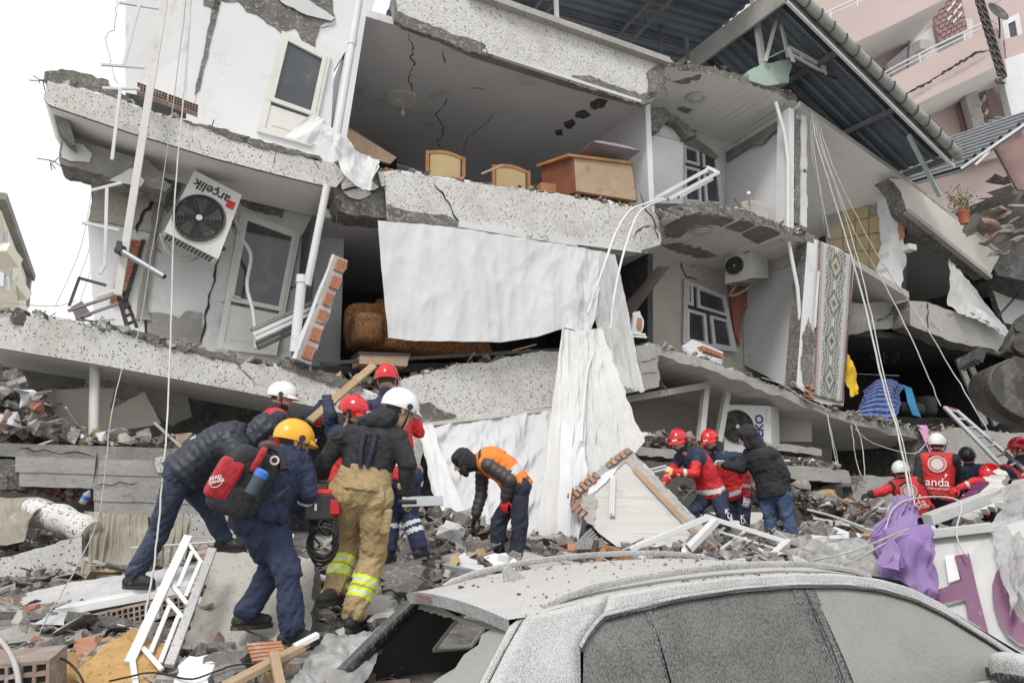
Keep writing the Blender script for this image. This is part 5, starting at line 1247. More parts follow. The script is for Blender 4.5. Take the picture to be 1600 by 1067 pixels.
person('rescuer in dark helmet and navy jacket bent beside the ladder foot', 10.6, dict(
 hd=(1512, 716, .0), nk=(1516, 728, .02), pv=(1536, 784, .05), ls=(1500, 738, 0), rs=(1536, 734, .05),
 le=(1496, 764, .0), lw=(1500, 784, .1), re=(1548, 752, .1), rw=(1560, 772, .1),
 lk=(1522, 826, .1), la=(1524, 866, 0), rk=(1544, 826, .1), ra=(1546, 866, 0)), s=.95, face=(.2, .9, -.25), jacket='navy', jt=.04, helmet='shell_black', gloves='glove_black', hood=None)
person('rescuer in red helmet and red jacket stooping low beside the sign board', 9.8, dict(
 hd=(1550, 744, -.1), nk=(1562, 746, .0), pv=(1592, 776, .1), ls=(1556, 756, -.1), rs=(1570, 748, .12), sp=(1576, 746, .05),
 le=(1524, 752, -.15), lw=(1500, 762, -.1), re=(1560, 776, .1), rw=(1548, 790, .05),
 lk=(1578, 820, 0), la=(1588, 860, 0), rk=(1598, 820, .1), ra=(1604, 860, .1)), s=.98, face=(-.75, -.2, -.6), up=(-.6, 0, .8), **RED_J, helmet='shell_red', gloves='glove_red', hips=(-.2, .95, 0))
person('rescuer in red helmet and red jacket cut off by the picture edge', 10.2, dict(
 hd=(1594, 702, .0), nk=(1596, 716, .02), pv=(1600, 780, 0), ls=(1584, 724, 0), rs=(1618, 724, 0),
 le=(1578, 752, .0), lw=(1590, 770, -.15), re=(1626, 754, .05), rw=(1618, 774, -.1),
 lk=(1590, 820, 0), la=(1590, 866, 0), rk=(1612, 820, 0), ra=(1612, 866, 0)), s=.98, face=(-.7, .6, -.1), **RED_J, helmet='shell_red', gloves='glove_red')
# ================================================================== neighbours, roofs, sky-line
# far left apartment house
FB = thing('apartment_house', 'distant cream apartment house with balconies at the left edge', 'building')
DL = 34
def farbox(mb, pts, ext, mi=0): mb.prism([P(x, y, DL + k) for x, y, k in pts], ext, mi)
m = MB(); farbox(m, [(-180, 240, 0), (2, 330, 0), (44, 440, 8), (44, 560, 8), (2, 560, 0), (-180, 560, 0)], V(-9, 10, 0)); m.obj('wall', ['far_wall'], FB)
m = MB(); m.bar(P(0, 306, DL - .4), P(47, 434, DL + 8), .5, .35); m.bar(P(44, 432, DL + 7.6), P(40, 478, DL + 7.6), .3, .5); m.obj('roof', ['concrete'], FB)
for k, (x, y, dd, w_, h_) in enumerate([(5, 372, 1.2, 9, 26), (28, 436, 6, 7, 18), (14, 425, 3, 6, 20), (6, 440, 1.2, 8, 22), (36, 455, 7, 5, 14)]):
 m = MB(); m.prism([P(x - w_ / 2, y - h_ / 2 - 3, DL + dd - .3), P(x + w_ / 2, y - h_ / 2 + 4, DL + dd), P(x + w_ / 2, y + h_ / 2 + 3, DL + dd), P(x - w_ / 2, y + h_ / 2 - 3, DL + dd - .3)], V(0, .2, 0)); wn = m.obj('window', ['glass_dark'], FB)
 m = MB(); m.bar(P(x - w_ / 2, y - h_ / 2 - 3, DL + dd - .35), P(x - w_ / 2, y + h_ / 2 - 3, DL + dd - .35), .2); m.bar(P(x + w_ / 2, y - h_ / 2 + 4, DL + dd - .05), P(x + w_ / 2, y + h_ / 2 + 3, DL + dd - .05), .2); m.obj('frame', ['pvc'], wn)
for (x, y, dd) in ((8, 400, 1.5), (24, 452, 5)):
 m = MB(); m.bar(P(x - 10, y - 14, DL + dd - 1), P(x + 10, y + 12, DL + dd), .9, .5); m.obj('balcony', ['far_wall'], FB)

# pink neighbour house, upper right
PB = thing('pink_building', 'standing pink apartment house with curved balconies behind the collapsed block', 'building')
DP = 21.0
def pk(x, y, k=0): return P(x, y, DP + k)
def pw(name, pts, ext, mt, par=PB, k=0):
 m = MB(); m.prism([pk(x, y, k) for x, y in pts], ext, 0); return m.obj(name, [mt], par)
pw('wall', [(1180, -140), (1700, -140), (1700, 330), (1300, 330), (1180, 100)], V(0, 4, 0), 'pink_wall', k=2.6)
pw('wall', [(1385, 100), (1470, 30), (1520, 30), (1520, 170), (1440, 190)], V(0, .2, 0), 'plaster', k=2.3)
pw('wall', [(1440, 160), (1570, 90), (1580, 240), (1500, 260)], V(0, .2, 0), 'pink_wall', k=2.2)
def balcony(front, h, name='balcony'):
 """front: (px,py,k) top line of parapet; real curved parapet, slab and rail"""
 ps = smoothline([pk(*p) for p in front], 26); root = bpy.data.objects.new(name, None); COL.objects.link(root); root.parent = PB
 m = MB(); n = len(ps); t = V(0, .14, 0)
 vs = ps + [p - UP * h for p in ps] + [p + t for p in ps] + [p + t - UP * h for p in ps]
 fs = []
 for i in range(n - 1): fs += [[i, n + i, n + i + 1, i + 1], [2 * n + i, 2 * n + i + 1, 3 * n + i + 1, 3 * n + i], [i, i + 1, 2 * n + i + 1, 2 * n + i], [n + i, 3 * n + i, 3 * n + i + 1, n + i + 1]]
 fs += [[0, 2 * n, 3 * n, n], [n - 1, 2 * n - 1, 4 * n - 1, 3 * n - 1]]
 m.add(vs, fs); m.obj('parapet', ['pink_wall'], root, smooth=40)
 m = MB(); bt = [p - UP * (h + .002) for p in ps] + [p - UP * (h + .002) + V(0, 3.6, 0) for p in ps]; tp = [p - UP * .0 for p in bt]
 q4 = [[i, i + 1, n + i + 1, n + i] for i in range(n - 1)]
 m.add(bt, [f for f in q4]); m.add([p + UP * .16 for p in bt], [f[::-1] for f in q4]); m.obj('soffit', ['ceiling_light'], root)
 m = MB(); m.tube([p + UP * .28 + t * .5 for p in ps], .03, 6); m.tube([p + UP * .14 + t * .5 for p in ps], .022, 6)
 for i in range(0, n, 4): m.tube([ps[i] + t * .5, ps[i] + UP * .28 + t * .5], .022, 6)
 m.obj('railing', ['pvc'], root, smooth=40)
balcony([(1262, 46, 1.5), (1300, 28, 1.0), (1390, -14, .5), (1480, -60, 0)], 1.15)
balcony([(1352, 148, 1.8), (1380, 128, 1.2), (1440, 96, .6), (1510, 62, .1), (1545, 46, 0), (1562, 48, .5), (1566, 60, 1.4)], 1.25)
pw('parapet', [(1570, 62), (1640, 40), (1640, 140), (1572, 90)], V(0, .2, 0), 'pink_wall', k=1.4)
for pts in ([(1455, 8), (1500, -12), (1512, 46), (1468, 70)], [(1492, 138), (1532, 116), (1562, 222), (1508, 214)]):
 b = pw('brick_panel', pts, V(0, .1, 0), 'pink_brick', k=2.05)
 a, c, e, g4 = [pk(x, y, 2.04) for x, y in pts]
 m = MB(); rows = 9; cols = 5
 for r_ in range(rows):
  for c_ in range(cols):
   u0, u1, v0, v1 = (c_ + (.5 if r_ % 2 else 0)) / (cols + .5) + .012, (c_ + 1 + (.5 if r_ % 2 else 0)) / (cols + .5) - .012, r_ / rows + .012, (r_ + 1) / rows - .012
   mm = MB(); mm.prism([lerp4([a, c, e, g4], u, v) for u, v in ((u0, v0), (u1, v0), (u1, v1), (u0, v1))], V(0, -.025, 0)); mm.obj('brick', ['pink_brick'], b)
 for (u, v) in ((.45, .28), (.62, .2), (.4, .5), (.62, .42), (.8, .34), (.55, .62), (.75, .55)):
  m.prism([lerp4([a, c, e, g4], u + x, v + y) + V(0, -.03, 0) for x, y in ((0, .02), (.14, -.04), (.14, .02), (0, .08))], V(0, -.02, 0))
 m.obj('pierced_slot', ['plaster_clean'], b)
pw('column', [(1500, 120), (1520, 108), (1545, 222), (1530, 232)], V(0, .3, 0), 'concrete_pale', k=1.6)
pw('column', [(1560, 96), (1640, 70), (1640, 210), (1586, 200)], V(0, .3, 0), 'plaster_clean', k=1.3)
W1 = leaf('window', [pk(1566, 34, 1.9), pk(1592, 20, 1.9), pk(1604, 92, 1.9), pk(1578, 100, 1.9)], 'pvc', panes=((0, 0, 1, 1),), rim=.14, parent=PB)
W2 = leaf('window', [pk(1508, 214, 1.9), pk(1534, 200, 1.9), pk(1540, 226, 1.9), pk(1512, 238, 1.9)], 'pvc', panes=((0, 0, .5, 1), (.5, 0, 1, 1)), rim=.1, parent=PB)
m = MB(); m.box(pk(1440, 74, 1.2), V(.20, .05, .02), V(-.05, .16, 0), V(0, 0, .17)); mo = m.obj('vent_hood', ['pvc_cream'], PB, bevel=.03)
m = MB(); m.tube([pk(1420, 64, 2.0), pk(1418, 110, 2.0)], .03, 6); m.obj('drain_pipe', ['concrete'], PB)
m = MB(); crack(m, [pk(1404, 152, .78), pk(1450, 130, .45), pk(1490, 104, .1), pk(1530, 82, -.15), pk(1560, 78, -.05)], V(0, -1, 0), .07); m.obj('crack', ['gap_shade'], PB)
# dish on the pink balcony
SD = thing('satellite_dish', 'dark satellite dish on the pink balcony at the top edge', 'satellite dish')
def dish(c, nv, r, par, mt):
 nv = nrm(np.array(nv, float)); a = nrm(np.cross(nv, UP)); b = np.cross(nv, a); m = MB(); n = 28; vs = []; fs = []
 for j in range(6):
  rr = r * (j + .001) / 5
  for i in range(n): t = 2 * math.pi * i / n; vs.append(c + a * rr * math.cos(t) + b * rr * math.sin(t) - nv * (.22 * r * (1 - (j / 5) ** 2)))
 for j in range(5):
  for i in range(n): fs.append([j * n + i, j * n + (i + 1) % n, (j + 1) * n + (i + 1) % n, (j + 1) * n + i])
 m.add(vs, fs); m.obj('reflector', [mt], par, smooth=180, thick=.012)
 m = MB(); m.tube([c - b * r * .95, c - b * r * .5 + nv * r * .9], .015, 6); m.box(c - b * r * .5 + nv * r * .95, nv * .05, a * .03, b * .03); m.obj('feed_arm', ['paint_white'], par)
dish(pk(1560, 18, -.2), (.35, -.9, .35), .36, SD, 'steel_bucket')
m = MB(); m.tube([pk(1560, 18, .1), pk(1562, 42, .25), pk(1562, 60, .3)], .025, 6); m.obj('mast', ['iron_dark'], SD)

# ------------------------------------------------------------------ sheet-metal roof over the block
def corrug(mb, a, ux, uy, nx, ny, pitch=.20, h=.035, mi=0):
 """sheet from corner a spanned by ux (across the ribs) and uy; trapezoid ribs"""
 Lx = np.linalg.norm(ux); n = int(Lx / pitch); nrmv = nrm(np.cross(ux, uy)); nrmv = nrmv if nrmv[2] > 0 else -nrmv
 vs, prof = [], []
 for i in range(n):
  for t, z in ((0, 0), (.45, 0), (.6, 1), (.85, 1)): prof.append(((i + t) / n, z * h))
 prof.append((1, 0)); k = len(prof)
 for v in (0, 1):
  for t, z in prof: vs.append(a + ux * t + uy * v + nrmv * z)
 mb.add(vs, [[i, i + 1, k + i + 1, k + i] for i in range(k - 1)], mi)
RF = thing('sheet_roof', 'blue grey corrugated metal roof with long eaves gutter above the right wing', 'roof')
ga, gb = F(1226, -12, -.9), F(1486, 246, -.9); gd = gb - ga; inw = FN * 4.6 + UP * .25
m = MB(); corrug(m, ga + UP * .10, inw, gd, 0, 0, .22); m.obj('roof_sheet', ['roof_sheet'], RF)
m = MB()
for k in range(5): p = ga + inw * (.06 + k * .23) + UP * .04; m.bar(p, p + gd, .06, .08)
pu = m.obj('purlin', ['roof_frame'], RF)
for k in (0, .33, .68, 1.0):
 m = MB(); p = ga + gd * k; m.bar(p, p + inw, .07, .10); m.obj('rafter', ['roof_frame'], RF)
m = MB(); m.prism([ga - UP * .22, ga + UP * .2, ga + inw + UP * .2, ga + inw - UP * .22], -FD * .05); m.obj('barge_board', ['concrete_pale'], RF)
m = MB(); m.prism([ga + UP * .13 - FN * .03, gb + UP * .13 - FN * .03, gb - UP * .2 - FN * .03, ga - UP * .2 - FN * .03], FN * .02); m.obj('eaves_board', ['galvanised'], RF)
m = MB(); m.bar(ga - UP * .2 - FN * .03, gb - UP * .2 - FN * .03, .05, .04); m.obj('eaves_angle', ['pvc'], RF)
gp = [ga + gd * t - FN * .14 + UP * (.04 - .10 * max(0, t - .6)) for t in np.linspace(-.02, 1.0, 30)]
m = MB(); n = 10; vs = []; fs = []
for p in gp:
 for j in range(n + 1): t = math.pi * j / n; vs.append(p - FN * .10 * math.cos(t) - UP * .12 * math.sin(t))
for i in range(len(gp) - 1):
 for j in range(n): fs.append([i * (n + 1) + j, (i + 1) * (n + 1) + j, (i + 1) * (n + 1) + j + 1, i * (n + 1) + j + 1])
m.add(vs, fs); gt = m.obj('gutter', ['gutter'], RF, smooth=60, thick=.006)
m = MB()
for i in range(1, 29, 2):
 p = gp[i]; m.tube([p - FN * .115 * math.cos(t) - UP * .135 * math.sin(t) for t in np.linspace(0, math.pi, 9)], .012, 5); m.bar(p - FN * .11 + UP * .0, p + FN * .11 + UP * .03, .02, .01)
m.obj('gutter_bracket', ['iron_dark'], gt)
m = MB()                                                     # bent prop and posts carrying the eaves
m.bar(F(1420, 212, -.75), F(1468, 306, -.3), .07, .07); m.obj('prop', ['mint'], RF)
m = MB(); m.bar(F(1176, -8, .0), F(1197, 134, .05), .09, .09); m.obj('post', ['paint_white'], RF)
m = MB(); m.bar(F(1216, 20, -.3), F(1196, 96, -.1), .05, .05); m.bar(F(1216, 20, -.3), F(1232, 90, -.2), .05, .05); m.bar(F(1190, 96, 0), F(1232, 76, -.2), .02, .02); m.obj('brace', ['paint_rusty'], RF)
m = MB(); m.bar(F(1220, 34, -.3), F(1244, 36, -.32), .05); m.tube([F(1226, 40, -.3), F(1242, 34, -.3), F(1246, 24, -.3)], .035, 8); m.obj('elbow_pipe', ['paint_white'], RF)
# upper left roof part
RG = thing('sheet_roof', 'blue grey corrugated metal roof with welded frame over the top floor', 'roof')
b1 = F(1275, -78, -.9); a1 = b1 - FD * 6.5; inw2 = FN * 6.0 - UP * .15
m = MB(); corrug(m, a1 + UP * .1, inw2, b1 - a1, 0, 0, .24); m.obj('roof_sheet', ['roof_sheet'], RG)
for k in range(6):
 m = MB(); p = a1 + inw2 * (.03 + k * .18) + UP * .03; m.bar(p, p + (b1 - a1), .05, .07); m.obj('purlin', ['roof_frame'], RG)
for t in (1.0, .7, .4):
 m = MB(); p = a1 + (b1 - a1) * t; tr = p + inw2; lo = -UP * .45
 m.bar(p, tr, .06, .06); m.bar(p + lo, tr + lo, .05, .05)
 for k in range(6): m.bar(p + inw2 * k / 6 + (lo if k % 2 else 0), p + inw2 * (k + 1) / 6 + (0 if k % 2 else lo), .035, .035)
 m.obj('truss', ['roof_frame'], RG)
for (x, y0, y1, o) in ((868, -30, 34, .4), (1072, 60, 92, 1.6), (1032, 40, 98, 2.2)):
 m = MB(); m.bar(F(x, y0, o), F(x + 2, y1, o), .06, .06); m.obj('post', ['paint_white' if x == 868 else 'roof_frame'], RG)
# cream wall of a house seen between the two roofs
CH = thing('cream_house', 'strip of cream house wall seen between the two metal roofs', 'building')
m = MB(); m.prism([P(1030, 90, 24), P(1260, -40, 24), P(1260, 140, 24), P(1030, 200, 24)], V(0, 3, 0)); m.obj('wall', ['far_wall'], CH)
m = MB(); m.prism([P(1152, 2, 23.8), P(1180, -10, 23.8), P(1186, 30, 23.8), P(1158, 44, 23.8)], V(0, .15, 0)); m.obj('window', ['pvc'], CH)
# mint parapet block, bent railing
m = MB(); fpoly(m, [(1168, 112), (1178, 106), (1232, 92), (1238, 100), (1232, 130), (1200, 134), (1172, 126)], -.05, .35, 0, 0, 1.2, step=6)
tag(m.obj('parapet_block', ['mint']), 'mint green broken parapet block on the roof corner', 'concrete block')
GR = thing('railing', 'bent white metal railing hanging from the roof corner', 'railing')
for a, b, r in (((1232, 74), (1290, 106), .03), ((1238, 86), (1288, 114), .025), ((1232, 74), (1240, 98), .03), ((1286, 104), (1290, 118), .03), ((1250, 82), (1254, 96), .02), ((1236, 98), (1308, 124), .015)):
 m = MB(); m.bar(F(*a, -.35), F(*b, -.35), r * 1.6, r * 1.6); m.obj('rail', ['pvc' if r > .016 else 'iron_dark'], GR)
# crumpled roof, right edge
R2 = thing('crumpled_roof', 'crumpled corrugated roof edge with white trim beside the pink house', 'roof')
ra, rb_ = P(1502, 264, 14.2), P(1640, 168, 13.2); rin = V(-.5, 2.6, .55)
m = MB(); corrug(m, ra + UP * .05, rb_ - ra, rin, 0, 0, .16, .05); m.obj('roof_sheet', ['galvanised'], R2)
m = MB(); corrug(m, P(1490, 246, 14.6), P(1600, 190, 14.4) - P(1490, 246, 14.6), V(.3, 1.2, .7), 0, 0, .15, .05); m.obj('roof_sheet', ['roof_frame'], R2)
m = MB(); m.bar(ra, rb_, .06, .05); m.obj('eaves_angle', ['pvc'], R2)
m = MB(); m.bar(P(1524, 258, 14.0), P(1604, 182, 13.6), .05, .04); m.obj('eaves_angle', ['pvc'], R2)
m = MB(); m.prism([ra - UP * .02, rb_ - UP * .02, rb_ - UP * .02 + rin * 1.3, ra - UP * .02 + rin * 1.3], -UP * .05); m.obj('ceiling_board', ['roof_frame'], R2)
m = MB(); m.prism([P(1555, 232, 14.6), P(1620, 180, 14.6), P(1620, 300, 14.6), P(1590, 296, 14.6)], V(0, .06, 0)); m.obj('perforated_panel', ['pink_brick'], R2)
# debris stack on the far right slab
DS = thing('slab_stack', 'stack of broken flat slabs tumbled beside the flower pot', 'debris')
q = random.Random(4)
for k, (x, y, w_, dd) in enumerate([(1550, 330, 62, 14.6), (1575, 318, 56, 15.2), (1540, 352, 66, 14.2), (1590, 345, 50, 14.4), (1560, 372, 60, 13.9), (1595, 365, 50, 13.8), (1575, 395, 54, 13.6), (1556, 300, 50, 15.6), (1600, 300, 50, 15.4)]):
 for _ in range(3):
  m = MB(); c = P(x + q.gauss(0, 12), y + q.gauss(0, 9), dd + q.gauss(0, .2)); piece(m, q, c, w_ / FPX * dd * q.uniform(.3, .55), 'p', .6); m.obj('slab', [q.choice(['concrete', 'concrete_pale', 'clay_dusty', 'concrete_broken', 'rubble_mix'])], DS)
m = MB(); m.prism([P(1500, 330, 16), P(1700, 240, 16), P(1700, 460, 15), P(1560, 430, 15)], V(0, 1, 0), 0); m.obj('rubble_core', ['rubble_dark'], DS)
# potted plant
PP = thing('potted_plant', 'small leafy shrub in a terracotta pot on the sloping slab', 'plant')
c = P(1506, 340, 13.4); m = MB()
vs = [c + V(r * math.cos(t), r * math.sin(t), z) for z, r in ((-.12, .07), (.08, .10), (.09, .11), (.11, .11)) for t in np.linspace(0, 6.283, 17)[:-1]]
m.add(vs, [[j * 16 + i, j * 16 + (i + 1) % 16, (j + 1) * 16 + (i + 1) % 16, (j + 1) * 16 + i] for j in range(3) for i in range(16)] + [[48 + i for i in range(16)], [15 - i for i in range(16)]]); m.obj('pot', ['pot'], PP, smooth=40)
m = MB(); lf = MB()
for k in range(26):
 a = q.uniform(0, 6.28); h = q.uniform(.2, .55); e = c + V(math.cos(a) * q.uniform(.05, .3), math.sin(a) * .2, h); m.tube(smoothline([c + UP * .1, c + UP * h * .5 + V(math.cos(a) * .06, 0, 0), e], 6), .006, 5)
 for _ in range(16):
  p = c + UP * .1 + (e - c - UP * .1) * q.uniform(.35, 1.05) + V(q.gauss(0, .035), q.gauss(0, .035), q.gauss(0, .03)); d1 = nrm(V(q.gauss(0, 1), q.gauss(0, 1), q.gauss(.2, .6))); d2 = nrm(np.cross(d1, V(q.gauss(0, 1), q.gauss(0, 1), 1)))
  l = q.uniform(.025, .05); lf.add([p, p + d1 * l * .5 + d2 * l * .3, p + d1 * l, p + d1 * l * .5 - d2 * l * .3], [[0, 1, 2, 3]])
m.obj('stem', ['timber'], PP); lf.obj('foliage', ['leaf'], PP)
# crane chain with hook
CC = thing('crane_chain', 'rusty double lifting chain hanging from above before the pink house', 'chain')
def chain(a, b, n, r, par):
 d = nrm(b - a); L = np.linalg.norm(b - a) / n; s1 = nrm(np.cross(d, V(0, 1, 0))); s2 = np.cross(d, s1)
 for k in range(n):
  c = a + (b - a) * (k + .5) / n; s = s1 if k % 2 else s2; m = MB(); pts = []
  for t in np.linspace(0, 2 * math.pi, 13)[:-1]: pts.append(c + s * math.cos(t) * L * .38 + d * (math.sin(t) * L * .35 + math.copysign(L * .28, math.sin(t))))
  pts.append(pts[0]); m.tube(pts, r, 6, caps=False); m.obj('link', ['iron_dark'], par, smooth=60)
chain(P(1522, -14, 9), P(1562, 118, 9), 22, .013, CC); chain(P(1530, -14, 9.05), P(1570, 120, 9.05), 22, .013, CC)
m = MB(); hc = P(1567, 126, 9); m.tube([hc + V(.03 * math.cos(t), 0, .04 * math.sin(t)) for t in np.linspace(.6, 5.4, 12)], .014, 8); m.tube([hc + V(-.06 + .03 * math.cos(t), 0, .03 * math.sin(t)) for t in np.linspace(2.2, 6.4, 12)], .012, 8); m.obj('hook', ['iron_dark'], CC, smooth=60)
# excavator bucket and stick at the right edge
EX = thing('excavator_bucket', 'dark steel excavator bucket on its arm reaching in at the right edge', 'excavator')
DX = 9.0
prof = [(1562, 560), (1540, 572), (1532, 590), (1536, 610), (1550, 630), (1574, 646), (1606, 658), (1660, 668)]; lip = [(1660, 572), (1610, 562), (1584, 556)]
out = smoothline([P(x, y, DX) for x, y in ((x + 16, y + 2) for x, y in prof)], 28); n = len(out); wv = V(.3, .95, .05)
m = MB(); m.add(out + [p + wv for p in out], [[i, i + 1, n + i + 1, n + i] for i in range(n - 1)]); m.obj('back_plate', ['steel_bucket'], EX, smooth=50, thick=.03)
for t0 in (0, .97):
 m = MB(); m.prism([p + wv * t0 for p in out + [P(x, y, DX) for x, y in lip]], wv * .03); m.obj('side_plate', ['steel_bucket'], EX)
for t in (.1, .3, .5, .7, .9):
 m = MB(); p = P(1534, 560, DX) + wv * t; m.bar(p + UP * .12 + V(.04, 0, 0), p - UP * .02 - V(.02, 0, 0), .10, .05); m.obj('tooth', ['iron_dark'], EX)
m = MB(); m.prism([P(1574, 548, DX + .3), P(1584, 520, DX + .3), P(1600, 490, DX + .3), P(1680, 440, DX + .3), P(1680, 540, DX + .3), P(1604, 556, DX + .3)], V(.1, .35, 0)); m.obj('arm', ['steel_bucket'], EX)
m = MB(); m.disc(P(1592, 540, DX + .28), V(0, -1, 0), .09, .04, 16); m.disc(P(1590, 512, DX + .28), V(0, -1, 0), .06, .04, 14); m.obj('pin', ['iron_dark'], EX)
# ================================================================== things on and in the facade
mat('ac_white', (.66, .655, .63), (.58, .575, .555), (.42, .40, .37), sc=2, sc3=7, t3=(.6, .76), rough=.45)
mat('ink_black', (.02, .02, .022), rough=.5); mat('ink_red', (.5, .01, .015), rough=.45); mat('ink_blue', (.012, .04, .17), rough=.45)
threshold_pattern('floral_gold', (.23, .105, .028), (.075, .027, .015), 30, .46, .52, (.33, .17, .05), 40, dist=2.2)
mat('wood_red', (.20, .065, .025), (.14, .045, .018), sc=4, rough=.4)
threshold_pattern('floral_white', (.62, .60, .57), (.17, .155, .15), 15, .57, .60, (.50, .28, .26), 5, dist=2.5, t3=(.66, .70))
checker_cloth('plaid_blue', (.008, .024, .13), (.015, .055, .26), (.24, .28, .37), .10)

def ac_unit(label, TL, TR, BR, BL, dep, fan=(.36, .52), fr=.36, body='ac_white', slots=None, bracket=True):
 """front corners given as the picture shows them; dep points from the front into the unit"""
 A = thing('air_conditioner', label, 'air conditioner'); c = [TL, TR, BR, BL]; nv = nrm(np.cross(TR - TL, BL - TL)); nv = nv if np.dot(nv, dep) < 0 else -nv
 m = MB(); m.prism(c, dep); m.obj('casing', [body], A, bevel=.018)
 ht = np.linalg.norm(BL - TL); r = fr * ht; fc = lerp4(c, *fan) + nv * .004
 m = MB(); m.disc(fc, nv, r, .004, 36); m.obj('fan_opening', ['gap_shade'], A)
 m = MB(); ux = nrm(TR - TL); uy = nrm(np.cross(nv, ux))
 for k in range(5):
  a = k * 1.2566; pts = [fc + nv * .008 + (ux * math.cos(a + t * .5) + uy * math.sin(a + t * .5)) * r * t for t in (.2, .55, .88)] + [fc + nv * .008 + (ux * math.cos(a + .6 + t * .5) + uy * math.sin(a + .6 + t * .5)) * r * t for t in (.88, .55, .2)]
  m.prism(pts, nv * .004)
 m.obj('fan_blade', ['iron_dark'], A)
 m = MB()
 for rr in np.linspace(.12, 1.0, 8): m.tube([fc + nv * .02 + (ux * math.cos(t) + uy * math.sin(t)) * r * rr for t in np.linspace(0, 6.2832, 33)], .0035 if rr < .99 else .012, 5, caps=False)
 for k in range(16):
  a = k * math.pi / 8; m.tube([fc + nv * .02 + (ux * math.cos(a) + uy * math.sin(a)) * r * .1, fc + nv * .02 + (ux * math.cos(a) + uy * math.sin(a)) * r], .003, 4)
 m.obj('fan_grille', ['rubble_dark'], A, smooth=60)
 m = MB(); m.disc(fc + nv * .02, nv, r * .13, .008, 20); m.obj('fan_hub', [body], A)
 if bracket:
  dn = nrm(BL - TL); m = MB()
  for t in (.2, .8):
   p = BL + (BR - BL) * t + dn * .03; m.bar(p - nv * .02 * 0, p + dep * 1.2, .04, .04)
  m.obj('bracket', ['galvanised'], A)
 return A, nv
# the unit that hangs upside down on the left
TL, TR, BR, BL = F(304, 266, .50), F(378, 305, .42), F(341, 405, .42), F(257, 362, .50)
A1, nv = ac_unit('white air conditioner hanging upside down with red square logo by the left door', TL, TR, BR, BL, FN * .34 - FD * .05 + UP * .02, fan=(.44, .60), fr=.335, bracket=False)
ux, uy = nrm(TL - TR), nrm(BL - TL); c4 = [TL, TR, BR, BL]
def logo(body, at, size, x, y, mt, par, nv=nv, bold=.003): return text_mesh(body, size, frame_m(at + nv * .006, x, nrm(np.cross(nv, x)), nv), mt, 'lettering', par, .002, bold)
logo('ar\u00e7elik', lerp4(c4, .45, .16), .185, nrm(TL - TR), None, 'ink_black', A1)
m = MB(); p = lerp4(c4, .865, .21) + nv * .004; m.prism([p + nrm(TR - TL) * a * .052 + nrm(BL - TL) * b * .052 for a, b in ((-1, -1), (1, -1), (1, 1), (-1, 1))], nv * .006); m.obj('logo_square', ['ink_red'], A1)
m = MB(); dv = FN * .34 - FD * .05 + UP * .02                      # slotted underside
for i in range(13):
 for j in range(4):
  u0, v0 = .06 + i * .068, .10 + j * .21
  f4 = [BL + (BR - BL) * (u0 + a * .05) + dv * (v0 + b * .15) + nrm(BL - TL) * .003 for a, b in ((0, 0), (1, 0), (1, 1), (0, 1))]; m.prism(f4, nrm(TL - BL) * .0025)
m.obj('intake_slots', ['gap_shade'], A1)
m = MB(); m.tube(smoothline([F(250, 365, .7), F(262, 395, .75), F(290, 408, .8), F(310, 402, .9)], 14), .014, 6); m.tube(smoothline([F(254, 365, .8), F(270, 400, .85), F(300, 400, .9)], 12), .011, 6); m.obj('pipe_loop', ['cable_white'], A1, smooth=60)
m = MB(); m.bar(F(338, 384, .7), F(350, 390, .75), .09, .04); m.bar(F(345, 300, .8), F(352, 340, 1.2), .04); m.obj('bracket', ['iron_dark'], A1)
# unit in the right recess
T2, U2, V2, W2_ = F(1133, 404, 1.15), F(1175, 386, .72), F(1177, 434, .70), F(1133, 444, 1.15)
A2, nv2 = ac_unit('white air conditioner mounted high beside the middle window of the right wing', T2, U2, V2, W2_, F(1199, 388, .95) - F(1175, 386, .72), fan=(.36, .42), fr=.33)
logo('arctic', lerp4([T2, U2, V2, W2_], .8, .1), .05, nrm(U2 - T2), None, 'ink_black', A2, nv2, .001)
m = MB(); m.tube(smoothline([F(1150, 446, 1.1), F(1140, 462, 1.3), F(1160, 456, 1.2), F(1180, 440, .9)], 14), .02, 6); m.obj('pipe_loop', ['cable_grey'], A2, smooth=60)
# unit behind the rescuers, lettering turned on its side
T3, U3, V3, W3_ = F(1131, 632, .55), F(1203, 634, .30), F(1206, 708, .30), F(1131, 706, .55)
A3, nv3 = ac_unit('large air conditioner with blue sideways lettering behind the two red helmets', T3, U3, V3, W3_, F(1216, 636, .5) - F(1203, 634, .30), fan=(.28, .46), fr=.34, bracket=False)
logo('BEKO', lerp4([T3, U3, V3, W3_], .76, .50), .19, nrm(T3 - W3_), None, 'ink_blue', A3, nv3, .006)
m = MB(); p = lerp4([T3, U3, V3, W3_], .96, .2); m.box(p + nv3 * .006, nrm(U3 - T3) * .035, nrm(T3 - W3_) * .09, nv3 * .008); m.obj('valve_cover', ['ac_white'], A3)

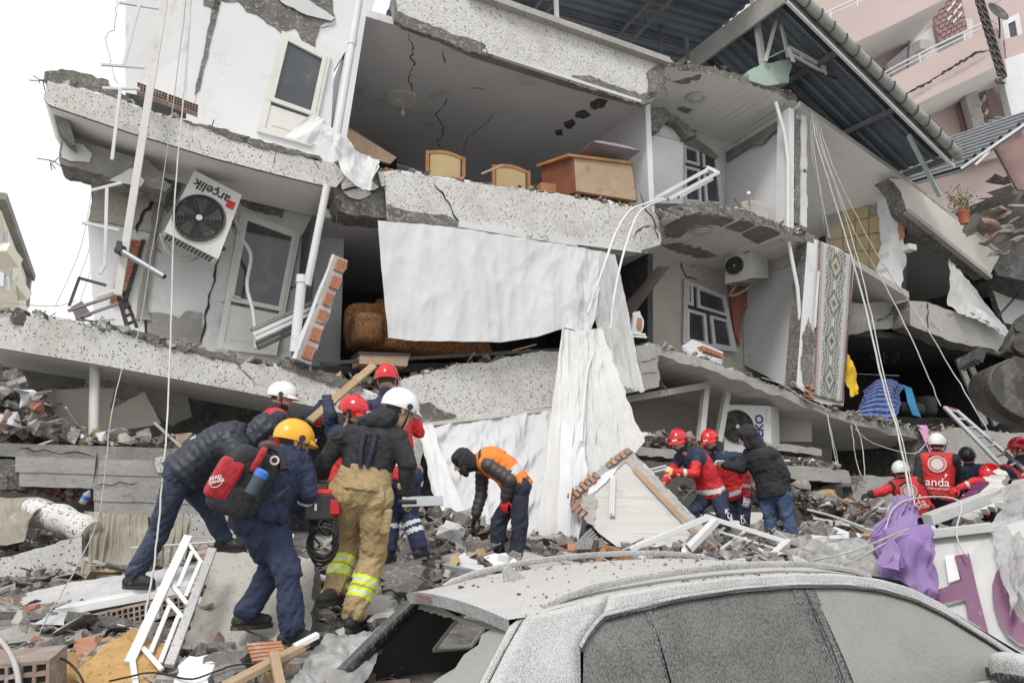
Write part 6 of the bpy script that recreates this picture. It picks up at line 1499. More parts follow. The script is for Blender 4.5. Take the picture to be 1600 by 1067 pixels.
# ---- left: white metal pergola frame, thrown pipe, wire
PG = thing('pergola_post', 'leaning white metal post with short rungs and rust streaks at the left', 'metal frame')
def fb(par, name, a, b, w_, mt, h_=None, oa=-.25, ob=None):
 m = MB(); m.bar(F(*a, oa), F(*b, oa if ob is None else ob), w_, h_ or w_); return m.obj(name, [mt], par, bevel=.004)
fb(PG, 'post', (258, -8), (184, 462), .085, 'paint_rusty')
for a, b in (((186, 4), (250, 14)), ((158, 101), (226, 106)), ((160, 138), (218, 139)), ((142, 298), (190, 286)), ((128, 348), (186, 360))): fb(PG, 'rung', a, b, .032, 'paint_white')
for a, b in (((217, 10), (193, 103)), ((188, 139), (175, 250)), ((167, 294), (164, 418)), ((162, 416), (156, 428)), ((186, 452), (150, 464))): fb(PG, 'upright', a, b, .036, 'paint_white')
TP = thing('steel_pipe', 'short grey scaffold pipe with a coupler jutting from the white post', 'pipe')
m = MB(); m.tube([F(186, 390, -.38), F(256, 432, -.55)], .034, 14); m.obj('tube', ['galvanised'], TP, smooth=40)
m = MB(); m.tube([F(256, 431.8, -.545), F(256.4, 432.2, -.552)], .028, 14); m.obj('bore', ['gap_shade'], TP)
m = MB(); m.disc(F(184, 388, -.36), F(256, 432, -.55) - F(186, 390, -.38), .06, .07, 12); m.box(F(186, 386, -.4), FD * .03, UP * .06, FN * .04); m.obj('coupler', ['iron_dark'], TP)
BC = thing('broken_chair', 'upturned dark wooden chair frame lying on the lower left ledge', 'chair')
for a, b, w_ in (((106, 486), (190, 458), .05), ((118, 498), (186, 474), .04), ((184, 458), (202, 522), .05), ((194, 460), (214, 512), .04), ((190, 470), (198, 466), .03), ((193, 482), (204, 478), .03), ((196, 494), (208, 490), .03), ((200, 506), (210, 502), .03), ((184, 458), (196, 456), .04)):
 fb(BC, 'rail', a, b, w_, 'wood_dark' if b[1] > 480 or a[0] > 180 else 'concrete', .03, oa=.1, ob=.05)
m = MB(); fpoly(m, [(110, 480), (128, 470), (144, 492), (120, 500)], .2, .04); m.obj('seat', ['cloth_mauve'], BC)
fb(PG, 'hook_arm', (122, 434), (166, 446), .03, 'iron_dark'); fb(PG, 'hook_arm', (124, 434), (108, 478), .03, 'iron_dark')
# brick strip in the left wall: courses of single bricks
q = random.Random(2); BW = thing('brick_pier', 'narrow red brick strip exposed in the far left wall', 'brickwork')
for k in range(19):
 t0, t1 = k / 19, (k + .86) / 19
 for h in (0, 1):
  xl0, xr0 = 198 - 27 * t0, 221 - 31 * t0; sp = xl0 + (xr0 - xl0) * (.5 if k % 2 else .3)
  x0, x1 = (xl0, sp - .5) if h == 0 else (sp + .5, xr0)
  y0, y1 = 373 + 100 * t0 + (x0 - xl0) * .12, 373 + 100 * t1 + (x0 - xl0) * .12
  m = MB(); fpoly(m, [(x0, y0), (x1, y0 + (x1 - x0) * .15), (x1 - 1.2, y1 + (x1 - x0) * .15), (x0 - 1.2, y1)], 1.235 + q.uniform(-.012, .012), .06); m.obj('brick', ['brick_red'], BW)
m = MB(); fpoly(m, [(221, 374), (227, 376), (196, 480), (189, 478)], 1.24, .05); m.obj('joint', ['gap_shade'], BW)
# hollow blocks on the upper left ledge
def hollow_block(mb_face, name, c, ax, ay, az, par, nx=5, ny=3, mt='clay'):
 """block with open cells on its az- face: frame walls around dark cells"""
 m = MB(); m.box(c + az * .12, ax, ay, az * .88, 1)
 for i in range(nx + 1):
  t = -1 + 2 * i / nx; m.box(c - az * .82 + ax * t * .955, ax * .05, ay, az * .18, 0)
 for j in range(ny + 1):
  t = -1 + 2 * j / ny; m.box(c - az * .825 + ay * t * .94, ax * 1.0, ay * .075, az * .172, 0)
 m.box(c - az * .775, ax * .96, ay * .94, az * .012, 2)  # dark plate, the shade deep in the cells put into its colour
 return m.obj(name, [mt, mt, 'gap_shade'], par)
for k in range(4):
 t = thing('hollow_brick', ('first', 'second', 'third', 'fourth')[k] + ' hollow red block from the left on the upper left ledge', 'brick', 'hollow blocks on the upper left ledge')
 c = F(226 + 24 * k, 143 + 9 * k, .85); d = nrm(F(300, 172, .85) - F(226, 145, .85)); hollow_block(None, 'block', c, d * .095, UP * .06, FN * .07, t, 5, 3, 'clay_dusty')
# ---- downpipes
def pipe(label, pts, r, mt='pvc', par=None, cat='pipe', collar=None):
 T = thing('drain_pipe', label, cat); m = MB(); m.tube(pts, r, 14); m.obj('tube', [mt], T, smooth=40)
 for k in (collar or []): m = MB(); p = np.array(pts[0]) + (np.array(pts[-1]) - np.array(pts[0])) * k; d = nrm(np.array(pts[-1]) - np.array(pts[0])); m.tube([p - d * .05, p + d * .05], r * 1.18, 14); m.obj('collar', [mt], T, smooth=40)
pipe('white drain pipe running from the roof edge past the open top room', [F(563, -10, -.12), F(526, 214, -.14)], .052, 'paint_white', collar=(.35,))
pipe('white drain pipe leaning in front of the lower left door', [F(511, 290, -.05), F(480, 446, .0)], .05, 'paint_white')
pipe('short white drain pipe standing on the lower left ledge', [F(472, 434, .02), F(460, 550, .05)], .062, 'pvc', collar=(.02,))
m = MB(); m.tube(smoothline([F(366, 338, .9), F(378, 372, .85), F(392, 400, .8), F(386, 446, .75), F(396, 490, .6), F(400, 545, .35)], 26), [.028] * 27 if False else .026, 8)
tag(m.obj('flexible_hose', ['cable_white'], smooth=60), 'wrapped white hose hanging down across the lower left door', 'hose')
# ---- leaning strip of hollow brick wall
LB = thing('wall_fragment', 'leaning strip of orange hollow brick and mortar on the ledge beside the curtain', 'wall fragment')
top, bot = F(536, 404, .05), F(476, 566, -.15); dr = nrm(bot - top); LL = np.linalg.norm(bot - top); sd = nrm(np.cross(dr, -FN)); sd = sd if np.dot(sd, FD) > 0 else -sd; fw = nrm(np.cross(dr, sd)); fw = fw if np.dot(fw, FN) < 0 else -fw
m = MB(); pts = []
for k in range(15): pts.append(top + dr * LL * k / 14 - sd * (.11 + q.uniform(-.015, .015)))
for k in range(14, -1, -1): pts.append(top + dr * LL * k / 14 + sd * (.075 + q.uniform(-.02, .02)))
m.prism(pts, -fw * .17); m.obj('mortar_core', ['concrete_pale'], LB)
m = MB(); pts = [top + dr * LL * k / 10 - sd * (.115) + fw * .0 for k in range(11)] + [top + dr * LL * k / 10 - sd * (.15 + q.uniform(-.02, .02)) for k in range(10, -1, -1)]; m.prism(pts, -fw * .15); m.obj('plaster_coat', ['plaster_clean'], LB)
for k in range(6):
 t0, t1 = k / 6 + .02, (k + 1) / 6 - .03; m = MB(); w0 = q.uniform(.045, .07)
 a, b = top + dr * LL * t0, top + dr * LL * t1; off = fw * (.004 + q.uniform(0, .012)) + sd * q.uniform(.0, .02)
 m.box((a + b) / 2 + off, dr * LL * (t1 - t0) / 2, sd * w0, fw * .012, 0)
 for j in range(4): m.box((a + b) / 2 + off + sd * w0 * (-.75 + .5 * j) + fw * .012, dr * LL * (t1 - t0) / 2, sd * w0 * .12, fw * .010, 0)
 m.obj('brick', ['clay'], LB)
# dark slatted shutter box lying behind the pipe
SB = thing('shutter_box', 'grey slatted blind lying on the ledge below the door', 'blind')
for k in range(5):
 m = MB(); m.bar(F(392 + k * 3, 516 + k * 7, .25), F(486 + k * 2, 474 + k * 7, .3), .08, .045); m.obj('slat', ['concrete' if k == 0 else ('pvc' if k < 3 else 'iron_dark')], SB)
# ---- curtains
CU = thing('white_curtain', 'large white bed-sheet curtain hanging across the middle floor opening', 'curtain')
m = MB(); drape(m, [F(590, 345, -.06), F(660, 350, -.06), F(740, 360, -.08), F(820, 372, -.08), F(884, 383, -.08)], [F(605, 528, -.2), F(650, 533, -.2), (F(720, 534, -.25)), F(780, 535, -.25), F(840, 526, -.25), F(884, 512, -.2)], 120, 50, 7, .05, seed=2, crumple=.018, grow=.3); m.obj('cloth', ['sheet_white'], CU, smooth=180)
m = MB(); drape(m, [F(880, 383, -.10), F(905, 386, -.16), F(935, 392, -.14)], [F(880, 512, -.22), F(902, 518, -.3), F(922, 522, -.3), F(934, 490, -.25)], 40, 40, 4, .05, seed=4, crumple=.04); m.obj('fold', ['sheet_white'], CU, smooth=180)
LC = thing('lace_curtain', 'torn lace curtain with scalloped hem fluttering right of the white sheet', 'curtain')
bt = [F(948 + k * 3.6, 594 + k * 1.1 + (3 if k % 2 else 0), -.3) for k in range(17)]
m = MB(); drape(m, [F(912, 390, -.12), F(938, 392, -.16), F(962, 398, -.1)], bt, 70, 50, 7, .06, seed=6, crumple=.03); m.obj('cloth', ['lace'], LC, smooth=180)
LD = thing('lace_curtain', 'long torn lace curtain trailing down to the fallen wall piece', 'curtain')
m = MB(); drape(m, [F(876, 512, -.25), F(905, 518, -.35), F(938, 512, -.25)], [P(838, 874, 9.4), P(862, 884, 9.3), P(890, 870, 9.3), P(930, 800, 9.5), P(1000, 690, 9.9)], 90, 60, 8, .08, seed=8, crumple=.05, grow=.5); m.obj('cloth', ['lace'], LD, smooth=180)
m = MB(); drape(m, [F(880, 560, -.35), F(900, 560, -.45), F(915, 560, -.35)], [P(866, 872, 9.1), P(890, 876, 9.0), P(914, 800, 9.2)], 40, 50, 4, .06, seed=11, crumple=.05); m.obj('fold', ['sheet_white'], LD, smooth=180)
LS = thing('white_sheet', 'white sheet sagging below the lower centre beam behind the orange vest', 'curtain')
m = MB(); drape(m, [F(655, 664, -.03), F(720, 658, -.03), F(800, 648, -.03), F(884, 634, -.03)], [P(700, 842, 9.6), P(745, 850, 9.5), P(800, 840, 9.7), P(872, 822, 10)], 90, 50, 5, .09, sag=.12, seed=13, crumple=.09, phase=1); m.obj('cloth', ['sheet_white'], LS, smooth=180)
m = MB(); drape(m, [F(652, 664, -.1), F(662, 664, -.16), F(674, 662, -.1)], [P(690, 836, 9.1), P(715, 850, 9.0), P(748, 852, 9.0)], 30, 50, 4, .05, sag=.15, seed=15, crumple=.06); m.obj('fold', ['sheet_white'], LS, smooth=180)
m = MB(); m.tube([P(884, 880, 9.0), P(890, 780, 9.1), P(902, 690, 9.3)], .012, 6); m.obj('curtain_rod', ['pvc'], LD)
WS = thing('white_sheet', 'bunched white sheet hooked over the upper balcony corner', 'curtain')
m = MB(); drape(m, [F(488, 178, .1), F(500, 182, .0), F(526, 206, -.15)], [F(446, 214, .25), F(480, 222, .1), F(530, 228, -.1)], 30, 20, 4, .05, seed=17, crumple=.05); m.obj('cloth', ['sheet_white'], WS, smooth=180)
m = MB(); drape(m, [F(516, 208, -.15), F(540, 214, -.2), F(556, 236, -.12), F(592, 252, .1)], [F(524, 246, -.2), F(534, 268, -.25), F(556, 292, -.28), F(578, 297, -.2), F(590, 262, -.05)], 44, 36, 4, .09, seed=19, crumple=.08, grow=.5); m.obj('fold', ['sheet_white'], WS, smooth=180)
RC = thing('lace_curtain', 'white net curtain blown over the far right beam', 'curtain')
m = MB(); drape(m, [F(1482, 404, .2), F(1496, 420, .1), F(1516, 444, .05)], [F(1482, 478, .0), F(1500, 492, -.15), F(1530, 500, -.2), F(1562, 520, -.22), F(1582, 530, -.2)], 60, 44, 6, .06, seed=21, crumple=.06); m.obj('cloth', ['lace'], RC, smooth=180)
m = MB(); drape(m, [F(1500, 468, -.1), F(1540, 490, -.15), F(1560, 505, -.15)], [F(1500, 480, -.15), F(1540, 500, -.22), F(1568, 518, -.22)], 40, 8, 5, .05, seed=22, crumple=.08); m.obj('hem', ['sheet_white'], RC, smooth=180)
# ---- top room furniture
def chair_back(label, l, r, ty, by, o):
 T = thing('dining_chair', label, 'chair'); a, b = F(l, by, o), F(r, by + (r - l) * .17, o); h = np.linalg.norm(F(l, ty, o) - a); x = nrm(b - a); w_ = np.linalg.norm(b - a); y = UP
 def arc(u, k=.06): return y * (h + k * math.sin(math.pi * u))
 m = MB(); m.bar(a, a + arc(0), .05, .04); m.obj('stile', ['wood'], T)
 m = MB(); m.bar(b, b + arc(1), .05, .04); m.obj('stile', ['wood'], T)
 pts = [a + x * w_ * u + arc(u) for u in np.linspace(0, 1, 11)] + [a + x * w_ * u + arc(u) - y * .05 for u in np.linspace(1, 0, 11)]
 m = MB(); m.prism(pts, FN * .04); m.obj('top_rail', ['wood'], T)
 pts = [a + x * w_ * u + arc(u) - y * .05 for u in np.linspace(.08, .92, 11)] + [a + x * w_ * .92 - y * .1, a + x * w_ * .08 - y * .1]
 m = MB(); m.prism([p + FN * .012 for p in pts], FN * .02); m.obj('back_panel', ['cane_yellow'], T)
 m = MB(); m.box((a + b) / 2 - y * .12 + FN * .25, x * w_ * .5, FN * .24, y * .03); m.obj('seat', ['cane_yellow'], T)
 for p in (a, b, a + FN * .48, b + FN * .48): m = MB(); m.bar(p - y * .12, p - y * .5, .04, .04); m.obj('leg', ['wood'], T)
chair_back('wooden chair with yellow panel back standing left in the open top room', 667, 724, 236, 268, .7)
chair_back('wooden chair with yellow panel back standing near the cabinet in the top room', 771, 826, 258, 296, .6)
fb(thing('wooden_stick', 'pale wooden stick leaning on the right yellow chair', 'stick'), 'stick', (752, 272), (786, 258), .03, 'timber', oa=.4)
CB = thing('cabinet', 'scratched wooden cabinet perched at the edge of the open top room', 'cabinet')
c = [F(893, 243, .02), F(988, 255, .05), F(996, 316, .05), F(897, 301, .02)]
m = MB(); m.prism(c, FN * .5 - FD * .28); m.obj('carcass', ['wood_red'], CB)
m = MB(); m.prism([lerp4(c, u, v) - FN * .012 for u, v in ((.03, .04), (.98, .06), (.98, .97), (.03, .96))], FN * .011); m.obj('front_panel', ['wood_pale'], CB)
m = MB(); m.prism([F(888, 240, -.03), F(992, 253, .0), F(992, 257, .0), F(888, 244, -.03)], FN * .55 - FD * .28); m.obj('top', ['wood'], CB)
m = MB(); m.prism([F(845, 285, .3), F(872, 288, .3), F(872, 302, .3), F(845, 300, .3)], FN * .3); m.obj('drawer', ['wood'], CB)
MT = thing('cushion', 'mauve striped seat cushion lying on top of the wooden cabinet', 'cushion')
m = MB(); cc = F(950, 240, .15); a_, b_ = nrm(F(1000, 250, .1) - F(905, 232, .1)), FN
def cush(u, v):
 x, y = u * 2 - 1, v * 2 - 1; p = cc + a_ * x * .43 + b_ * y * .28
 return p + UP * .10 * (1 - abs(x) ** 6) * (1 - abs(y) ** 6)
m.grid(cush, 20, 14); m.grid(lambda u, v: cush(u, v) * 0 + (cush(u, v) - UP * 2 * (.075 * (1 - abs(u * 2 - 1) ** 4) * (1 - abs(v * 2 - 1) ** 4))), 20, 14); m.obj('cover', ['cloth_mauve'], MT, smooth=180)
BD = thing('wooden_board', 'wide brown board leaning in the dark left corner of the top room', 'board')
m = MB(); quad(m, [(536, 196, .7), (548, 200, .7), (620, 246, .9), (610, 256, .9), (536, 236, .7)], FN * .04); m.obj('panel', ['wood_pale'], BD)
RO = thing('ceiling_light', 'plaster ceiling rose with dangling bulb in the top room', 'ceiling light')
m = MB(); c = ceil_pt(630, 154)
for r0, r1, t in ((.0, .30, .012), (.12, .24, .03), (.26, .30, .03)): m.disc(c + _cn * .002, _cn, r1, t, 36, r0=r0)
m.obj('ceiling_rose', ['ceiling_light'], RO)
m = MB(); m.tube([c, c - UP * .22], .012, 6); ellipsoid(m, c - UP * .28, V(.04, 0, 0), V(0, .04, 0), V(0, 0, .06), 12, 8); m.obj('bulb', ['pvc'], RO, smooth=60)
for (x, y, p0, lab) in ((1087, 153, S1, 'round white lamp on the ceiling of the upper right recess'), (1095, 361, S2, 'round white lamp under the curved middle slab')):
 T = thing('ceiling_light', lab, 'ceiling light'); c = on_plane(x, y, p0 - UP * .002, UP); m = MB(); m.disc(c, -UP, .17, .03, 28, r0=.12); m.obj('rim', ['plaster'], T); m = MB(); ellipsoid(m, c, V(.13, 0, 0), V(0, .13, 0), V(0, 0, .05), 18, 8); m.obj('glass', ['ac_white'], T, smooth=180)
T = thing('ceiling_light', 'dark round lamp on the far right sloping ceiling', 'ceiling light'); c = F(1272, 234, .9); m = MB(); m.disc(c, -UP, .14, .05, 24); m.obj('base', ['iron_dark'], T); m = MB(); ellipsoid(m, c - UP * .05, V(.11, 0, 0), V(0, .11, 0), V(0, 0, .04), 16, 8); m.obj('glass', ['cable_grey'], T, smooth=180)
# ---- middle room: sofa, mattress box, dark board, small lamp
SF = thing('sofa', 'gold and brown floral sofa half hidden behind the white sheet', 'sofa')
def blob(mb, c, ax, ay, az, pw_=4):
 n1, n2 = 24, 14; vs = []
 for j in range(n2 + 1):
  t = -math.pi / 2 + math.pi * j / n2
  for i in range(n1):
   p = 2 * math.pi * i / n1; f = lambda v: math.copysign(abs(v) ** (2 / pw_), v)
   vs.append(c + ax * f(math.cos(t)) * f(math.cos(p)) + ay * f(math.cos(t)) * f(math.sin(p)) + az * f(math.sin(t)))
 mb.add(vs, [[j * n1 + i, j * n1 + (i + 1) % n1, (j + 1) * n1 + (i + 1) % n1, (j + 1) * n1 + i] for j in range(n2) for i in range(n1)])
m = MB(); blob(m, F(655, 515, .9), FD * 1.1, FN * .18, UP * .30, 7); m.obj('backrest', ['floral_gold'], SF, smooth=180)
m = MB(); blob(m, F(570, 520, .5), FD * .22, FN * .4, UP * .24, 4); m.obj('armrest', ['floral_gold'], SF, smooth=180)
m = MB(); blob(m, F(660, 545, .6), FD * 1.0, FN * .4, UP * .14); m.obj('seat', ['floral_gold'], SF, smooth=180)
m = MB(); blob(m, F(598, 484, .9), FD * .13, FN * .08, UP * .16, 3); m.obj('cushion', ['floral_gold'], SF, smooth=180)
MB_ = thing('drawer_box', 'pale wooden drawer lying upside down on the lower ledge', 'drawer')
m = MB(); m.prism([F(562, 552, -.05), F(640, 555, -.05), F(636, 572, -.05), F(562, 568, -.05)], FN * .45); m.obj('carcass', ['wood_pale'], MB_)
m = MB(); m.prism([F(560, 549, -.07), F(642, 552, -.07), F(642, 556, -.07), F(560, 553, -.07)], FN * .48); m.obj('base_board', ['wood_dark'], MB_)
DB = thing('wooden_board', 'dark brown board leaning out of the gap right of the lace curtain', 'board')
m = MB(); quad(m, [(1048, 416, -.15), (1030, 416, .1), (975, 478, .3), (978, 506, .1)], FN * .05 + UP * .01); m.obj('panel', ['wood_dark'], DB)
TS = thing('broken_tap', 'broken brick stub with white pipe ends on the ledge right of the lace', 'rubble')
m = MB(); m.bar(F(984, 520, .0), F(1008, 523, .0), .03); m.bar(F(986, 525, -.02), F(1010, 527, -.02), .03); m.obj('pipe_end', ['pvc'], TS)
m = MB(); fpoly(m, [(990, 488), (1000, 486), (1006, 500), (1002, 520), (988, 520)], .05, .1, 0, 0, 1.2, step=5); m.obj('stub', ['plaster'], TS)
m = MB(); fpoly(m, [(997, 496), (1003, 498), (1002, 516), (996, 514)], .03, .03, 0, 0, .8, step=5); m.obj('brick', ['clay'], TS)
# long loose plank over the lower beam
fb(thing('wooden_plank', 'thin dark plank lying along the top of the lower centre beam', 'plank'), 'plank', (500, 568), (880, 546), .03, 'wood_dark', .05, oa=.02)
fb(thing('wooden_stick', 'thin bent brown strip above the right end of the lower centre beam', 'stick'), 'stick', (800, 548), (838, 538), .02, 'timber', oa=.0)
# ---- right wing
SD2 = thing('satellite_dish', 'grey satellite dish resting on the curved middle slab', 'satellite dish')
dish(F(1172, 334, .55), (-.25, -.8, .35), .33, SD2, 'concrete_pale')
WF = thing('loose_window', 'detached white plastic window frame leaning across the upper right recess', 'window frame')
for a, b, oa, ob in (((1020, 312), (1104, 266), .4, .6), ((1044, 312), (1122, 270), .3, .5), ((1060, 308), (1112, 280), .35, .5), ((1104, 262), (1124, 272), .6, .5)): fb(WF, 'profile', a, b, .07, 'pvc', .06, oa=oa, ob=ob)
BS = thing('brick_fragment', 'fallen brick and plaster slab lying under the middle right window', 'debris')
m = MB(); quad(m, [(1066, 540, .3), (1082, 530, .5), (1130, 550, .4), (1128, 562, .2), (1090, 560, .1)], -UP * .07); m.obj('plaster_slab', ['plaster'], BS)
for k in range(5): m = MB(); p = F(1098 + 6 * k, 546 + 2.4 * k, .25); m.box(p, nrm(FD - UP * .25) * .05, FN * .07, UP * .035); m.obj('brick', ['clay'], BS)
# carpet wall: ornate runner hung on a wall piece
CW = thing('wall_fragment', 'upright white wall piece carrying the ornate carpet runner', 'wall fragment')
cw = [(1262, 370), (1300, 384), (1336, 402), (1322, 560), (1318, 634), (1296, 632), (1268, 624), (1244, 604), (1252, 500)]
m = MB(); fpoly(m, jag(cw, 1.5, 8, [0, 1, 0, 0, 1, 1, 1, 0, 0], 3), -.06, .28, 0, 1); m.obj('panel', ['plaster_clean', 'concrete_broken'], CW)
m = MB(); fpoly(m, [(1254, 528), (1264, 496), (1272, 520), (1270, 624), (1258, 616), (1252, 570)], -.075, .05, 0, 0, 2.0, step=6); m.obj('broken_edge', ['concrete_broken'], CW)
for k in range(6): m = MB(); p = F(1262 + k % 2 * 5, 603 + k * 4, -.09); m.box(p, FD * .05, FN * .03, UP * .014); m.obj('brick', ['clay'], CW)
def carpet_mat():
 m, nt, b = newmat('carpet'); uv = coords(nt, 'UV'); sx = _n(nt, 'ShaderNodeSeparateXYZ'); nt.links.new(uv, sx.inputs[0]); u, v = sx.outputs[0], sx.outputs[1]
 M_ = lambda op, a, b=None, c=None: math_(nt, op, a, b, c)
 x = M_('ABSOLUTE', M_('SUBTRACT', u, .5))                            # 0 centre .5 edge
 per = M_('FRACT', M_('MULTIPLY', v, 4.0)); y = M_('ABSOLUTE', M_('SUBTRACT', per, .5))    # medallion repeats
 # woven grain: snap to small cells so that the edges step
 xs = M_('DIVIDE', M_('FLOOR', M_('MULTIPLY', x, 46)), 46); ys = M_('DIVIDE', M_('FLOOR', M_('MULTIPLY', y, 60)), 60)
 r = M_('ADD', M_('MULTIPLY', xs, 2.0), ys)
 zig = M_('ABSOLUTE', M_('SUBTRACT', M_('FRACT', M_('MULTIPLY', ys, 9)), .5))
 grey, dark, pale, green = (.40, .39, .375), (.09, .095, .09), (.47, .455, .43), (.17, .20, .17)
 band = M_('ADD', xs, M_('MULTIPLY', zig, .09))
 col = mixc(nt, M_('LESS_THAN', band, .25), pale, grey)
 vi = M_('MULTIPLY', M_('GREATER_THAN', M_('FRACT', M_('ADD', M_('MULTIPLY', M_('ADD', xs, ys), 11), M_('MULTIPLY', zig, 1.6))), .52), M_('LESS_THAN', M_('ABSOLUTE', M_('SUBTRACT', band, .20)), .085))
 col = mixc(nt, vi, col, dark)
 col = mixc(nt, M_('LESS_THAN', M_('ADD', xs, M_('MULTIPLY', zig, .03)), .075), col, green)
 col = mixc(nt, M_('LESS_THAN', xs, .022), col, pale)
 col = mixc(nt, M_('LESS_THAN', r, .37), col, dark); col = mixc(nt, M_('LESS_THAN', r, .32), col, green); col = mixc(nt, M_('LESS_THAN', r, .22), col, pale); col = mixc(nt, M_('LESS_THAN', r, .15), col, green)
 alt = M_('GREATER_THAN', M_('FRACT', M_('MULTIPLY', v, 2.0)), .5)
 core = mixc(nt, alt, (.62, .45, .10), pale); col = mixc(nt, M_('LESS_THAN', r, .12), col, core)
 cross = M_('LESS_THAN', M_('MULTIPLY', xs, ys), .0009); col = mixc(nt, M_('MULTIPLY', cross, M_('LESS_THAN', r, .10)), col, dark)
 col = mixc(nt, M_('GREATER_THAN', x, .36), col, pale)
 sc_ = M_('GREATER_THAN', M_('FRACT', M_('MULTIPLY', v, 70)), .5); col = mixc(nt, M_('MULTIPLY', sc_, M_('LESS_THAN', M_('ABSOLUTE', M_('SUBTRACT', x, .385)), .014)), col, dark)
 col = mixc(nt, M_('GREATER_THAN', x, .41), col, (.19, .105, .115))
 col = mixc(nt, M_('LESS_THAN', M_('ABSOLUTE', M_('SUBTRACT', x, .425)), .006), col, pale)
 ob = coords(nt, 'Object'); col = mixc(nt, M_('MULTIPLY', mrange(nt, noise_tex(nt, ob, 6, 6, .7), .45, .75), .45), col, (.42, .40, .37))
 nt.links.new(col, b.inputs['Base Color']); b.inputs['Roughness'].default_value = .95
carpet_mat()
CP = thing('carpet', 'long ornate green and grey carpet runner hanging on the right wall piece', 'carpet')
c4 = [F(1279, 376, -.08), F(1334, 402, -.08), F(1317, 630, -.09), F(1270, 618, -.09)]
m = MB(); m.grid(lambda u, v: lerp4(c4, u, v) - FN * (.006 + .008 * noise.noise(Vector((u * 4, v * 9, 1)))), 12, 50); m.obj('runner', ['carpet'], CP, smooth=180, thick=.008)
m = MB(); m.bar(F(1279, 424, -.11), F(1273, 512, -.11), .035, .02); tag(m.obj('fluorescent_tube', ['pvc']), 'thin white tube standing against the left edge of the carpet', 'tube')
YC = thing('yellow_cloth', 'yellow jacket hanging at the right edge of the carpet wall', 'clothing')
m = MB(); drape(m, [F(1322, 552, .0), F(1328, 556, -.05), F(1334, 566, .0)], [F(1320, 590, .0), F(1330, 620, -.05), F(1342, 616, .0)], 20, 26, 3, .05, seed=30, crumple=.05); m.obj('cloth', ['cloth_yellow'], YC, smooth=180)
BB = thing('plaid_blanket', 'blue plaid blanket heaped over a chair in the dark right room', 'blanket')
m = MB(); drape(m, [F(1352, 606, .6), F(1372, 592, .7), F(1392, 592, .7), F(1412, 602, .6)], [F(1334, 650, .1), F(1360, 652, .0), F(1388, 656, .0), F(1404, 650, .2)], 50, 36, 5, .08, sag=-.22, seed=31, crumple=.08); m.obj('cloth', ['plaid_blue'], BB, smooth=180)
m = MB(); blob(m, F(1374, 630, .75), FD * .28, FN * .2, UP * .2, 3); m.obj('stuffing', ['plaid_blue'], BB, smooth=180)
TC = thing('teal_towel', 'teal towel hanging over a dark chair beside the plaid blanket', 'towel')
m = MB(); drape(m, [F(1412, 602, .35), F(1424, 606, .3)], [F(1424, 648, .1), F(1438, 652, .1)], 12, 24, 2, .03, seed=33); m.obj('cloth', ['cloth_teal'], TC, smooth=180)
AR = thing('armchair', 'black armchair in the shadow of the right room', 'chair')
m = MB(); blob(m, F(1412, 640, .6), FD * .3, FN * .3, UP * .12); m.obj('seat', ['black_cloth'], AR, smooth=180); m = MB(); blob(m, F(1440, 636, .8), FD * .12, FN * .3, UP * .2); m.obj('armrest', ['black_cloth'], AR, smooth=180)
CHD = thing('chandelier', 'dark drooping chandelier in the right room', 'chandelier')
m = MB(); c = F(1382, 560, 1.6); m.tube([c + UP * .5, c], .015, 6)
for k in range(6): a = k * 1.047; m.tube(smoothline([c, c + V(.15 * math.cos(a), .15 * math.sin(a), -.1), c + V(.28 * math.cos(a), .28 * math.sin(a), .02)], 8), .012, 6); ellipsoid(m, c + V(.28 * math.cos(a), .28 * math.sin(a), .06), V(.04, 0, 0), V(0, .04, 0), V(0, 0, .05), 8, 6)
m.obj('arms', ['iron_dark'], CHD, smooth=60)
for a, b in (((1496, 560), (1540, 664)), ((1510, 556), (1556, 664))): fb(thing('fallen_plank', 'grey fallen plank leaning in the far right room ' + ('nearer the blanket' if a[0] < 1500 else 'nearer the excavator bucket'), 'plank'), 'plank', a, b, .14, 'concrete', .05, oa=.3)
fb(thing('iron_rod', 'thin rusty rod leaning on the white wall at the far right', 'rod'), 'rod', (1560, 494), (1592, 458), .03, 'iron_dark', oa=.2)
m = MB(); m.box(F(1420, 388, .1), FD * .1, FN * .1, UP * .06); tag(m.obj('wall_lamp', ['ac_white'], bevel=.015), 'small white box lamp on the torn wall end of the tiled kitchen', 'lamp')
# loose pipes of the column
m = MB(); m.tube([F(1212, 160, -.05), F(1226, 210, -.05), F(1231, 250, -.03), F(1231, 356, -.03)], .035, 8); tag(m.obj('drain_pipe', ['pvc'], smooth=60), 'bent white pipe running down the corner column of the right wing', 'pipe')
m = MB(); m.tube([F(1232, 378, .0), F(1246, 450, .0), F(1250, 500, .0)], .035, 8); tag(m.obj('drain_pipe', ['pvc'], smooth=60), 'white pipe leaning on the white wall left of the carpet', 'pipe')
# ================================================================== things in the street: debris, gear, cloth
def pq(c4, ext, name, mt, par=None, me=None, amp=0, step=.05, bevel=0, seed=0):
 m = MB(); ppoly(m, c4, ext, 0, 1 if me else None, amp, None, step, seed); return m.obj(name, [mt] + ([me] if me else []), par, bevel=bevel)
def solo(o, label, cat, group=None): return tag(o, label, cat, group, 'thing')
mat('speckle_stone', (.52, .515, .505), (.44, .435, .425), (.20, .195, .19), sc=3, sc3=70, t3=(.56, .62), rough=.7)
mat('cable_coil', (.012, .012, .013), rough=.45)
mat('tool_body', (.02, .02, .022), (.035, .035, .037), rough=.5)
mat('bottle_blue', (.05, .16, .55), rough=.25); mat('bottle_dark', (.05, .065, .085), rough=.3)
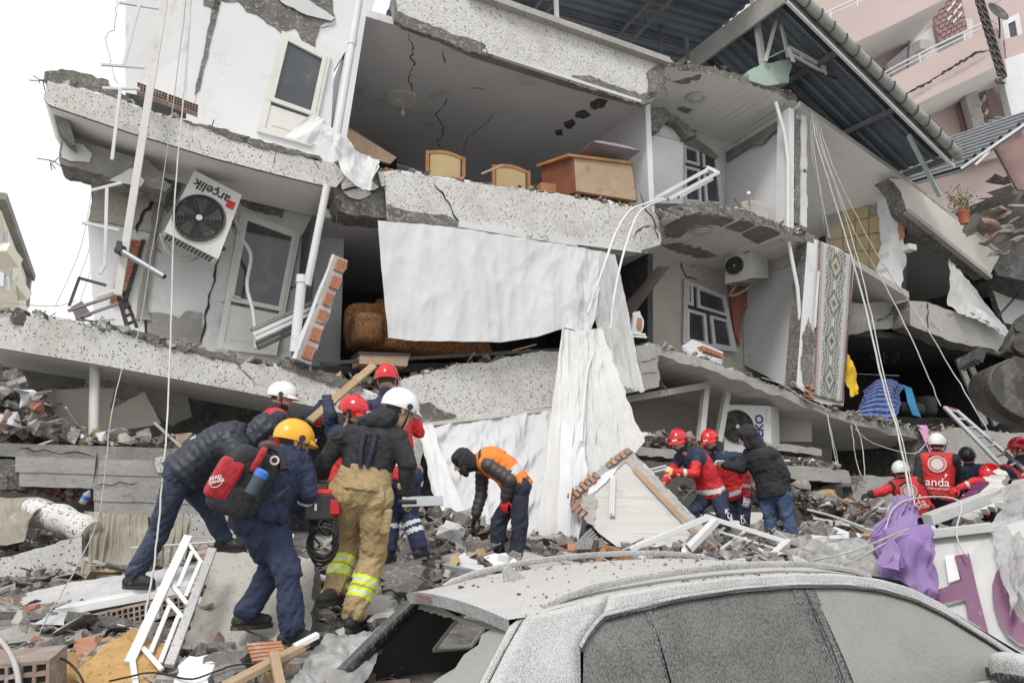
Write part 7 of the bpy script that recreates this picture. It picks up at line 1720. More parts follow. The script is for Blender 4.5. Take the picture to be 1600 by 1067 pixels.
# --- left foreground
solo(pq([(19, 930, 6.75), (120, 908, 6.75), (312, 881, 6.7), (308, 914, 6.2), (82, 958, 6.15), (60, 963, 6.2)], V(0, .04, -.07), 'stone_sill', 'speckle_stone', amp=.004), 'long speckled stone sill under the striding man in the puffer jacket', 'stone slab')
m = MB(); m.bar(P(84, 958, 6.12), P(306, 917, 6.17), .12, .05); m.bar(P(88, 950, 6.16), P(306, 908, 6.2), .04, .035); solo(m.obj('window_profile', ['pvc']), 'white plastic profile lying along the front of the stone sill', 'profile')
solo(pq([(0, 946, 6.5), (60, 950, 6.5), (84, 968, 6.3), (60, 974, 6.3), (0, 972, 6.4)], V(0, .2, -.06), 'wooden_board', 'clay_dusty', amp=.01), 'dusty brown board end sticking out at the left edge below the sill', 'board')
for k in range(3):
 t = thing('hollow_brick', ('leftmost', 'middle', 'rightmost')[k] + ' hollow clay block in the row beneath the stone sill', 'brick', 'hollow blocks under the sill')
 c = P(150 + 60 * k, 972 - 13.5 * k, 5.95); d = nrm(P(300, 935, 5.95) - P(120, 976, 5.95)); hollow_block(None, 'block', c, d * .125, nrm(np.cross(V(.2, 1, -.1), d)) * -.058, V(.0, 1, .05) * .09, t, 6, 3, 'clay_dusty')
solo(pq([(118, 984, 5.95), (240, 956, 5.9), (300, 942, 5.9), (302, 952, 5.85), (240, 970, 5.85), (124, 998, 5.9)], V(0, .3, -.03), 'mortar_slab', 'concrete', amp=.008), 'grey mortar slab stuck under the row of hollow blocks', 'concrete slab')
solo(pq([(118, 1048, 4.72), (160, 1010, 4.95), (207, 980, 5.15), (222, 986, 5.15), (234, 998, 5.08), (262, 1004, 5.03), (236, 1066, 4.7), (190, 1090, 4.58), (120, 1090, 4.58)], V(.05, .08, -.10) * .35, 'chipboard_panel', 'chipboard', amp=.012, step=.05), 'broken orange-brown chipboard panel at the bottom left', 'board')
T = thing('hollow_brick', 'large broken hollow clay block in the bottom left corner', 'brick')
hollow_block(None, 'block', P(36, 1062, 4.55), V(.17, .03, .012), V(-.01, 0, .125), V(-.02, .12, .02), T, 5, 4, 'clay_dusty')
solo(pq([(-10, 1006, 5.4), (60, 986, 5.6), (96, 1000, 5.5), (92, 1022, 5.3), (40, 1028, 5.2), (-10, 1030, 5.2)], V(.02, .1, -.12), 'concrete_slab', 'concrete', amp=.012), 'grey tiled concrete slab above the corner clay block', 'concrete slab')
solo(pq([(-20, 970, 5.9), (40, 966, 6.0), (84, 984, 5.8), (90, 1000, 5.7), (30, 990, 5.7), (-20, 996, 5.7)], V(.02, .2, -.10), 'concrete_slab', 'concrete_broken', amp=.015), 'broken concrete plate at the left edge under the brown board', 'concrete slab')
solo(pq([(96, 1030, 4.9), (108, 1018, 5.0), (106, 1060, 4.75), (86, 1085, 4.6), (84, 1075, 4.65)], V(.03, .05, -.02), 'yellow_strip', 'chipboard', amp=.004), 'narrow yellow board strip beside the corner clay block', 'board')
solo(pq([(112, 1000, 5.4), (150, 992, 5.5), (150, 1010, 5.3), (128, 1040, 5.1), (112, 1036, 5.1)], V(.03, .1, -.05), 'roof_tile', 'clay', amp=.01), 'dark red clay slab with white plaster behind the chipboard', 'tile')
# white window grille
GR_ = thing('window_grille', 'white metal window grille leaning on the rubble at the lower left', 'grille')
def gd_(y): return 5.75 - (y - 840) / 200 * .95
def gp_(x, y, f=0): return P(x, y, gd_(y) + f)
for a, b, w_, mt in (((294, 838), (202, 1036), .058, 'pvc'), ((332, 858), (264, 1040), .055, 'speckle_stone'), ((295, 850), (316, 880), .022, 'pvc'), ((266, 910), (293, 944), .028, 'pvc'), ((257, 932), (286, 965), .026, 'pvc'), ((223, 1012), (253, 1046), .028, 'pvc'),
                     ((300, 862), (278, 917), .028, 'pvc'), ((313, 878), (290, 932), .028, 'pvc'), ((265, 946), (235, 1020), .028, 'pvc'), ((279, 962), (250, 1036), .028, 'pvc')):
 m = MB(); m.bar(gp_(*a), gp_(*b), w_, .03 if w_ > .03 else .02, up=V(.2, -.6, .5)); m.obj('stringer' if w_ > .05 else 'bar', [mt], GR_, bevel=.004)
m = MB(); m.bar(gp_(206, 1030), gp_(212, 1075), .03, .03); m.obj('bar', ['pvc'], GR_)
solo(pq([(338, 862, 6.15), (415, 864, 6.1), (490, 870, 6.05), (489, 950, 5.7), (484, 1004, 5.42), (420, 1016, 5.38), (330, 1026, 5.32), (282, 1020, 5.32)], V(.02, .14, -.12), 'roughcast_panel', 'plaster_rough', me='concrete_broken', amp=.008), 'large fallen beige rough-cast wall panel under the backpack man', 'wall panel')
solo(pq([(278, 1040, 4.75), (296, 1024, 4.85), (326, 1022, 4.85), (338, 1036, 4.75), (326, 1070, 4.6), (280, 1085, 4.55), (270, 1070, 4.6)], V(.01, .12, -.15), 'plaster_lump', 'plaster_clean', amp=.012), 'bright white plaster lump below the rough-cast panel', 'plaster')
solo(pq([(318, 1026, 4.8), (356, 1008, 4.95), (386, 1012, 4.95), (384, 1050, 4.7), (336, 1068, 4.6)], V(.02, .12, -.15), 'concrete_lump', 'concrete_broken', amp=.02), 'grey broken concrete lump right of the white plaster lump', 'concrete')
T = thing('roof_tile', 'ribbed red clay tile fragment at the foot of the rough-cast panel', 'tile')
for k in range(5): m = MB(); m.tube([P(386 + k * 2, 1008 + k * 6, 4.95 - k * .03), P(440 + k * 2, 1004 + k * 5, 4.98 - k * .03)], .014, 6); m.obj('rib', ['clay'], T)
for a, b, w_, lab in (((352, 1072, 4.5), (472, 1010, 4.75), .10, 'pale wooden plank slanting up from the bottom edge below the backpack man'), ((428, 1020, 4.6), (440, 1080, 4.4), .05, 'short upright wooden batten crossing the slanting plank'), ((420, 1046, 4.62), (480, 1006, 4.8), .045, 'second wooden batten lying on the slanting plank')):
 m = MB(); m.bar(P(*a), P(*b), w_, .035); solo(m.obj('wooden_plank', ['wood_pale'], bevel=.004), lab, 'plank')
m = MB(); m.box(P(478, 1001, 4.78), V(.06, .02, .03), V(-.02, .04, 0), V(0, 0, .012)); solo(m.obj('plaster_chip', ['plaster_clean']), 'white chip on the end of the slanting plank', 'plaster')
# plastic film by the car
PF_ = thing('plastic_film', 'crumpled clear plastic film between the firefighter and the car', 'plastic film')
m = MB(); drape(m, [P(448, 1090, 4.5), P(480, 1030, 4.75), P(506, 1004, 4.95), P(560, 990, 5.1)], [P(520, 1100, 4.3), P(556, 1075, 4.4), P(590, 1030, 4.6), P(606, 1000, 4.8)], 50, 40, 6, .05, seed=41, crumple=.09, normal=(0, -.4, .9), grow=.3); m.obj('sheet', ['plastic_film'], PF_, smooth=180)
# bedding and curtains at the foot of the fallen beam
MR = thing('rolled_mattress', 'rolled white floral mattress sticking out under the fallen beam', 'mattress')
pts = smoothline([P(44, 800, 8.05), P(80, 806, 8.0), P(112, 818, 7.95), P(142, 834, 7.9)], 18); m = MB(); m.tube(pts, [.135 + .012 * math.sin(i * .9) for i in range(len(pts))], 18); m.obj('roll', ['floral_white'], MR, smooth=60)
m = MB(); c = pts[0]; dv = nrm(pts[0] - pts[1])
for k in range(6): m.tube([c + dv * .012 + (V(0, -.3, 1) * math.cos(t) + V(0, 1, .3) * math.sin(t)) * (.02 + .018 * k + .003 * t) for t in np.linspace(0, 6.28, 14)], .004, 4)
m.obj('spiral_edge', ['cloth_beige'], MR)
BCU = thing('beige_curtain', 'beige curtain spilling down below the floral mattress', 'curtain')
m = MB(); drape(m, [P(132, 798, 8.1), P(180, 802, 8.1), P(232, 806, 8.1)], [P(124, 906, 7.4), P(170, 902, 7.3), P(236, 890, 7.3)], 70, 44, 9, .16, sag=.15, seed=43, crumple=.05, grow=.6); m.obj('cloth', ['cloth_beige'], BCU, smooth=180)
BCV = thing('beige_curtain', 'narrow beige curtain hanging behind the striding leg in dark jeans', 'curtain')
m = MB(); drape(m, [P(236, 804, 8.2), P(300, 806, 8.2)], [P(226, 886, 7.7), P(290, 880, 7.7)], 50, 40, 9, .12, seed=44, crumple=.03, grow=.5); m.obj('cloth', ['cloth_beige'], BCV, smooth=180)
LCL = thing('bed_sheet', 'dusty off-white bed sheet hanging at the left edge', 'sheet')
m = MB(); drape(m, [P(-30, 772, 8.0), P(10, 778, 8.0), P(60, 776, 8.1), P(84, 784, 8.0)], [P(-30, 850, 7.6), P(10, 852, 7.6), P(34, 846, 7.6), P(52, 800, 7.8)], 50, 36, 4, .08, seed=45, crumple=.07, grow=.4); m.obj('cloth', ['cloth_beige'], LCL, smooth=180)
BT = thing('water_bottle', 'clear plastic water bottle with blue label in the gap of the fallen beam', 'bottle')
a, b = P(128, 786, 8.3), P(140, 766, 8.3); m = MB(); m.tube([a, a + (b - a) * .7, a + (b - a) * .85, b], [.035, .036, .02, .012], 12); m.obj('body', ['plastic_film'], BT, smooth=40); m = MB(); m.tube([a + (b - a) * .35, a + (b - a) * .6], .038, 12); m.obj('label_band', ['bottle_blue'], BT, smooth=40)
m = MB(); m.tube([P(206, 856, 7.6), P(260, 852, 7.4), P(345, 846, 7.0)], .012, 6); solo(m.obj('pipe', ['cable_white']), 'thin white pipe lying behind the window grille', 'pipe')
# --- centre foreground
solo(pq([(596, 884, 6.9), (630, 874, 7.1), (660, 876, 7.0), (662, 906, 6.7), (640, 926, 6.5), (596, 922, 6.5)], V(.05, .25, -.25), 'beam_stub', 'concrete_broken', amp=.02), 'splintered grey beam stub beside the firefighter', 'concrete')
solo(pq([(560, 940, 5.9), (590, 926, 6.2), (612, 930, 6.2), (612, 966, 5.6), (580, 972, 5.5)], V(.05, .2, -.2), 'concrete_lump', 'concrete_pale', amp=.02), 'pale concrete lump in front of the splintered beam stub', 'concrete')
solo(pq([(755, 870, 7.6), (772, 864, 7.65), (790, 863, 7.65), (804, 872, 7.55), (814, 892, 7.35), (806, 900, 7.3), (788, 896, 7.3), (770, 882, 7.45)], V(.02, .03, -.03), 'plaster_sheet', 'plaster_clean', amp=.01), 'bright white plaster sheet lying at the feet of the orange-vest man', 'plaster')
solo(pq([(712, 872, 7.6), (726, 862, 7.7), (742, 874, 7.6), (770, 892, 7.2), (736, 898, 7.1), (718, 890, 7.2)], V(.02, .1, -.08), 'plaster_slab', 'plaster', amp=.012), 'grey-white plaster slab left of the bright plaster sheet', 'plaster')
m = MB(); m.bar(P(697, 884, 7.0), P(776, 902, 6.7), .09, .03); solo(m.obj('aluminium_profile', ['aluminium']), 'flat aluminium profile lying before the bright plaster sheet', 'profile')
T = thing('hollow_brick', 'grey dusty hollow block right of the bright plaster sheet', 'brick'); hollow_block(None, 'block', P(846, 888, 7.3), V(.17, -.02, -.04), V(.0, .0, .05), V(.02, .1, .05), T, 7, 2, 'concrete_pale')
solo(pq([(704, 868, 7.4), (712, 866, 7.4), (718, 876, 7.3), (712, 884, 7.2), (702, 880, 7.2)], V(0, .1, 0), 'snack_packet', 'cane_yellow', amp=.004), 'small crumpled yellow packet in the rubble', 'packet')
# tilted fallen wall piece
FW = thing('wall_fragment', 'big tilted beige wall piece with brick edge before the men in red', 'wall fragment')
def fwp(x, y): return (x, y, 9.0 + (800 - y) * .004 - (x - 1000) * .0012)
out = [(884, 776), (912, 752), (935, 733), (962, 714), (982, 699), (994, 712), (1036, 756), (1079, 802), (1134, 858), (1128, 880), (1048, 884), (967, 856), (935, 832), (914, 812)]
ext = V(.10, .20, -.05)
m = MB(); ppoly(m, [fwp(*p) for p in out], ext, 0, 1, .012, [1, 1, 1, 1, 1, 1, 1, 1, 0, 0, 0, 0, 1, 1], .06); m.obj('panel', ['panel_cream', 'concrete_broken'], FW)
def patch(name, pts, mt, off=.006, amp=.006):
 m = MB(); e = nrm(ext); ppoly(m, [fwp(*p) for p in pts], ext * .02, 0, None, amp, None, .05); o = m.obj(name, [mt], FW); o.data.transform(Matrix.Translation(Vector(-e * (off + .004)))); return o
patch('concrete_edge', [(978, 700), (994, 712), (1080, 802), (1134, 858), (1120, 860), (1066, 806), (1010, 750), (978, 722), (938, 748), (912, 762), (936, 734)], 'concrete_pale', .012, .01)
patch('brick_edge', [(886, 776), (912, 753), (936, 734), (960, 716), (982, 700), (990, 708), (966, 728), (944, 744), (926, 762), (920, 790), (926, 816), (914, 812)], 'clay_dusty', .008, .008)
for a, b, n, w_ in (((892, 779), (936, 741), 7, .06), ((950, 729), (986, 704), 5, .045), ((893, 784), (915, 806), 4, .05)):
 for k in range(n):
  t0, t1 = k / n + .02, (k + 1) / n - .02; f_ = lambda t: P(*fwp(a[0] + (b[0] - a[0]) * t, a[1] + (b[1] - a[1]) * t)); A_, B_ = f_(t0), f_(t1); d_ = nrm(B_ - A_); e_ = nrm(ext)
  m = MB(); m.box((A_ + B_) / 2 - e_ * (.02 + .008 * (k % 3)), (B_ - A_) / 2, nrm(np.cross(d_, e_)) * w_ * (.8 + .2 * (k % 2)), e_ * .03); m.obj('brick', ['clay' if k % 2 else 'clay_dusty'], FW)
patch('paint_patch', [(918, 758), (945, 740), (968, 728), (958, 744), (932, 768), (920, 774)], 'plaster_clean', .016, .003)
patch('broken_corner', [(908, 772), (930, 768), (934, 790), (930, 822), (914, 810), (908, 790)], 'concrete_pale', .016, .012)
m = MB(); e = nrm(ext); m.bar(P(*fwp(992, 733)) - e * .02, P(*fwp(1121, 868)) - e * .02, .055, .03, up=-e); m.obj('wood_strip', ['wood_pale'], FW)
m = MB(); m.bar(P(*fwp(960, 746)) - e * .03, P(*fwp(958, 808)) - e * .03, .055, .05, up=-e); lo = m.obj('lamp_housing', ['pvc'], FW)
m = MB(); m.tube([P(*fwp(960, 749)) - e * .07, P(*fwp(958, 805)) - e * .07], .014, 8); m.obj('lamp_tube', ['sheet_white'], lo)
# white window frame in front of it
WN = thing('loose_window', 'broken white window frame lying in front of the tilted wall piece', 'window frame')
for a, b, w_ in (((920, 886, 8.2), (1106, 808, 8.5), .075), ((1100, 806, 8.5), (1234, 848, 8.4), .065), ((1050, 884, 8.1), (1118, 814, 8.45), .085), ((1232, 846, 8.4), (1204, 872, 8.1), .08), ((1110, 826, 8.5), (1222, 860, 8.35), .03), ((1017, 866, 8.2), (1170, 866, 8.2), .018), ((1082, 862, 8.3), (1086, 884, 8.2), .03), ((1126, 858, 8.4), (1164, 830, 8.6), .03), ((1100, 840, 8.7), (1150, 880, 8.4), .02)):
 m = MB(); m.bar(P(*a), P(*b), w_, w_ * .75); m.obj('profile', ['pvc'], WN, bevel=.004)
m = MB(); ppoly(m, [(1070, 846, 8.5), (1084, 830, 8.6), (1092, 832, 8.6), (1078, 850, 8.5)], V(0, .01, 0)); m.obj('glass_shard', ['plastic_film'], WN)
solo(pq([(1140, 846, 8.6), (1166, 838, 8.7), (1172, 862, 8.5), (1150, 876, 8.4)], V(.05, .12, -.02), 'cream_box', 'plaster_cream', bevel=.01), 'cream plastic box inside the broken window frame', 'box')
WFm = thing('picture_frame', 'brown wooden picture-frame piece under the white window frame', 'wooden frame')
for a, b, w_ in (((942, 854, 7.9), (1052, 884, 7.7), .07), ((946, 854, 7.9), (934, 884, 7.7), .06), ((966, 876, 7.8), (976, 886, 7.7), .05), ((950, 864, 7.86), (1040, 890, 7.68), .02)):
 m = MB(); m.bar(P(*a), P(*b), w_, .04); m.obj('rail', ['wood'], WFm, bevel=.004)
CHF = thing('broken_chair', 'dark red-brown broken chair pieces beside the lace curtain end', 'chair')
for a, b, w_ in (((892, 850, 8.0), (894, 884, 7.9), .07), ((894, 876, 8.0), (930, 872, 8.0), .05), ((932, 846, 8.1), (924, 880, 7.9), .05), ((896, 888, 7.8), (938, 886, 7.8), .05), ((900, 862, 8.1), (926, 862, 8.1), .04)):
 m = MB(); m.bar(P(*a), P(*b), w_, .05); m.obj('rail', ['wood' if w_ > .06 else 'wood_dark'], CHF)
VB = thing('blind_slats', 'bundle of grey metal slats poking out beside the lace curtain', 'blind')
for k in range(7): m = MB(); m.bar(P(866 + k * 3, 882 + k * .8, 8.3 - k * .03), P(924 + k * 3, 826 + k * 4, 8.5 - k * .03), .035, .012); m.obj('slat', ['galvanised'], VB)
# film and rubble behind the car, purple cloth, sign
F2 = thing('plastic_film', 'dusty plastic film bulging behind the car roof beside the purple cloth', 'plastic film')
m = MB(); drape(m, [P(1228, 866, 7.0), P(1262, 846, 7.2), (P(1310, 842, 7.2)), P(1356, 846, 7.0)], [P(1226, 930, 6.2), P(1290, 940, 6.1), P(1340, 940, 6.1), P(1400, 930, 6.1)], 60, 40, 6, .05, sag=-.15, seed=51, crumple=.10, normal=(0, -.7, .7)); m.obj('sheet', ['plastic_film'], F2, smooth=180)
SG = thing('shop_sign', 'toppled white shop sign with big purple letters behind the car', 'sign')
sgc = [(1436, 838, 6.5), (1549, 826, 6.3), (1650, 800, 6.1), (1680, 1100, 5.5), (1490, 1100, 5.8), (1440, 960, 6.2)]
m = MB(); ppoly(m, sgc, V(.08, .25, .02)); m.obj('panel', ['sign_panel'], SG)
m = MB(); m.bar(P(1436, 836, 6.48), P(1549, 823, 6.28), .14, .07); m.obj('top_rail', ['sign_panel'], SG, bevel=.006)
m = MB(); m.bar(P(1449, 812, 6.6), P(1562, 770, 6.9), .10, .09); m.obj('frame_bar', ['sign_panel'], SG, bevel=.006)
_sp, _snn = P(1436, 838, 6.5), None
_snn = nrm(np.cross(P(1650, 800, 6.1) - _sp, P(1440, 960, 6.2) - _sp)); _snn = _snn if np.dot(_snn, CAM - _sp) > 0 else -_snn
def sgp(x, y, h=.0): return on_plane(x, y, _sp + _snn * h, _snn)
def letter(pts, name='letter'):
 m = MB(); m.prism([sgp(x, y, .055) for x, y in pts], -_snn * .05, 0, 1); return m.obj(name, ['sign_purple', 'pvc'], SG)
letter([(1491, 868), (1514, 864), (1528, 925), (1544, 986), (1560, 1070), (1534, 1072), (1518, 990), (1508, 934), (1452, 948), (1448, 926), (1504, 908)])
letter([(1440, 900), (1452, 898), (1462, 950), (1478, 1010), (1464, 1014), (1448, 960)])
arc_o = [(1566, 882), (1556, 894), (1550, 915), (1552, 940), (1560, 966), (1574, 990), (1592, 1004), (1616, 1010), (1640, 1000)]; arc_i = [(1640, 972), (1616, 982), (1602, 976), (1588, 960), (1578, 938), (1574, 916), (1577, 900), (1586, 890), (1612, 884), (1612, 866), (1584, 868)]
letter(arc_o + arc_i)
m = MB(); m.prism([sgp(x, y, .03) for x, y in ((1476, 868), (1492, 866), (1500, 904), (1482, 910))], -_snn * .02); m.obj('letter_counter', ['pvc'], SG)  # white counter of the letter H, built as a raised plate
PU = thing('purple_cloth', 'crumpled purple satin cloth draped over the white shop sign', 'cloth')
m = MB(); drape(m, [P(1398, 776, 6.6), P(1404, 772, 6.6), P(1412, 776, 6.6)], [P(1350, 842, 6.2), P(1372, 848, 6.05), P(1400, 838, 6.1), P(1424, 824, 6.2), P(1448, 808, 6.4)], 60, 40, 7, .06, seed=53, crumple=.1); m.obj('cloth', ['cloth_purple'], PU, smooth=180)
m = MB(); drape(m, [P(1352, 838, 6.15), P(1380, 832, 6.0), P(1410, 822, 6.05), P(1440, 818, 6.2)], [P(1384, 886, 5.95), P(1400, 920, 5.85), P(1430, 950, 5.85), P(1462, 934, 5.95), P(1474, 912, 6.05)], 80, 60, 7, .09, sag=.05, seed=54, crumple=.14); m.obj('fold', ['cloth_purple'], PU, smooth=180)
m = MB(); drape(m, [P(1364, 842, 6.0), P(1390, 838, 5.9), P(1424, 836, 5.95)], [P(1376, 880, 5.8), P(1392, 892, 5.75), P(1420, 880, 5.8)], 50, 30, 4, .06, sag=.1, seed=55, crumple=.14); m.obj('fold', ['cloth_purple'], PU, smooth=180)
F3 = thing('plastic_film', 'torn strips of dirty plastic film hanging over the right end of the sign', 'plastic film')
m = MB(); drape(m, [P(1556, 766, 6.6), P(1580, 752, 6.6), P(1620, 740, 6.6)], [P(1556, 880, 5.9), P(1574, 965, 5.7), P(1586, 920, 5.8), P(1600, 990, 5.7), P(1630, 960, 5.7)], 50, 50, 5, .06, seed=56, crumple=.09); m.obj('sheet', ['plastic_film'], F3, smooth=180)
m = MB(); m.bar(P(1496, 790, 7.6), P(1538, 754, 7.8), .09, .03); solo(m.obj('mauve_board', ['sign_purple']), 'dusty mauve board slanting up beside the bent frame bar', 'board')
solo(pq([(1510, 770, 8.2), (1560, 732, 8.6), (1572, 736, 8.6), (1566, 780, 8.2), (1520, 812, 7.9), (1500, 806, 7.9)], V(.08, .1, -.05), 'foam_board', 'plaster_cream', me='plaster', amp=.02), 'crumbled cream wall board in front of the stooping red jacket', 'board')
# ladder leaning at the right
LA = thing('ladder', 'aluminium ladder leaning on the right slab behind the rescuers', 'ladder')
a0, a1, b0, b1 = P(1476, 636, 10.9), P(1594, 758, 9.6), P(1494, 641, 11.1), P(1612, 744, 9.9)
for a, b in ((a0, a1), (b0, b1)): m = MB(); m.bar(a, b, .055, .03); m.obj('stile', ['aluminium'], LA)
for k in range(8): t = .03 + k * .13; m = MB(); m.tube([a0 + (a1 - a0) * t, b0 + (b1 - b0) * t], .016, 8); m.obj('rung', ['aluminium'], LA)
m = MB(); m.tube([a0, b0], .022, 8); m.obj('red_tip', ['ink_red'], LA)
PKC = thing('pink_scarf', 'pink cloth strip hanging from the slab above the white helmet', 'cloth')
m = MB(); drape(m, [F(1432, 664, -.1), F(1448, 664, -.1)], [F(1452, 706, -.3), F(1464, 700, -.3)], 10, 24, 2, .04, sag=-.1, seed=60); m.obj('cloth', ['cloth_pink'], PKC, smooth=180)
# ------------------------------------------------------------------ gear of the crew
WP = thing('wooden_plank', 'long wooden plank gripped by the white-helmeted man and propped on the ledge', 'plank')
m = MB(); m.bar(P(484, 658, 7.25), P(584, 571, 7.9), .075, .035, up=V(0, -1, .3)); m.obj('board', ['timber'], WP, bevel=.003)
BK = thing('backpack', 'red and black backpack with a blue-lidded bottle in its side pocket', 'backpack')
bx = nrm(V(.80, .35, .0)); bz = nrm(V(.42, .10, .9)); by = nrm(np.cross(bz, bx)); by = by if by[1] < 0 else -by; bx = nrm(np.cross(by, bz)); bx = bx if bx[0] > 0 else -bx
def pk_(x, y, d): return P(x, y, d)
m = MB(); blob(m, P(384, 750, 5.12), bx * .150, by * .14, bz * .205, 6); m.obj('main_bag', ['black_cloth'], BK, smooth=180)
m = MB(); blob(m, P(360, 778, 5.06), bx * .13, by * .13, bz * .10, 5); m.obj('bottom_pocket', ['black_cloth'], BK, smooth=180)
m = MB(); blob(m, P(350, 748, 5.02), bx * .075, by * .125, bz * .135, 6); rp = m.obj('front_pocket', ['red_deep'], BK, smooth=180)
m = MB(); m.tube(smoothline([P(352, 722, 4.95), P(362, 718, 4.93), P(372, 720, 4.94)], 8), .006, 6); m.obj('zip', ['shell_black'], BK); m = MB(); blob(m, P(404, 718, 5.0), bx * .022, by * .05, bz * .085, 4); m.obj('top_panel', ['red_deep'], BK, smooth=180)
m = MB(); c = P(399, 757, 4.92); m.tube([c - bz * .06, c + bz * .05], .042, 16); m.obj('bottle', ['bottle_dark'], BK, smooth=40)
m = MB(); m.tube([c + bz * .05, c + bz * .085, c + bz * .10], [.045, .045, .03], 16); m.obj('bottle_lid', ['bottle_blue'], BK, smooth=40)
m = MB(); m.box(P(403, 726, 4.98), bx * .025, by * .008, bz * .018); m.obj('buckle', ['shell_black'], BK)
tv = nrm(CAM - P(338, 750, 4.9)); tx = nrm(V(.9, .1, .22)); tx = nrm(tx - tv * np.dot(tx, tv)); ty = np.cross(tv, tx)
text_mesh('AFAD', .028, frame_m(P(336.5, 746, 4.865), tx, ty, tv), 'print_white', 'lettering', rp, .002, .0008); text_mesh('G\u00f6n\u00fcll\u00fc', .028, frame_m(P(338, 751.5, 4.865), tx, ty, tv), 'print_white', 'lettering', rp, .002, .0006)
m = MB(); m.tube(smoothline([P(328, 757, 4.87), P(332, 761, 4.87), P(340, 760, 4.865), P(346, 755, 4.865), P(349, 749, 4.865)], 12), .002, 5); m.obj('print_line', ['print_white'], rp)
m = MB(); m.tube(smoothline([P(405, 704, 5.1), P(425, 698, 5.12), P(440, 712, 5.1), P(444, 734, 5.08)], 12), .026, 8); m.obj('strap', ['black_cloth'], BK, smooth=60)
m = MB(); m.tube(smoothline([P(412, 790, 5.04), P(430, 778, 5.05), P(452, 762, 5.1)], 10), .014, 6); m.obj('strap', ['black_cloth'], BK, smooth=60)
# arm patches on the navy overalls
m = MB(); c = P(429, 719, 5.05); m.disc(c, CAM - c, .03, .004, 20, r0=.018); m.obj('back_badge', ['print_pale'], BP['root'])
PT = thing('power_tool', 'black and red cutting tool carried between the firefighter and the backpack man', 'tool')
c = P(499, 792, 5.55); m = MB(); m.box(c, V(.10, .03, 0), V(-.03, .09, 0), V(0, 0, .085)); m.obj('housing', ['tool_body'], PT, bevel=.012)
m = MB(); m.box(c + V(0, 0, .10), V(.085, .02, 0), V(-.02, .08, 0), V(0, 0, .02)); m.obj('red_cover', ['shell_red'], PT, bevel=.012)
m = MB(); m.tube([c + V(-.03, 0, .11), c + V(-.03, 0, .17), c + V(.05, 0, .17), c + V(.05, 0, .11)], .014, 8); m.obj('handle', ['tool_body'], PT, smooth=40)
m = MB(); m.box(c + V(.12, .0, .0), V(.03, .01, 0), V(0, .07, 0), V(0, 0, .05)); m.obj('socket', ['ink_red'], PT, bevel=.008)
m = MB(); m.box(c + V(.0, -.104, .0), V(.008, 0, 0), V(0, .003, 0), V(0, 0, .022)); m.obj('sticker', ['print_white'], PT)
CO_ = thing('cable_coil', 'coil of black cable hanging from the cutting tool', 'cable')
q = random.Random(8)
for k in range(9):
 c = P(505 + q.uniform(-3, 3), 846 + q.uniform(-4, 4), 5.5 + q.uniform(-.04, .04)); rx, rz = .095 + q.uniform(-.02, .015), .125 + q.uniform(-.025, .02); m = MB()
 m.tube([c + V(math.cos(t) * rx, q.gauss(0, .004), math.sin(t) * rz) for t in np.linspace(0, 6.2832, 30)], .008, 6, caps=False); m.obj('loop', ['cable_coil'], CO_, smooth=60)
for a, b, c_ in (((490, 808), (484, 830), (500, 850)), ((510, 806), (498, 820), (512, 836)), ((520, 800), (528, 830), (516, 850))):
 m = MB(); m.tube(smoothline([P(*a, 5.5), P(*b, 5.45), P(*c_, 5.45)], 12), .008, 6); m.obj('lead', ['cable_coil'], CO_, smooth=60)
SPD = thing('pry_bar', 'flat steel bar in the firefighter\'s right glove', 'tool')
m = MB(); m.bar(P(628, 784, 5.62), P(692, 782, 5.75), .02, .07, up=UP); m.obj('blade', ['aluminium'], SPD, bevel=.004); m = MB(); m.tube([P(622, 784, 5.6), P(650, 784, 5.66)], .018, 8); m.obj('grip', ['tool_body'], SPD, smooth=40)
PRB = thing('metal_bars', 'pair of pale metal bars held by the stooping man in red', 'bars')
for k in (0, 1): m = MB(); m.tube([P(1016, 734 + k * 5, 9.45), P(1040, 728 + k * 5, 9.52)], .02, 8); m.obj('bar', ['aluminium'], PRB, smooth=40)
# trouser lettering
for txt, spots in (('KURT', [(1136, 799), (1140, 807), (1143, 812), (1146, 817)]), ('KU', [(1160, 808), (1161, 815)])):
 for ch, (x, y) in zip(txt, spots):
  c = P(x, y, 9.50 if txt == 'KURT' else 10.1); z = nrm(CAM - c); xx = nrm(np.cross(UP, z)); PRT = [o for o in THINGS if o.get('label', '').startswith('man in red and navy' if txt == 'KURT' else 'bearded man in red')][0]
  text_mesh(ch, .075, frame_m(c, xx, np.cross(z, xx), z), 'print_white', 'lettering', PRT, .002, .002)

# ------------------------------------------------------------------ loose rubble on the mound
def scatter(label, n, box, smin, smax, seed, weights=RW, lift=0):
 q = random.Random(seed); m = MB()
 for _ in range(n):
  x, y = q.uniform(box[0], box[2]), q.uniform(box[1], box[3]); p = G(x, y)
  if p[1] > 13: continue
  s = smin + (smax - smin) * q.random() ** 2.4; s *= .6 + p[1] / 12
  piece(m, q, p + UP * s * q.uniform(-.3, .5), s, tilt=.9, mi=q.choices(range(len(RUB)), weights)[0])
 tag(m.obj('rubble', RUB), label, 'rubble', kind='stuff')
scatter('loose broken concrete and brick across the lower left foreground', 3300, (-20, 850, 620, 1090), .016, .115, 70)
scatter('loose rubble between the firefighter and the orange vest', 2400, (520, 835, 900, 960), .012, .095, 71)
scatter('loose rubble around the fallen wall piece and the window frame', 1300, (840, 840, 1260, 900), .012, .10, 72)
scatter('loose rubble at the rescuers\' feet on the right', 1900, (1180, 800, 1600, 900), .014, .13, 73)
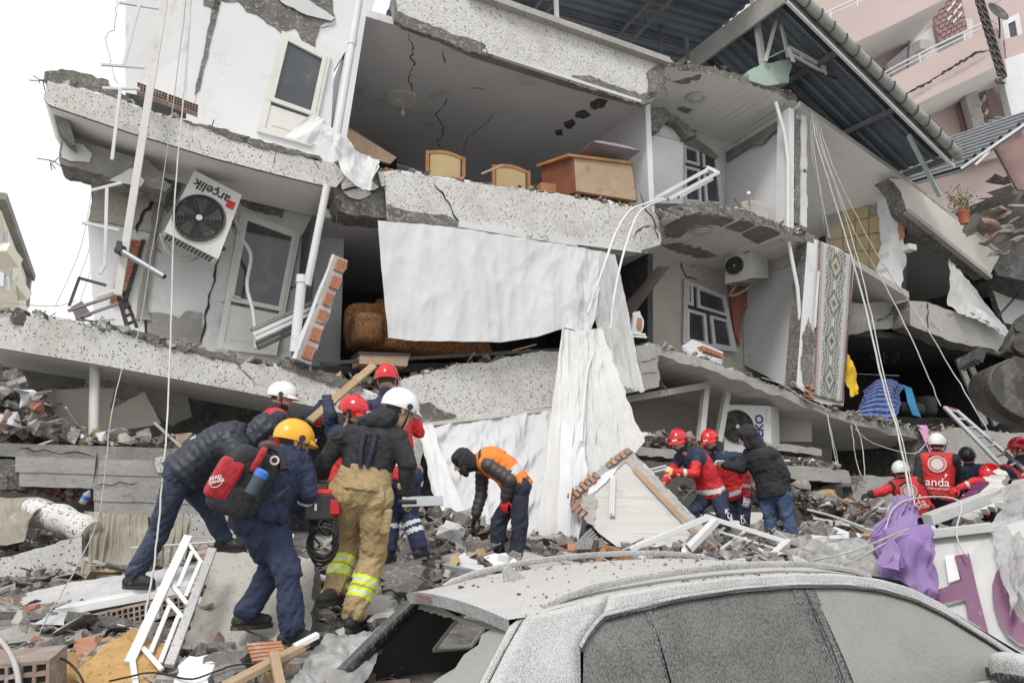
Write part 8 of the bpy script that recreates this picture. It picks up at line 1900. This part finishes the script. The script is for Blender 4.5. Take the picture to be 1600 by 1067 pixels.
def plates(label, n, box, smin, smax, seed):
 q = random.Random(seed); m = MB()
 for _ in range(n):
  p = G(q.uniform(box[0], box[2]), q.uniform(box[1], box[3])); s = q.uniform(smin, smax) * (.6 + p[1] / 14)
  piece(m, q, p + UP * s * .12, s, q.choice('pppbs'), .55, q.choices(range(len(RUB)), (6, 5, 6, 4, 2, 3, .5, 1.5))[0])
 tag(m.obj('rubble', RUB), label, 'rubble', kind='stuff')
plates('tilted plates of concrete and plaster lying about the lower left foreground', 190, (-20, 870, 560, 1080), .09, .27, 90)
plates('tilted plates of plaster and boards between firefighter and car', 130, (540, 850, 900, 950), .08, .22, 91)
plates('tilted plates of concrete around the rescuers on the right', 90, (1180, 790, 1600, 890), .10, .26, 92)
def heap(label, c, rx, ry, h, n, smin, smax, seed, weights=RW):
 q = random.Random(seed); m = MB()
 for _ in range(n):
  a, r = q.uniform(0, 6.283), math.sqrt(q.random()); x, y = c[0] + math.cos(a) * r * rx, c[1] + math.sin(a) * r * ry
  s = smin + (smax - smin) * q.random() ** 2.2
  piece(m, q, (x, y, hmound(x, y) + h * (1 - r) * q.uniform(.1, 1)), s, tilt=1.2, mi=q.choices(range(len(RUB)), weights)[0])
 tag(m.obj('rubble', RUB), label, 'rubble', kind='stuff')
heap('heap of broken slabs under the floral mattress', (-4.9, 8.3), 1.3, .6, .35, 400, .03, .2, 80)
heap('rubble heap behind the window grille', (-2.4, 7.4), 1.5, .6, .15, 400, .02, .12, 81)
heap('rubble heap beneath the lower centre beam', (-.9, 8.8), 1.3, .8, .45, 600, .03, .2, 82)
heap('rubble heap behind the broken window frame', (2.2, 10.2), 1.6, .7, .4, 500, .03, .2, 83)
heap('rubble heap around the crouching rescuers', (5.0, 10.6), 1.6, .7, .45, 600, .03, .22, 84)
heap('rubble heap behind the shop sign', (4.3, 7.8), 1.2, .6, .35, 500, .03, .2, 85)
# ================================================================== dust-covered car
def car_dust(name, paint, dust, scale, lo, hi, rough=.6, streak=1.0, glass=False):
 m, nt, b = newmat(name); v = coords(nt, 'Object')
 mp = _n(nt, 'ShaderNodeMapping'); mp.inputs['Scale'].default_value = (1, 1, streak); mp.inputs['Rotation'].default_value = (0, .35, 0); nt.links.new(v, mp.inputs[0])
 f = mrange(nt, noise_tex(nt, mp.outputs[0], scale, 3, .6), lo, hi); f2 = mrange(nt, noise_tex(nt, v, 3, 5, .6), .3, .7, -.25, .25)
 f3 = math_(nt, 'ADD', f, f2); f3 = mrange(nt, f3, 0, 1)
 g = _n(nt, 'ShaderNodeNewGeometry'); sx = _n(nt, 'ShaderNodeSeparateXYZ'); nt.links.new(g.outputs['Normal'], sx.inputs[0])
 upf = mrange(nt, sx.outputs['Z'], .25, .95, 0, .55); f3 = mrange(nt, math_(nt, 'ADD', f3, upf), 0, 1)
 nt.links.new(mixc(nt, f3, paint, dust), b.inputs['Base Color']); b.inputs['Roughness'].default_value = rough
 nt.links.new(mrange(nt, f3, 0, 1, .25 if not glass else .12, .9), b.inputs['Roughness'])
 nt.links.new(bump_(nt, noise_tex(nt, v, 90, 4), .12, .004), b.inputs['Normal'])
car_dust('car_paint', (.19, .19, .19), (.50, .495, .485), 190, .38, .62, streak=.5)
car_dust('car_roof', (.32, .31, .29), (.47, .455, .425), 60, .35, .6)
car_dust('car_glass', (.035, .035, .034), (.21, .205, .19), 150, .36, .70, streak=.4, glass=True)
car_dust('car_glass_front', (.17, .17, .155), (.30, .30, .275), 160, .30, .62, streak=.5, glass=True)
car_dust('car_trim', (.03, .03, .03), (.30, .295, .28), 140, .46, .68, streak=.5)
car_dust('car_black', (.012, .012, .014), (.20, .20, .20), 100, .55, .78, streak=.25)
mat('car_inside', (.05, .05, .045), (.07, .068, .06), rough=.9); mat('tyre', (.02, .02, .02), rough=.85); mat('tail_red', (.25, .12, .11), (.36, .28, .26), sc=18, rough=.4)
CAR = thing('car', 'dust-covered silver estate car with its rear window smashed out', 'car')
ch, cr = nrm(V(.874, .486, 0)), nrm(V(.486, -.874, 0)); CW_ = .64
C0 = P(826, 962, 3.72); C0 = C0 - cr * .60 - UP * 1.53 * 0; C0[2] = 0
def cl(s, y, z): return C0 + ch * s + cr * y + UP * z          # y>0 towards the camera side
E = [(-.02, 1.515), (.15, 1.548), (.42, 1.588), (.8, 1.622), (1.2, 1.64), (1.6, 1.643), (2.0, 1.625), (2.3, 1.588), (2.55, 1.53), (2.8, 1.43), (3.1, 1.28), (3.5, 1.06)]
Wt = [(.20, 1.39), (.27, 1.455), (.36, 1.51), (.8, 1.568), (1.2, 1.592), (1.6, 1.595), (2.0, 1.577), (2.3, 1.538), (2.55, 1.476), (2.8, 1.376), (3.1, 1.22), (3.4, 1.04)]
def we(s): return .595 + .055 * math.sin(min(1, max(0, s / 1.3)) * 1.57) + max(0, s - 2.2) * .075
def wy(s, z):
 ze = np.interp(s, [p[0] for p in E], [p[1] for p in E]); b = .875 - .05 * max(0, .5 - s)
 t = min(1, max(0, (z - 1.02) / max(.05, ze - 1.02))); return b + (we(s) - b) * (t ** 1.25)
def side(s, z, sg=1, inset=0): return cl(s, sg * (wy(s, z) - inset), z)
def dense(pl, n): return [tuple(polyline([np.array(p) for p in pl], i / n)) for i in range(n + 1)]
def strip(mb, A, B, sg, nv=4, inset=0):
 n = len(A); vs = []
 for j in range(nv + 1):
  t = j / nv
  for a, b in zip(A, B): s, z = a[0] * (1 - t) + b[0] * t, a[1] * (1 - t) + b[1] * t; vs.append(side(s, z, sg, inset))
 fs = [[j * n + i, j * n + i + 1, (j + 1) * n + i + 1, (j + 1) * n + i] for j in range(nv) for i in range(n - 1)]
 mb.add(vs, fs if sg > 0 else [f[::-1] for f in fs])
H = [(-.02, 1.515), (-.15, 1.40), (-.33, 1.22), (-.50, 1.02), (-.54, .85)]
for sg in (1, -1):
 m = MB(); strip(m, dense(E[2:], 40), dense(Wt[2:], 40), sg); o = m.obj('roof_side', ['car_paint'], CAR, smooth=35, thick=.02)
 m = MB(); strip(m, dense(H, 20), dense([(.42, 1.588), (.36, 1.51), (.27, 1.455), (.20, 1.39), (.08, 1.02), (.05, .85)], 20), sg, 6); m.obj('rear_pillar', ['car_paint' if sg > 0 else 'car_paint'], CAR, smooth=35, thick=.02)
 m = MB(); strip(m, dense(E[:3], 10), dense([(-.02, 1.513), (.2, 1.53), (.42, 1.586)], 10), sg, 1); 
 # glazing: quarter light, rear door glass, front door glass
 for nm, (s0, s1, bs0, bs1), mt in (('quarter_glass', (.24, .60, .09, .60), 'car_glass'), ('rear_door_glass', (.635, 1.60, .635, 1.66), 'car_glass'), ('front_door_glass', (1.74, 3.28, 1.82, 3.30), 'car_glass_front')):
  if sg < 0 and nm == 'quarter_glass': continue
  n = 16; top = [(s0 + (s1 - s0) * i / n) for i in range(n + 1)]; A = [(s, np.interp(s, [p[0] for p in Wt], [p[1] for p in Wt]) - .012) for s in top]; B = [(bs0 + (bs1 - bs0) * i / n, min(1.0, A[i][1] - .01)) for i in range(n + 1)]
  m = MB(); strip(m, A, B, sg, 8, .016); m.obj(nm, [mt], CAR, smooth=60)
 for nm, (a0, a1, b0, b1), mt in (('pillar_trim', (.60, .635, .60, .635), 'car_trim'), ('pillar_trim', (1.58, 1.665, 1.64, 1.735), 'car_trim'), ('pillar_trim', (1.672, 1.755, 1.742, 1.84), 'car_trim')):
  m = MB(); zt = lambda s: np.interp(s, [p[0] for p in Wt], [p[1] for p in Wt]) - .006
  strip(m, [(a0, zt(a0)), (b0, 1.0)], [(a1, zt(a1)), (b1, 1.0)], sg, 2, .010); m.obj(nm, [mt], CAR, thick=.006)
 m = MB(); m.tube([side(s, z, sg, -.004) for s, z in dense(Wt, 50)], .011, 6); m.obj('window_trim', ['car_paint'], CAR, smooth=60)
 m = MB(); m.tube([side(s, z - .018, sg, -.0) for s, z in dense(Wt, 50)], .008, 6); m.obj('window_seal', ['car_black'], CAR, smooth=60)
 # roof rail on feet
 rl = [(.10, -.005), (.22, .018), (.45, .034), (.9, .042), (1.4, .042), (1.85, .038), (2.15, .022), (2.3, .0)]
 rp_ = smoothline([cl(s, sg * (we(s) - .055), np.interp(s, [p[0] for p in E], [p[1] for p in E]) + .012 + h) for s, h in rl], 40)
 m = MB(); vs = []; kk = len(rp_); ov = [(-.017, -.016), (.017, -.016), (.022, .0), (.014, .016), (-.014, .016), (-.022, .0)]
 for p in rp_: vs += [p + cr * a + UP * b for a, b in ov]
 m.add(vs, [[i * 6 + j, i * 6 + (j + 1) % 6, i * 6 + 6 + (j + 1) % 6, i * 6 + 6 + j] for i in range(kk - 1) for j in range(6)] + [[5, 4, 3, 2, 1, 0], [(kk - 1) * 6 + j for j in range(6)]]); rr_ = m.obj('roof_rail', ['car_paint'], CAR, smooth=60)
 m = MB(); q = random.Random(5)
 for p in rp_[5:-4]:
  for _ in range(4): piece(m, q, p - UP * .05 + V(q.gauss(0, .02), q.gauss(0, .02), 0), q.uniform(.006, .016), 'c', mi=0)
 m.obj('rail_debris', ['rubble_dark'], rr_); rr_.children[-1]['kind'] = 'stuff'
 # lower body side
 lb = MB(); n = 30; S_ = [-.55 + 5.15 * i / n for i in range(n + 1)]; vs = []
 for j, z in enumerate((1.02, .95, .8, .6, .42, .3)):
  for s in S_:
   w_ = (.875 if j == 0 else .93 - .02 * abs(j - 2)) - .12 * max(0, (s - 3.9) / .7) ** 2 - .08 * max(0, (-s + .1) / .4) ** 2
   vs.append(cl(s, sg * w_, z if s < 3.5 or j else z - .1 * (s - 3.5)))
 k = n + 1; lb.add(vs, [[j * k + i, j * k + i + 1, (j + 1) * k + i + 1, (j + 1) * k + i] if sg > 0 else [(j + 1) * k + i, (j + 1) * k + i + 1, j * k + i + 1, j * k + i] for j in range(5) for i in range(n)]); lb.obj('body_side', ['car_paint'], CAR, smooth=40)
 for s in (.62, 3.62):
  w0 = bpy.data.objects.new('wheel', None); COL.objects.link(w0); w0.parent = CAR
  m = MB(); m.disc(cl(s, sg * .72, .36), cr * sg, .36, .235, 32, r0=.22); m.obj('tyre', ['tyre'], w0, smooth=40); m = MB(); m.disc(cl(s, sg * .78, .36), cr * sg, .225, .15, 28); m.obj('rim', ['galvanised'], w0)
# roof skin and headliner
def roofp(u, v, dz=0):
 s = -.02 + 2.5 * u; y = (v * 2 - 1); z = np.interp(s, [p[0] for p in E], [p[1] for p in E]) + .045 * (1 - abs(y) ** 2.6) * (1 - .3 * u); return cl(s, y * we(s), z + dz)
m = MB(); m.grid(roofp, 44, 24); m.obj('roof_panel', ['car_roof'], CAR, smooth=60)
m = MB(); m.grid(lambda u, v: roofp(.02 + u * .96, .04 + v * .92, -.045), 20, 12); m.obj('headliner', ['car_inside'], CAR, smooth=60)
# windscreen, bonnet, nose
m = MB(); m.grid(lambda u, v: cl(2.48 + u * 1.02, (v * 2 - 1) * (we(2.5) + u * .12), 1.575 - .50 * u + .03 * (1 - (v * 2 - 1) ** 2)), 12, 12); m.obj('windscreen', ['car_glass'], CAR, smooth=60)
m = MB(); m.grid(lambda u, v: cl(3.48 + u * 1.15, (v * 2 - 1) * (.84 - .14 * u * u), 1.05 - .16 * u - .05 * u * u + .03 * (1 - (v * 2 - 1) ** 2)), 14, 12); m.obj('bonnet', ['car_paint'], CAR, smooth=60)
m = MB(); m.prism([cl(4.6, -.80, .86), cl(4.6, .80, .86), cl(4.62, .82, .32), cl(4.62, -.82, .32)], ch * .06); m.obj('bumper', ['car_paint'], CAR)
for y in (-.6, .6): m = MB(); m.box(cl(4.62, y, .74), cr * .17, ch * .05, UP * .07); m.obj('headlight', ['aluminium'], CAR, bevel=.02)
# tailgate: spoiler, frame, glass remains, lower door
sp = [(-.10, 0), (-.13, .25), (-.135, .5), (-.13, .75), (-.10, 1)]
def spoil(u, v):
 y = (u * 2 - 1) * (.612 - .01 * v); back = -.02 - .13 * v * (1 - .35 * abs(u * 2 - 1) ** 3); return cl(back, y, 1.522 + .045 * (1 - abs(u * 2 - 1) ** 2.6) - .008 * v)
m = MB(); n1 = 24; top = [[spoil(i / n1, j / 4) for i in range(n1 + 1)] for j in range(5)]; lip = [p - UP * .06 + ch * .015 for p in top[4]]; und = [p - UP * .075 + ch * .11 for p in top[4]]
rows = top + [lip, und]; m.add([p for r_ in rows for p in r_], [[j * (n1 + 1) + i, (j + 1) * (n1 + 1) + i, (j + 1) * (n1 + 1) + i + 1, j * (n1 + 1) + i + 1] for j in range(len(rows) - 1) for i in range(n1)]); sp_o = m.obj('spoiler', ['car_paint'], CAR, smooth=40)
m = MB(); m.prism([top[4][i] - UP * .014 - ch * .004 for i in range(4, 10)] + [top[4][i] - UP * .046 + ch * .006 for i in range(9, 3, -1)], ch * .01); m.obj('brake_light', ['tail_red'], sp_o)
m = MB(); m.tube(smoothline([cl(-.05, -.58, 1.47), cl(-.23, -.63, 1.30), cl(-.54, -.70, 1.0)], 10), .045, 10); m.obj('tailgate_frame', ['car_black'], CAR, smooth=60)
m = MB(); strip(m, dense([(.0, 1.53), (-.15, 1.40), (-.33, 1.22), (-.51, 1.01)], 10), dense([(-.10, 1.485), (-.21, 1.38), (-.38, 1.21), (-.56, 1.01)], 10), 1, 3, .012); m.obj('tailgate_frame', ['car_paint'], CAR, smooth=60, thick=.02)
gl = [(-.06, .57, 1.455), (-.062, .50, 1.458), (-.068, .40, 1.452), (-.075, .36, 1.42), (-.09, .40, 1.385), (-.11, .35, 1.34), (-.13, .37, 1.29), (-.16, .30, 1.24), (-.18, .27, 1.19), (-.21, .28, 1.12), (-.24, .24, 1.05), (-.27, .70, 1.03), (-.2, .67, 1.17), (-.13, .62, 1.31)]
m = MB(); m.prism([cl(-.06 - (1.47 - z) * 1.05, y, z) for s, y, z in gl], ch * .006); m.obj('glass_remnant', ['car_glass_front'], CAR)
m = MB(); pts = [cl(-.045, -.54 + 1.1 * i / 30, 1.462 + .012 * math.sin(i * .3)) for i in range(31)] + [cl(-.06, -.54 + 1.1 * i / 30, 1.432 + .014 * ((i * 7) % 5) / 5) for i in range(30, -1, -1)]; m.prism(pts, ch * .006); m.obj('glass_remnant', ['car_glass_front'], CAR)
m = MB(); m.prism([cl(-.54, -.74, 1.0), cl(-.54, .74, 1.0), cl(-.62, .80, .72), cl(-.62, .82, .35), cl(-.62, -.82, .35), cl(-.62, -.80, .72)], ch * .1); m.obj('tailgate', ['car_paint'], CAR, smooth=30)
for y in (-.72, .72): m = MB(); m.box(cl(-.60, y, .85), cr * .1, ch * .04, UP * .12); m.obj('tail_light', ['tail_red'], CAR, bevel=.02)
# cabin: far inner wall with the open quarter light, parcel shelf, seats
def inner(s, z): return side(s, z, -1, .035)
m = MB()
hole = [(.14, 1.17), (.40, 1.16), (.47, 1.25), (.50, 1.42), (.36, 1.43), (.24, 1.32)]
outer = [(-.05, 1.46), (.3, 1.53), (.62, 1.55), (.62, 1.0), (-.48, 1.0)]
tri = tessellate_polygon([[Vector((a, b, 0)) for a, b in outer], [Vector((a, b, 0)) for a, b in hole]]); al = outer + hole
m.add([inner(*p) for p in al], [list(t) for t in tri]); m.obj('inner_trim', ['car_inside'], CAR, thick=.012)
m = MB(); m.tube([inner(*p) for p in hole + hole[:1]], .016, 6); m.obj('quarter_frame', ['plaster_cream'], CAR, smooth=60)
m = MB(); m.prism([cl(-.50, -.70, .98), cl(-.50, .70, .98), cl(.55, .74, 1.0), cl(.55, -.74, 1.0)], -UP * .03); m.obj('parcel_shelf', ['car_inside'], CAR)
for y in (-.4, .38): m = MB(); blob(m, cl(.75, y, 1.1), ch * .12, cr * .28, UP * .35, 3.5); m.obj('rear_seat', ['car_inside'], CAR, smooth=180)
for y in (-.38, .38): m = MB(); blob(m, cl(1.75, y, 1.05), ch * .12, cr * .26, UP * .42, 3.5); m.obj('front_seat', ['car_inside'], CAR, smooth=180)
m = MB(); m.prism([cl(-.3, -.8, .4), cl(-.3, .8, .4), cl(3.4, .8, .4), cl(3.4, -.8, .4)], -UP * .1); m.obj('floor_pan', ['car_black'], CAR)
# mirror, aerial fin
mc = cl(2.92, 1.02, 1.105); mr = bpy.data.objects.new('wing_mirror', None); COL.objects.link(mr); mr.parent = CAR
m = MB(); blob(m, mc, cr * .13, ch * .075, UP * .085, 2.8); m.obj('housing', ['car_paint'], mr, smooth=180)
m = MB(); blob(m, mc - UP * .045 + cr * .01, cr * .125, ch * .08, UP * .05, 2.8); m.obj('lower_cover', ['car_black'], mr, smooth=180)
m = MB(); m.bar(cl(2.96, .86, 1.06), mc - UP * .03, .07, .05); m.obj('mirror_foot', ['car_black'], mr)
m = MB(); c = cl(.24, -.08, 1.60); m.prism([c, c + ch * .16, c + ch * .03 + UP * .085, c - ch * .01 + UP * .08], cr * .025); m.obj('aerial_fin', ['car_roof'], CAR, bevel=.008)
# hatch shut line and door shut line
m = MB(); m.tube([side(s, z, 1, -.002) + UP * .001 for s, z in dense([(.05, 1.53), (-.0, 1.505), (-.14, 1.40), (-.32, 1.22), (-.5, 1.0)], 20)], .005, 5); m.obj('shut_line', ['car_black'], CAR)
m = MB(); m.tube([side(s, z, 1, -.006) for s, z in ((1.668, 1.55), (1.70, 1.3), (1.738, 1.0))], .004, 5); m.obj('shut_line', ['car_black'], CAR)
# grit on the roof
m = MB(); q = random.Random(12)
for _ in range(150):
 u, v = q.uniform(.02, .75), q.uniform(.08, .92); piece(m, q, roofp(u, v, .004), q.uniform(.003, .013) if q.random() < .95 else q.uniform(.015, .035), 'c' if q.random() < .7 else 'p', .5, q.choices(range(len(RUB)), RW)[0])
tag(m.obj('rubble', RUB), 'small plaster crumbs and grit lying on the car roof', 'rubble', kind='stuff')
# ================================================================== hanging wires, ropes and hoses
def cable(label, pts, r, mt, n=30, wob=.0, cat='cable', group=None):
 q = random.Random(len(label)); pp = smoothline(pts, n); pp = [p + V(q.gauss(0, wob), q.gauss(0, wob), 0) for p in pp]
 m = MB(); m.tube(pp, r * (.8 if cat == 'cable' else .9), 6); return tag(m.obj('cable' if cat != 'rope' else 'rope', [mt], smooth=60), label, cat, group)
cable('long white rope hanging from the top across the left air conditioner', [P(300, -10, 7.4), P(287, 150, 7.3), P(274, 300, 7.1), P(268, 480, 6.9), P(262, 640, 6.5), P(250, 800, 6.0), P(238, 900, 5.7), P(228, 960, 5.5), P(226, 1075, 5.0)], .008, 'cable_white', 50, .002, 'rope')
cable('thin grey wire hanging left of the white rope down to the corner', [P(292, -10, 7.9), P(276, 120, 7.9), P(252, 300, 7.8), P(236, 400, 7.8), P(216, 520, 7.7), P(190, 580, 7.3), P(172, 660, 7.0), P(162, 760, 6.8), P(150, 820, 6.6), P(112, 900, 6.2), P(76, 960, 5.8), P(20, 1070, 5.0)], .006, 'cable_grey', 60, .002)
cable('thin wire drooping from the lower left ledge to the picture edge', [F(118, 470, .2), F(90, 478, .1), F(40, 476, .0), F(-20, 468, .0)], .006, 'cable_grey', 20)
for k, dx in enumerate((0, 14, 26)):
 cable(('left', 'middle', 'right')[k] + ' hair-thin wire slanting across the sky at far left', [P(150 + dx * .8, 250 + dx, 12), P(128 + dx, 380, 12), P(86 + dx * 1.4, 480, 12)], .006, 'cable_white', 10)
cable('white wire dangling at the top left sky corner', [P(186, -6, 9), P(178, 40, 9), P(166, 60, 9), P(174, 100, 9), P(182, 130, 9)], .008, 'cable_white', 30, .01)
for k, (pts, r) in enumerate([
 ([F(1268, 176, -.1), F(1276, 220, -.2), F(1300, 300, -.3), F(1330, 400, -.5), P(1352, 480, 11.3), P(1380, 600, 10.6), P(1404, 680, 10), P(1424, 790, 9.3)], .016),
 ([F(1270, 178, -.1), F(1280, 220, -.2), F(1308, 300, -.35), F(1336, 390, -.55), P(1356, 470, 11.3), P(1384, 600, 10.5), P(1410, 690, 10), P(1430, 790, 9.3)], .010),
 ([F(1272, 180, -.1), F(1296, 260, -.3), F(1334, 360, -.5), F(1380, 440, -.6), P(1420, 520, 11.2), P(1470, 634, 10.9)], .009),
 ([F(1274, 182, -.1), F(1310, 280, -.3), F(1372, 400, -.5), F(1440, 500, -.7), P(1500, 600, 11.2), P(1560, 700, 10.4)], .009),
 ([F(1268, 184, -.1), F(1274, 250, -.15), F(1288, 330, -.2), F(1296, 372, -.2)], .009),
 ([F(1266, 184, -.1), F(1270, 250, -.1), F(1280, 300, .1), F(1288, 356, .3)], .008)]):
 cable(('thick', 'second', 'third', 'longest', 'short', 'shortest')[k] + ' pale cable of the fan spreading from the right wing roof corner', pts, r, 'cable_white', 40, .004)
cable('white hose curving off the middle balcony edge, left one', [F(1036, 310, -.1), F(1010, 318, -.2), F(984, 330, -.3), F(962, 364, -.4), F(946, 410, -.45), F(932, 450, -.45), F(918, 490, -.45)], .022, 'pvc', 40, 0, 'hose')
cable('white hose curving off the middle balcony edge, right one', [F(1040, 312, -.1), F(1012, 322, -.25), F(994, 340, -.35), F(976, 390, -.45), F(962, 450, -.5), F(954, 514, -.5)], .02, 'pvc', 40, 0, 'hose')
cable('white hose looped over the long lace curtain', [P(926, 552, 10.9), P(918, 580, 10.6), P(912, 630, 10.2), P(908, 690, 9.9)], .02, 'pvc', 30, 0, 'hose')
cable('white flex drooping from the lower right slab past the hooded man', [F(1238, 596, -.05), F(1262, 612, -.15), F(1290, 640, -.2), F(1296, 670, -.25), F(1306, 720, -.3)], .010, 'cable_white', 30, .003)
cable('green and white flex hanging behind the hooded man', [F(1292, 648, -.15), F(1300, 680, -.25), F(1312, 740, -.3), F(1306, 770, -.3), F(1300, 786, -.3)], .008, 'mint', 30, .003)
cable('white cable loop hanging under the right slab, left strand', [F(1330, 664, -.1), F(1338, 720, -.2), F(1352, 760, -.3), F(1366, 800, -.4)], .010, 'cable_white', 30, .004)
cable('white cable loop hanging under the right slab, right strand', [F(1336, 662, -.1), F(1346, 690, -.2), F(1352, 740, -.3), F(1364, 796, -.4)], .010, 'cable_white', 30, .004)
cable('pale cable swagging beneath the right slab towards the white helmet', [F(1336, 670, -.15), F(1360, 690, -.2), F(1400, 704, -.25), F(1430, 708, -.3), F(1446, 694, -.3)], .010, 'cable_white', 30, .003)
cable('pale conduit lying across the rubble behind the purple cloth', [P(1262, 796, 9.2), P(1300, 806, 8.9), P(1350, 824, 8.4)], .018, 'cable_white', 20)
cable('black wire trailing from the purple cloth to the car roof', [P(1420, 826, 6.0), P(1380, 842, 5.9), P(1330, 862, 5.8), P(1266, 876, 5.8)], .009, 'cable_grey', 30)
cable('grey wire trailing lower from the purple cloth', [P(1412, 832, 5.95), P(1380, 850, 5.9), P(1340, 872, 5.8), P(1312, 884, 5.8)], .008, 'cable_grey', 30)
cable('thin wire bowing over the white shop sign', [P(1380, 836, 6.2), P(1400, 790, 6.4), P(1450, 776, 6.5), P(1500, 784, 6.5), P(1494, 830, 6.3), P(1504, 860, 6.15), P(1512, 868, 6.1)], .008, 'cable_white', 40)
cable('pale bent hose at the bottom left corner', [P(-10, 990, 4.4), P(10, 1012, 4.4), P(24, 1040, 4.4), P(32, 1080, 4.4)], .016, 'cable_white', 20, 0, 'hose')
cable('black cable lying over the corner clay block', [P(70, 1024, 4.6), P(100, 1030, 4.6), P(122, 1050, 4.5), P(136, 1080, 4.4)], .008, 'cable_black', 20)
cable('black cable crossing the rubble under the plank', [P(170, 1064, 4.6), P(240, 1050, 4.7), P(300, 1060, 4.6), P(360, 1040, 4.7), P(400, 1036, 4.75)], .007, 'cable_black', 30, .004)
cable('white flex lying on the sloping lower slab', [F(1190, 590, -.1), F(1220, 600, -.1), F(1262, 626, -.2), F(1298, 642, -.25)], .012, 'cable_white', 20)
settle()
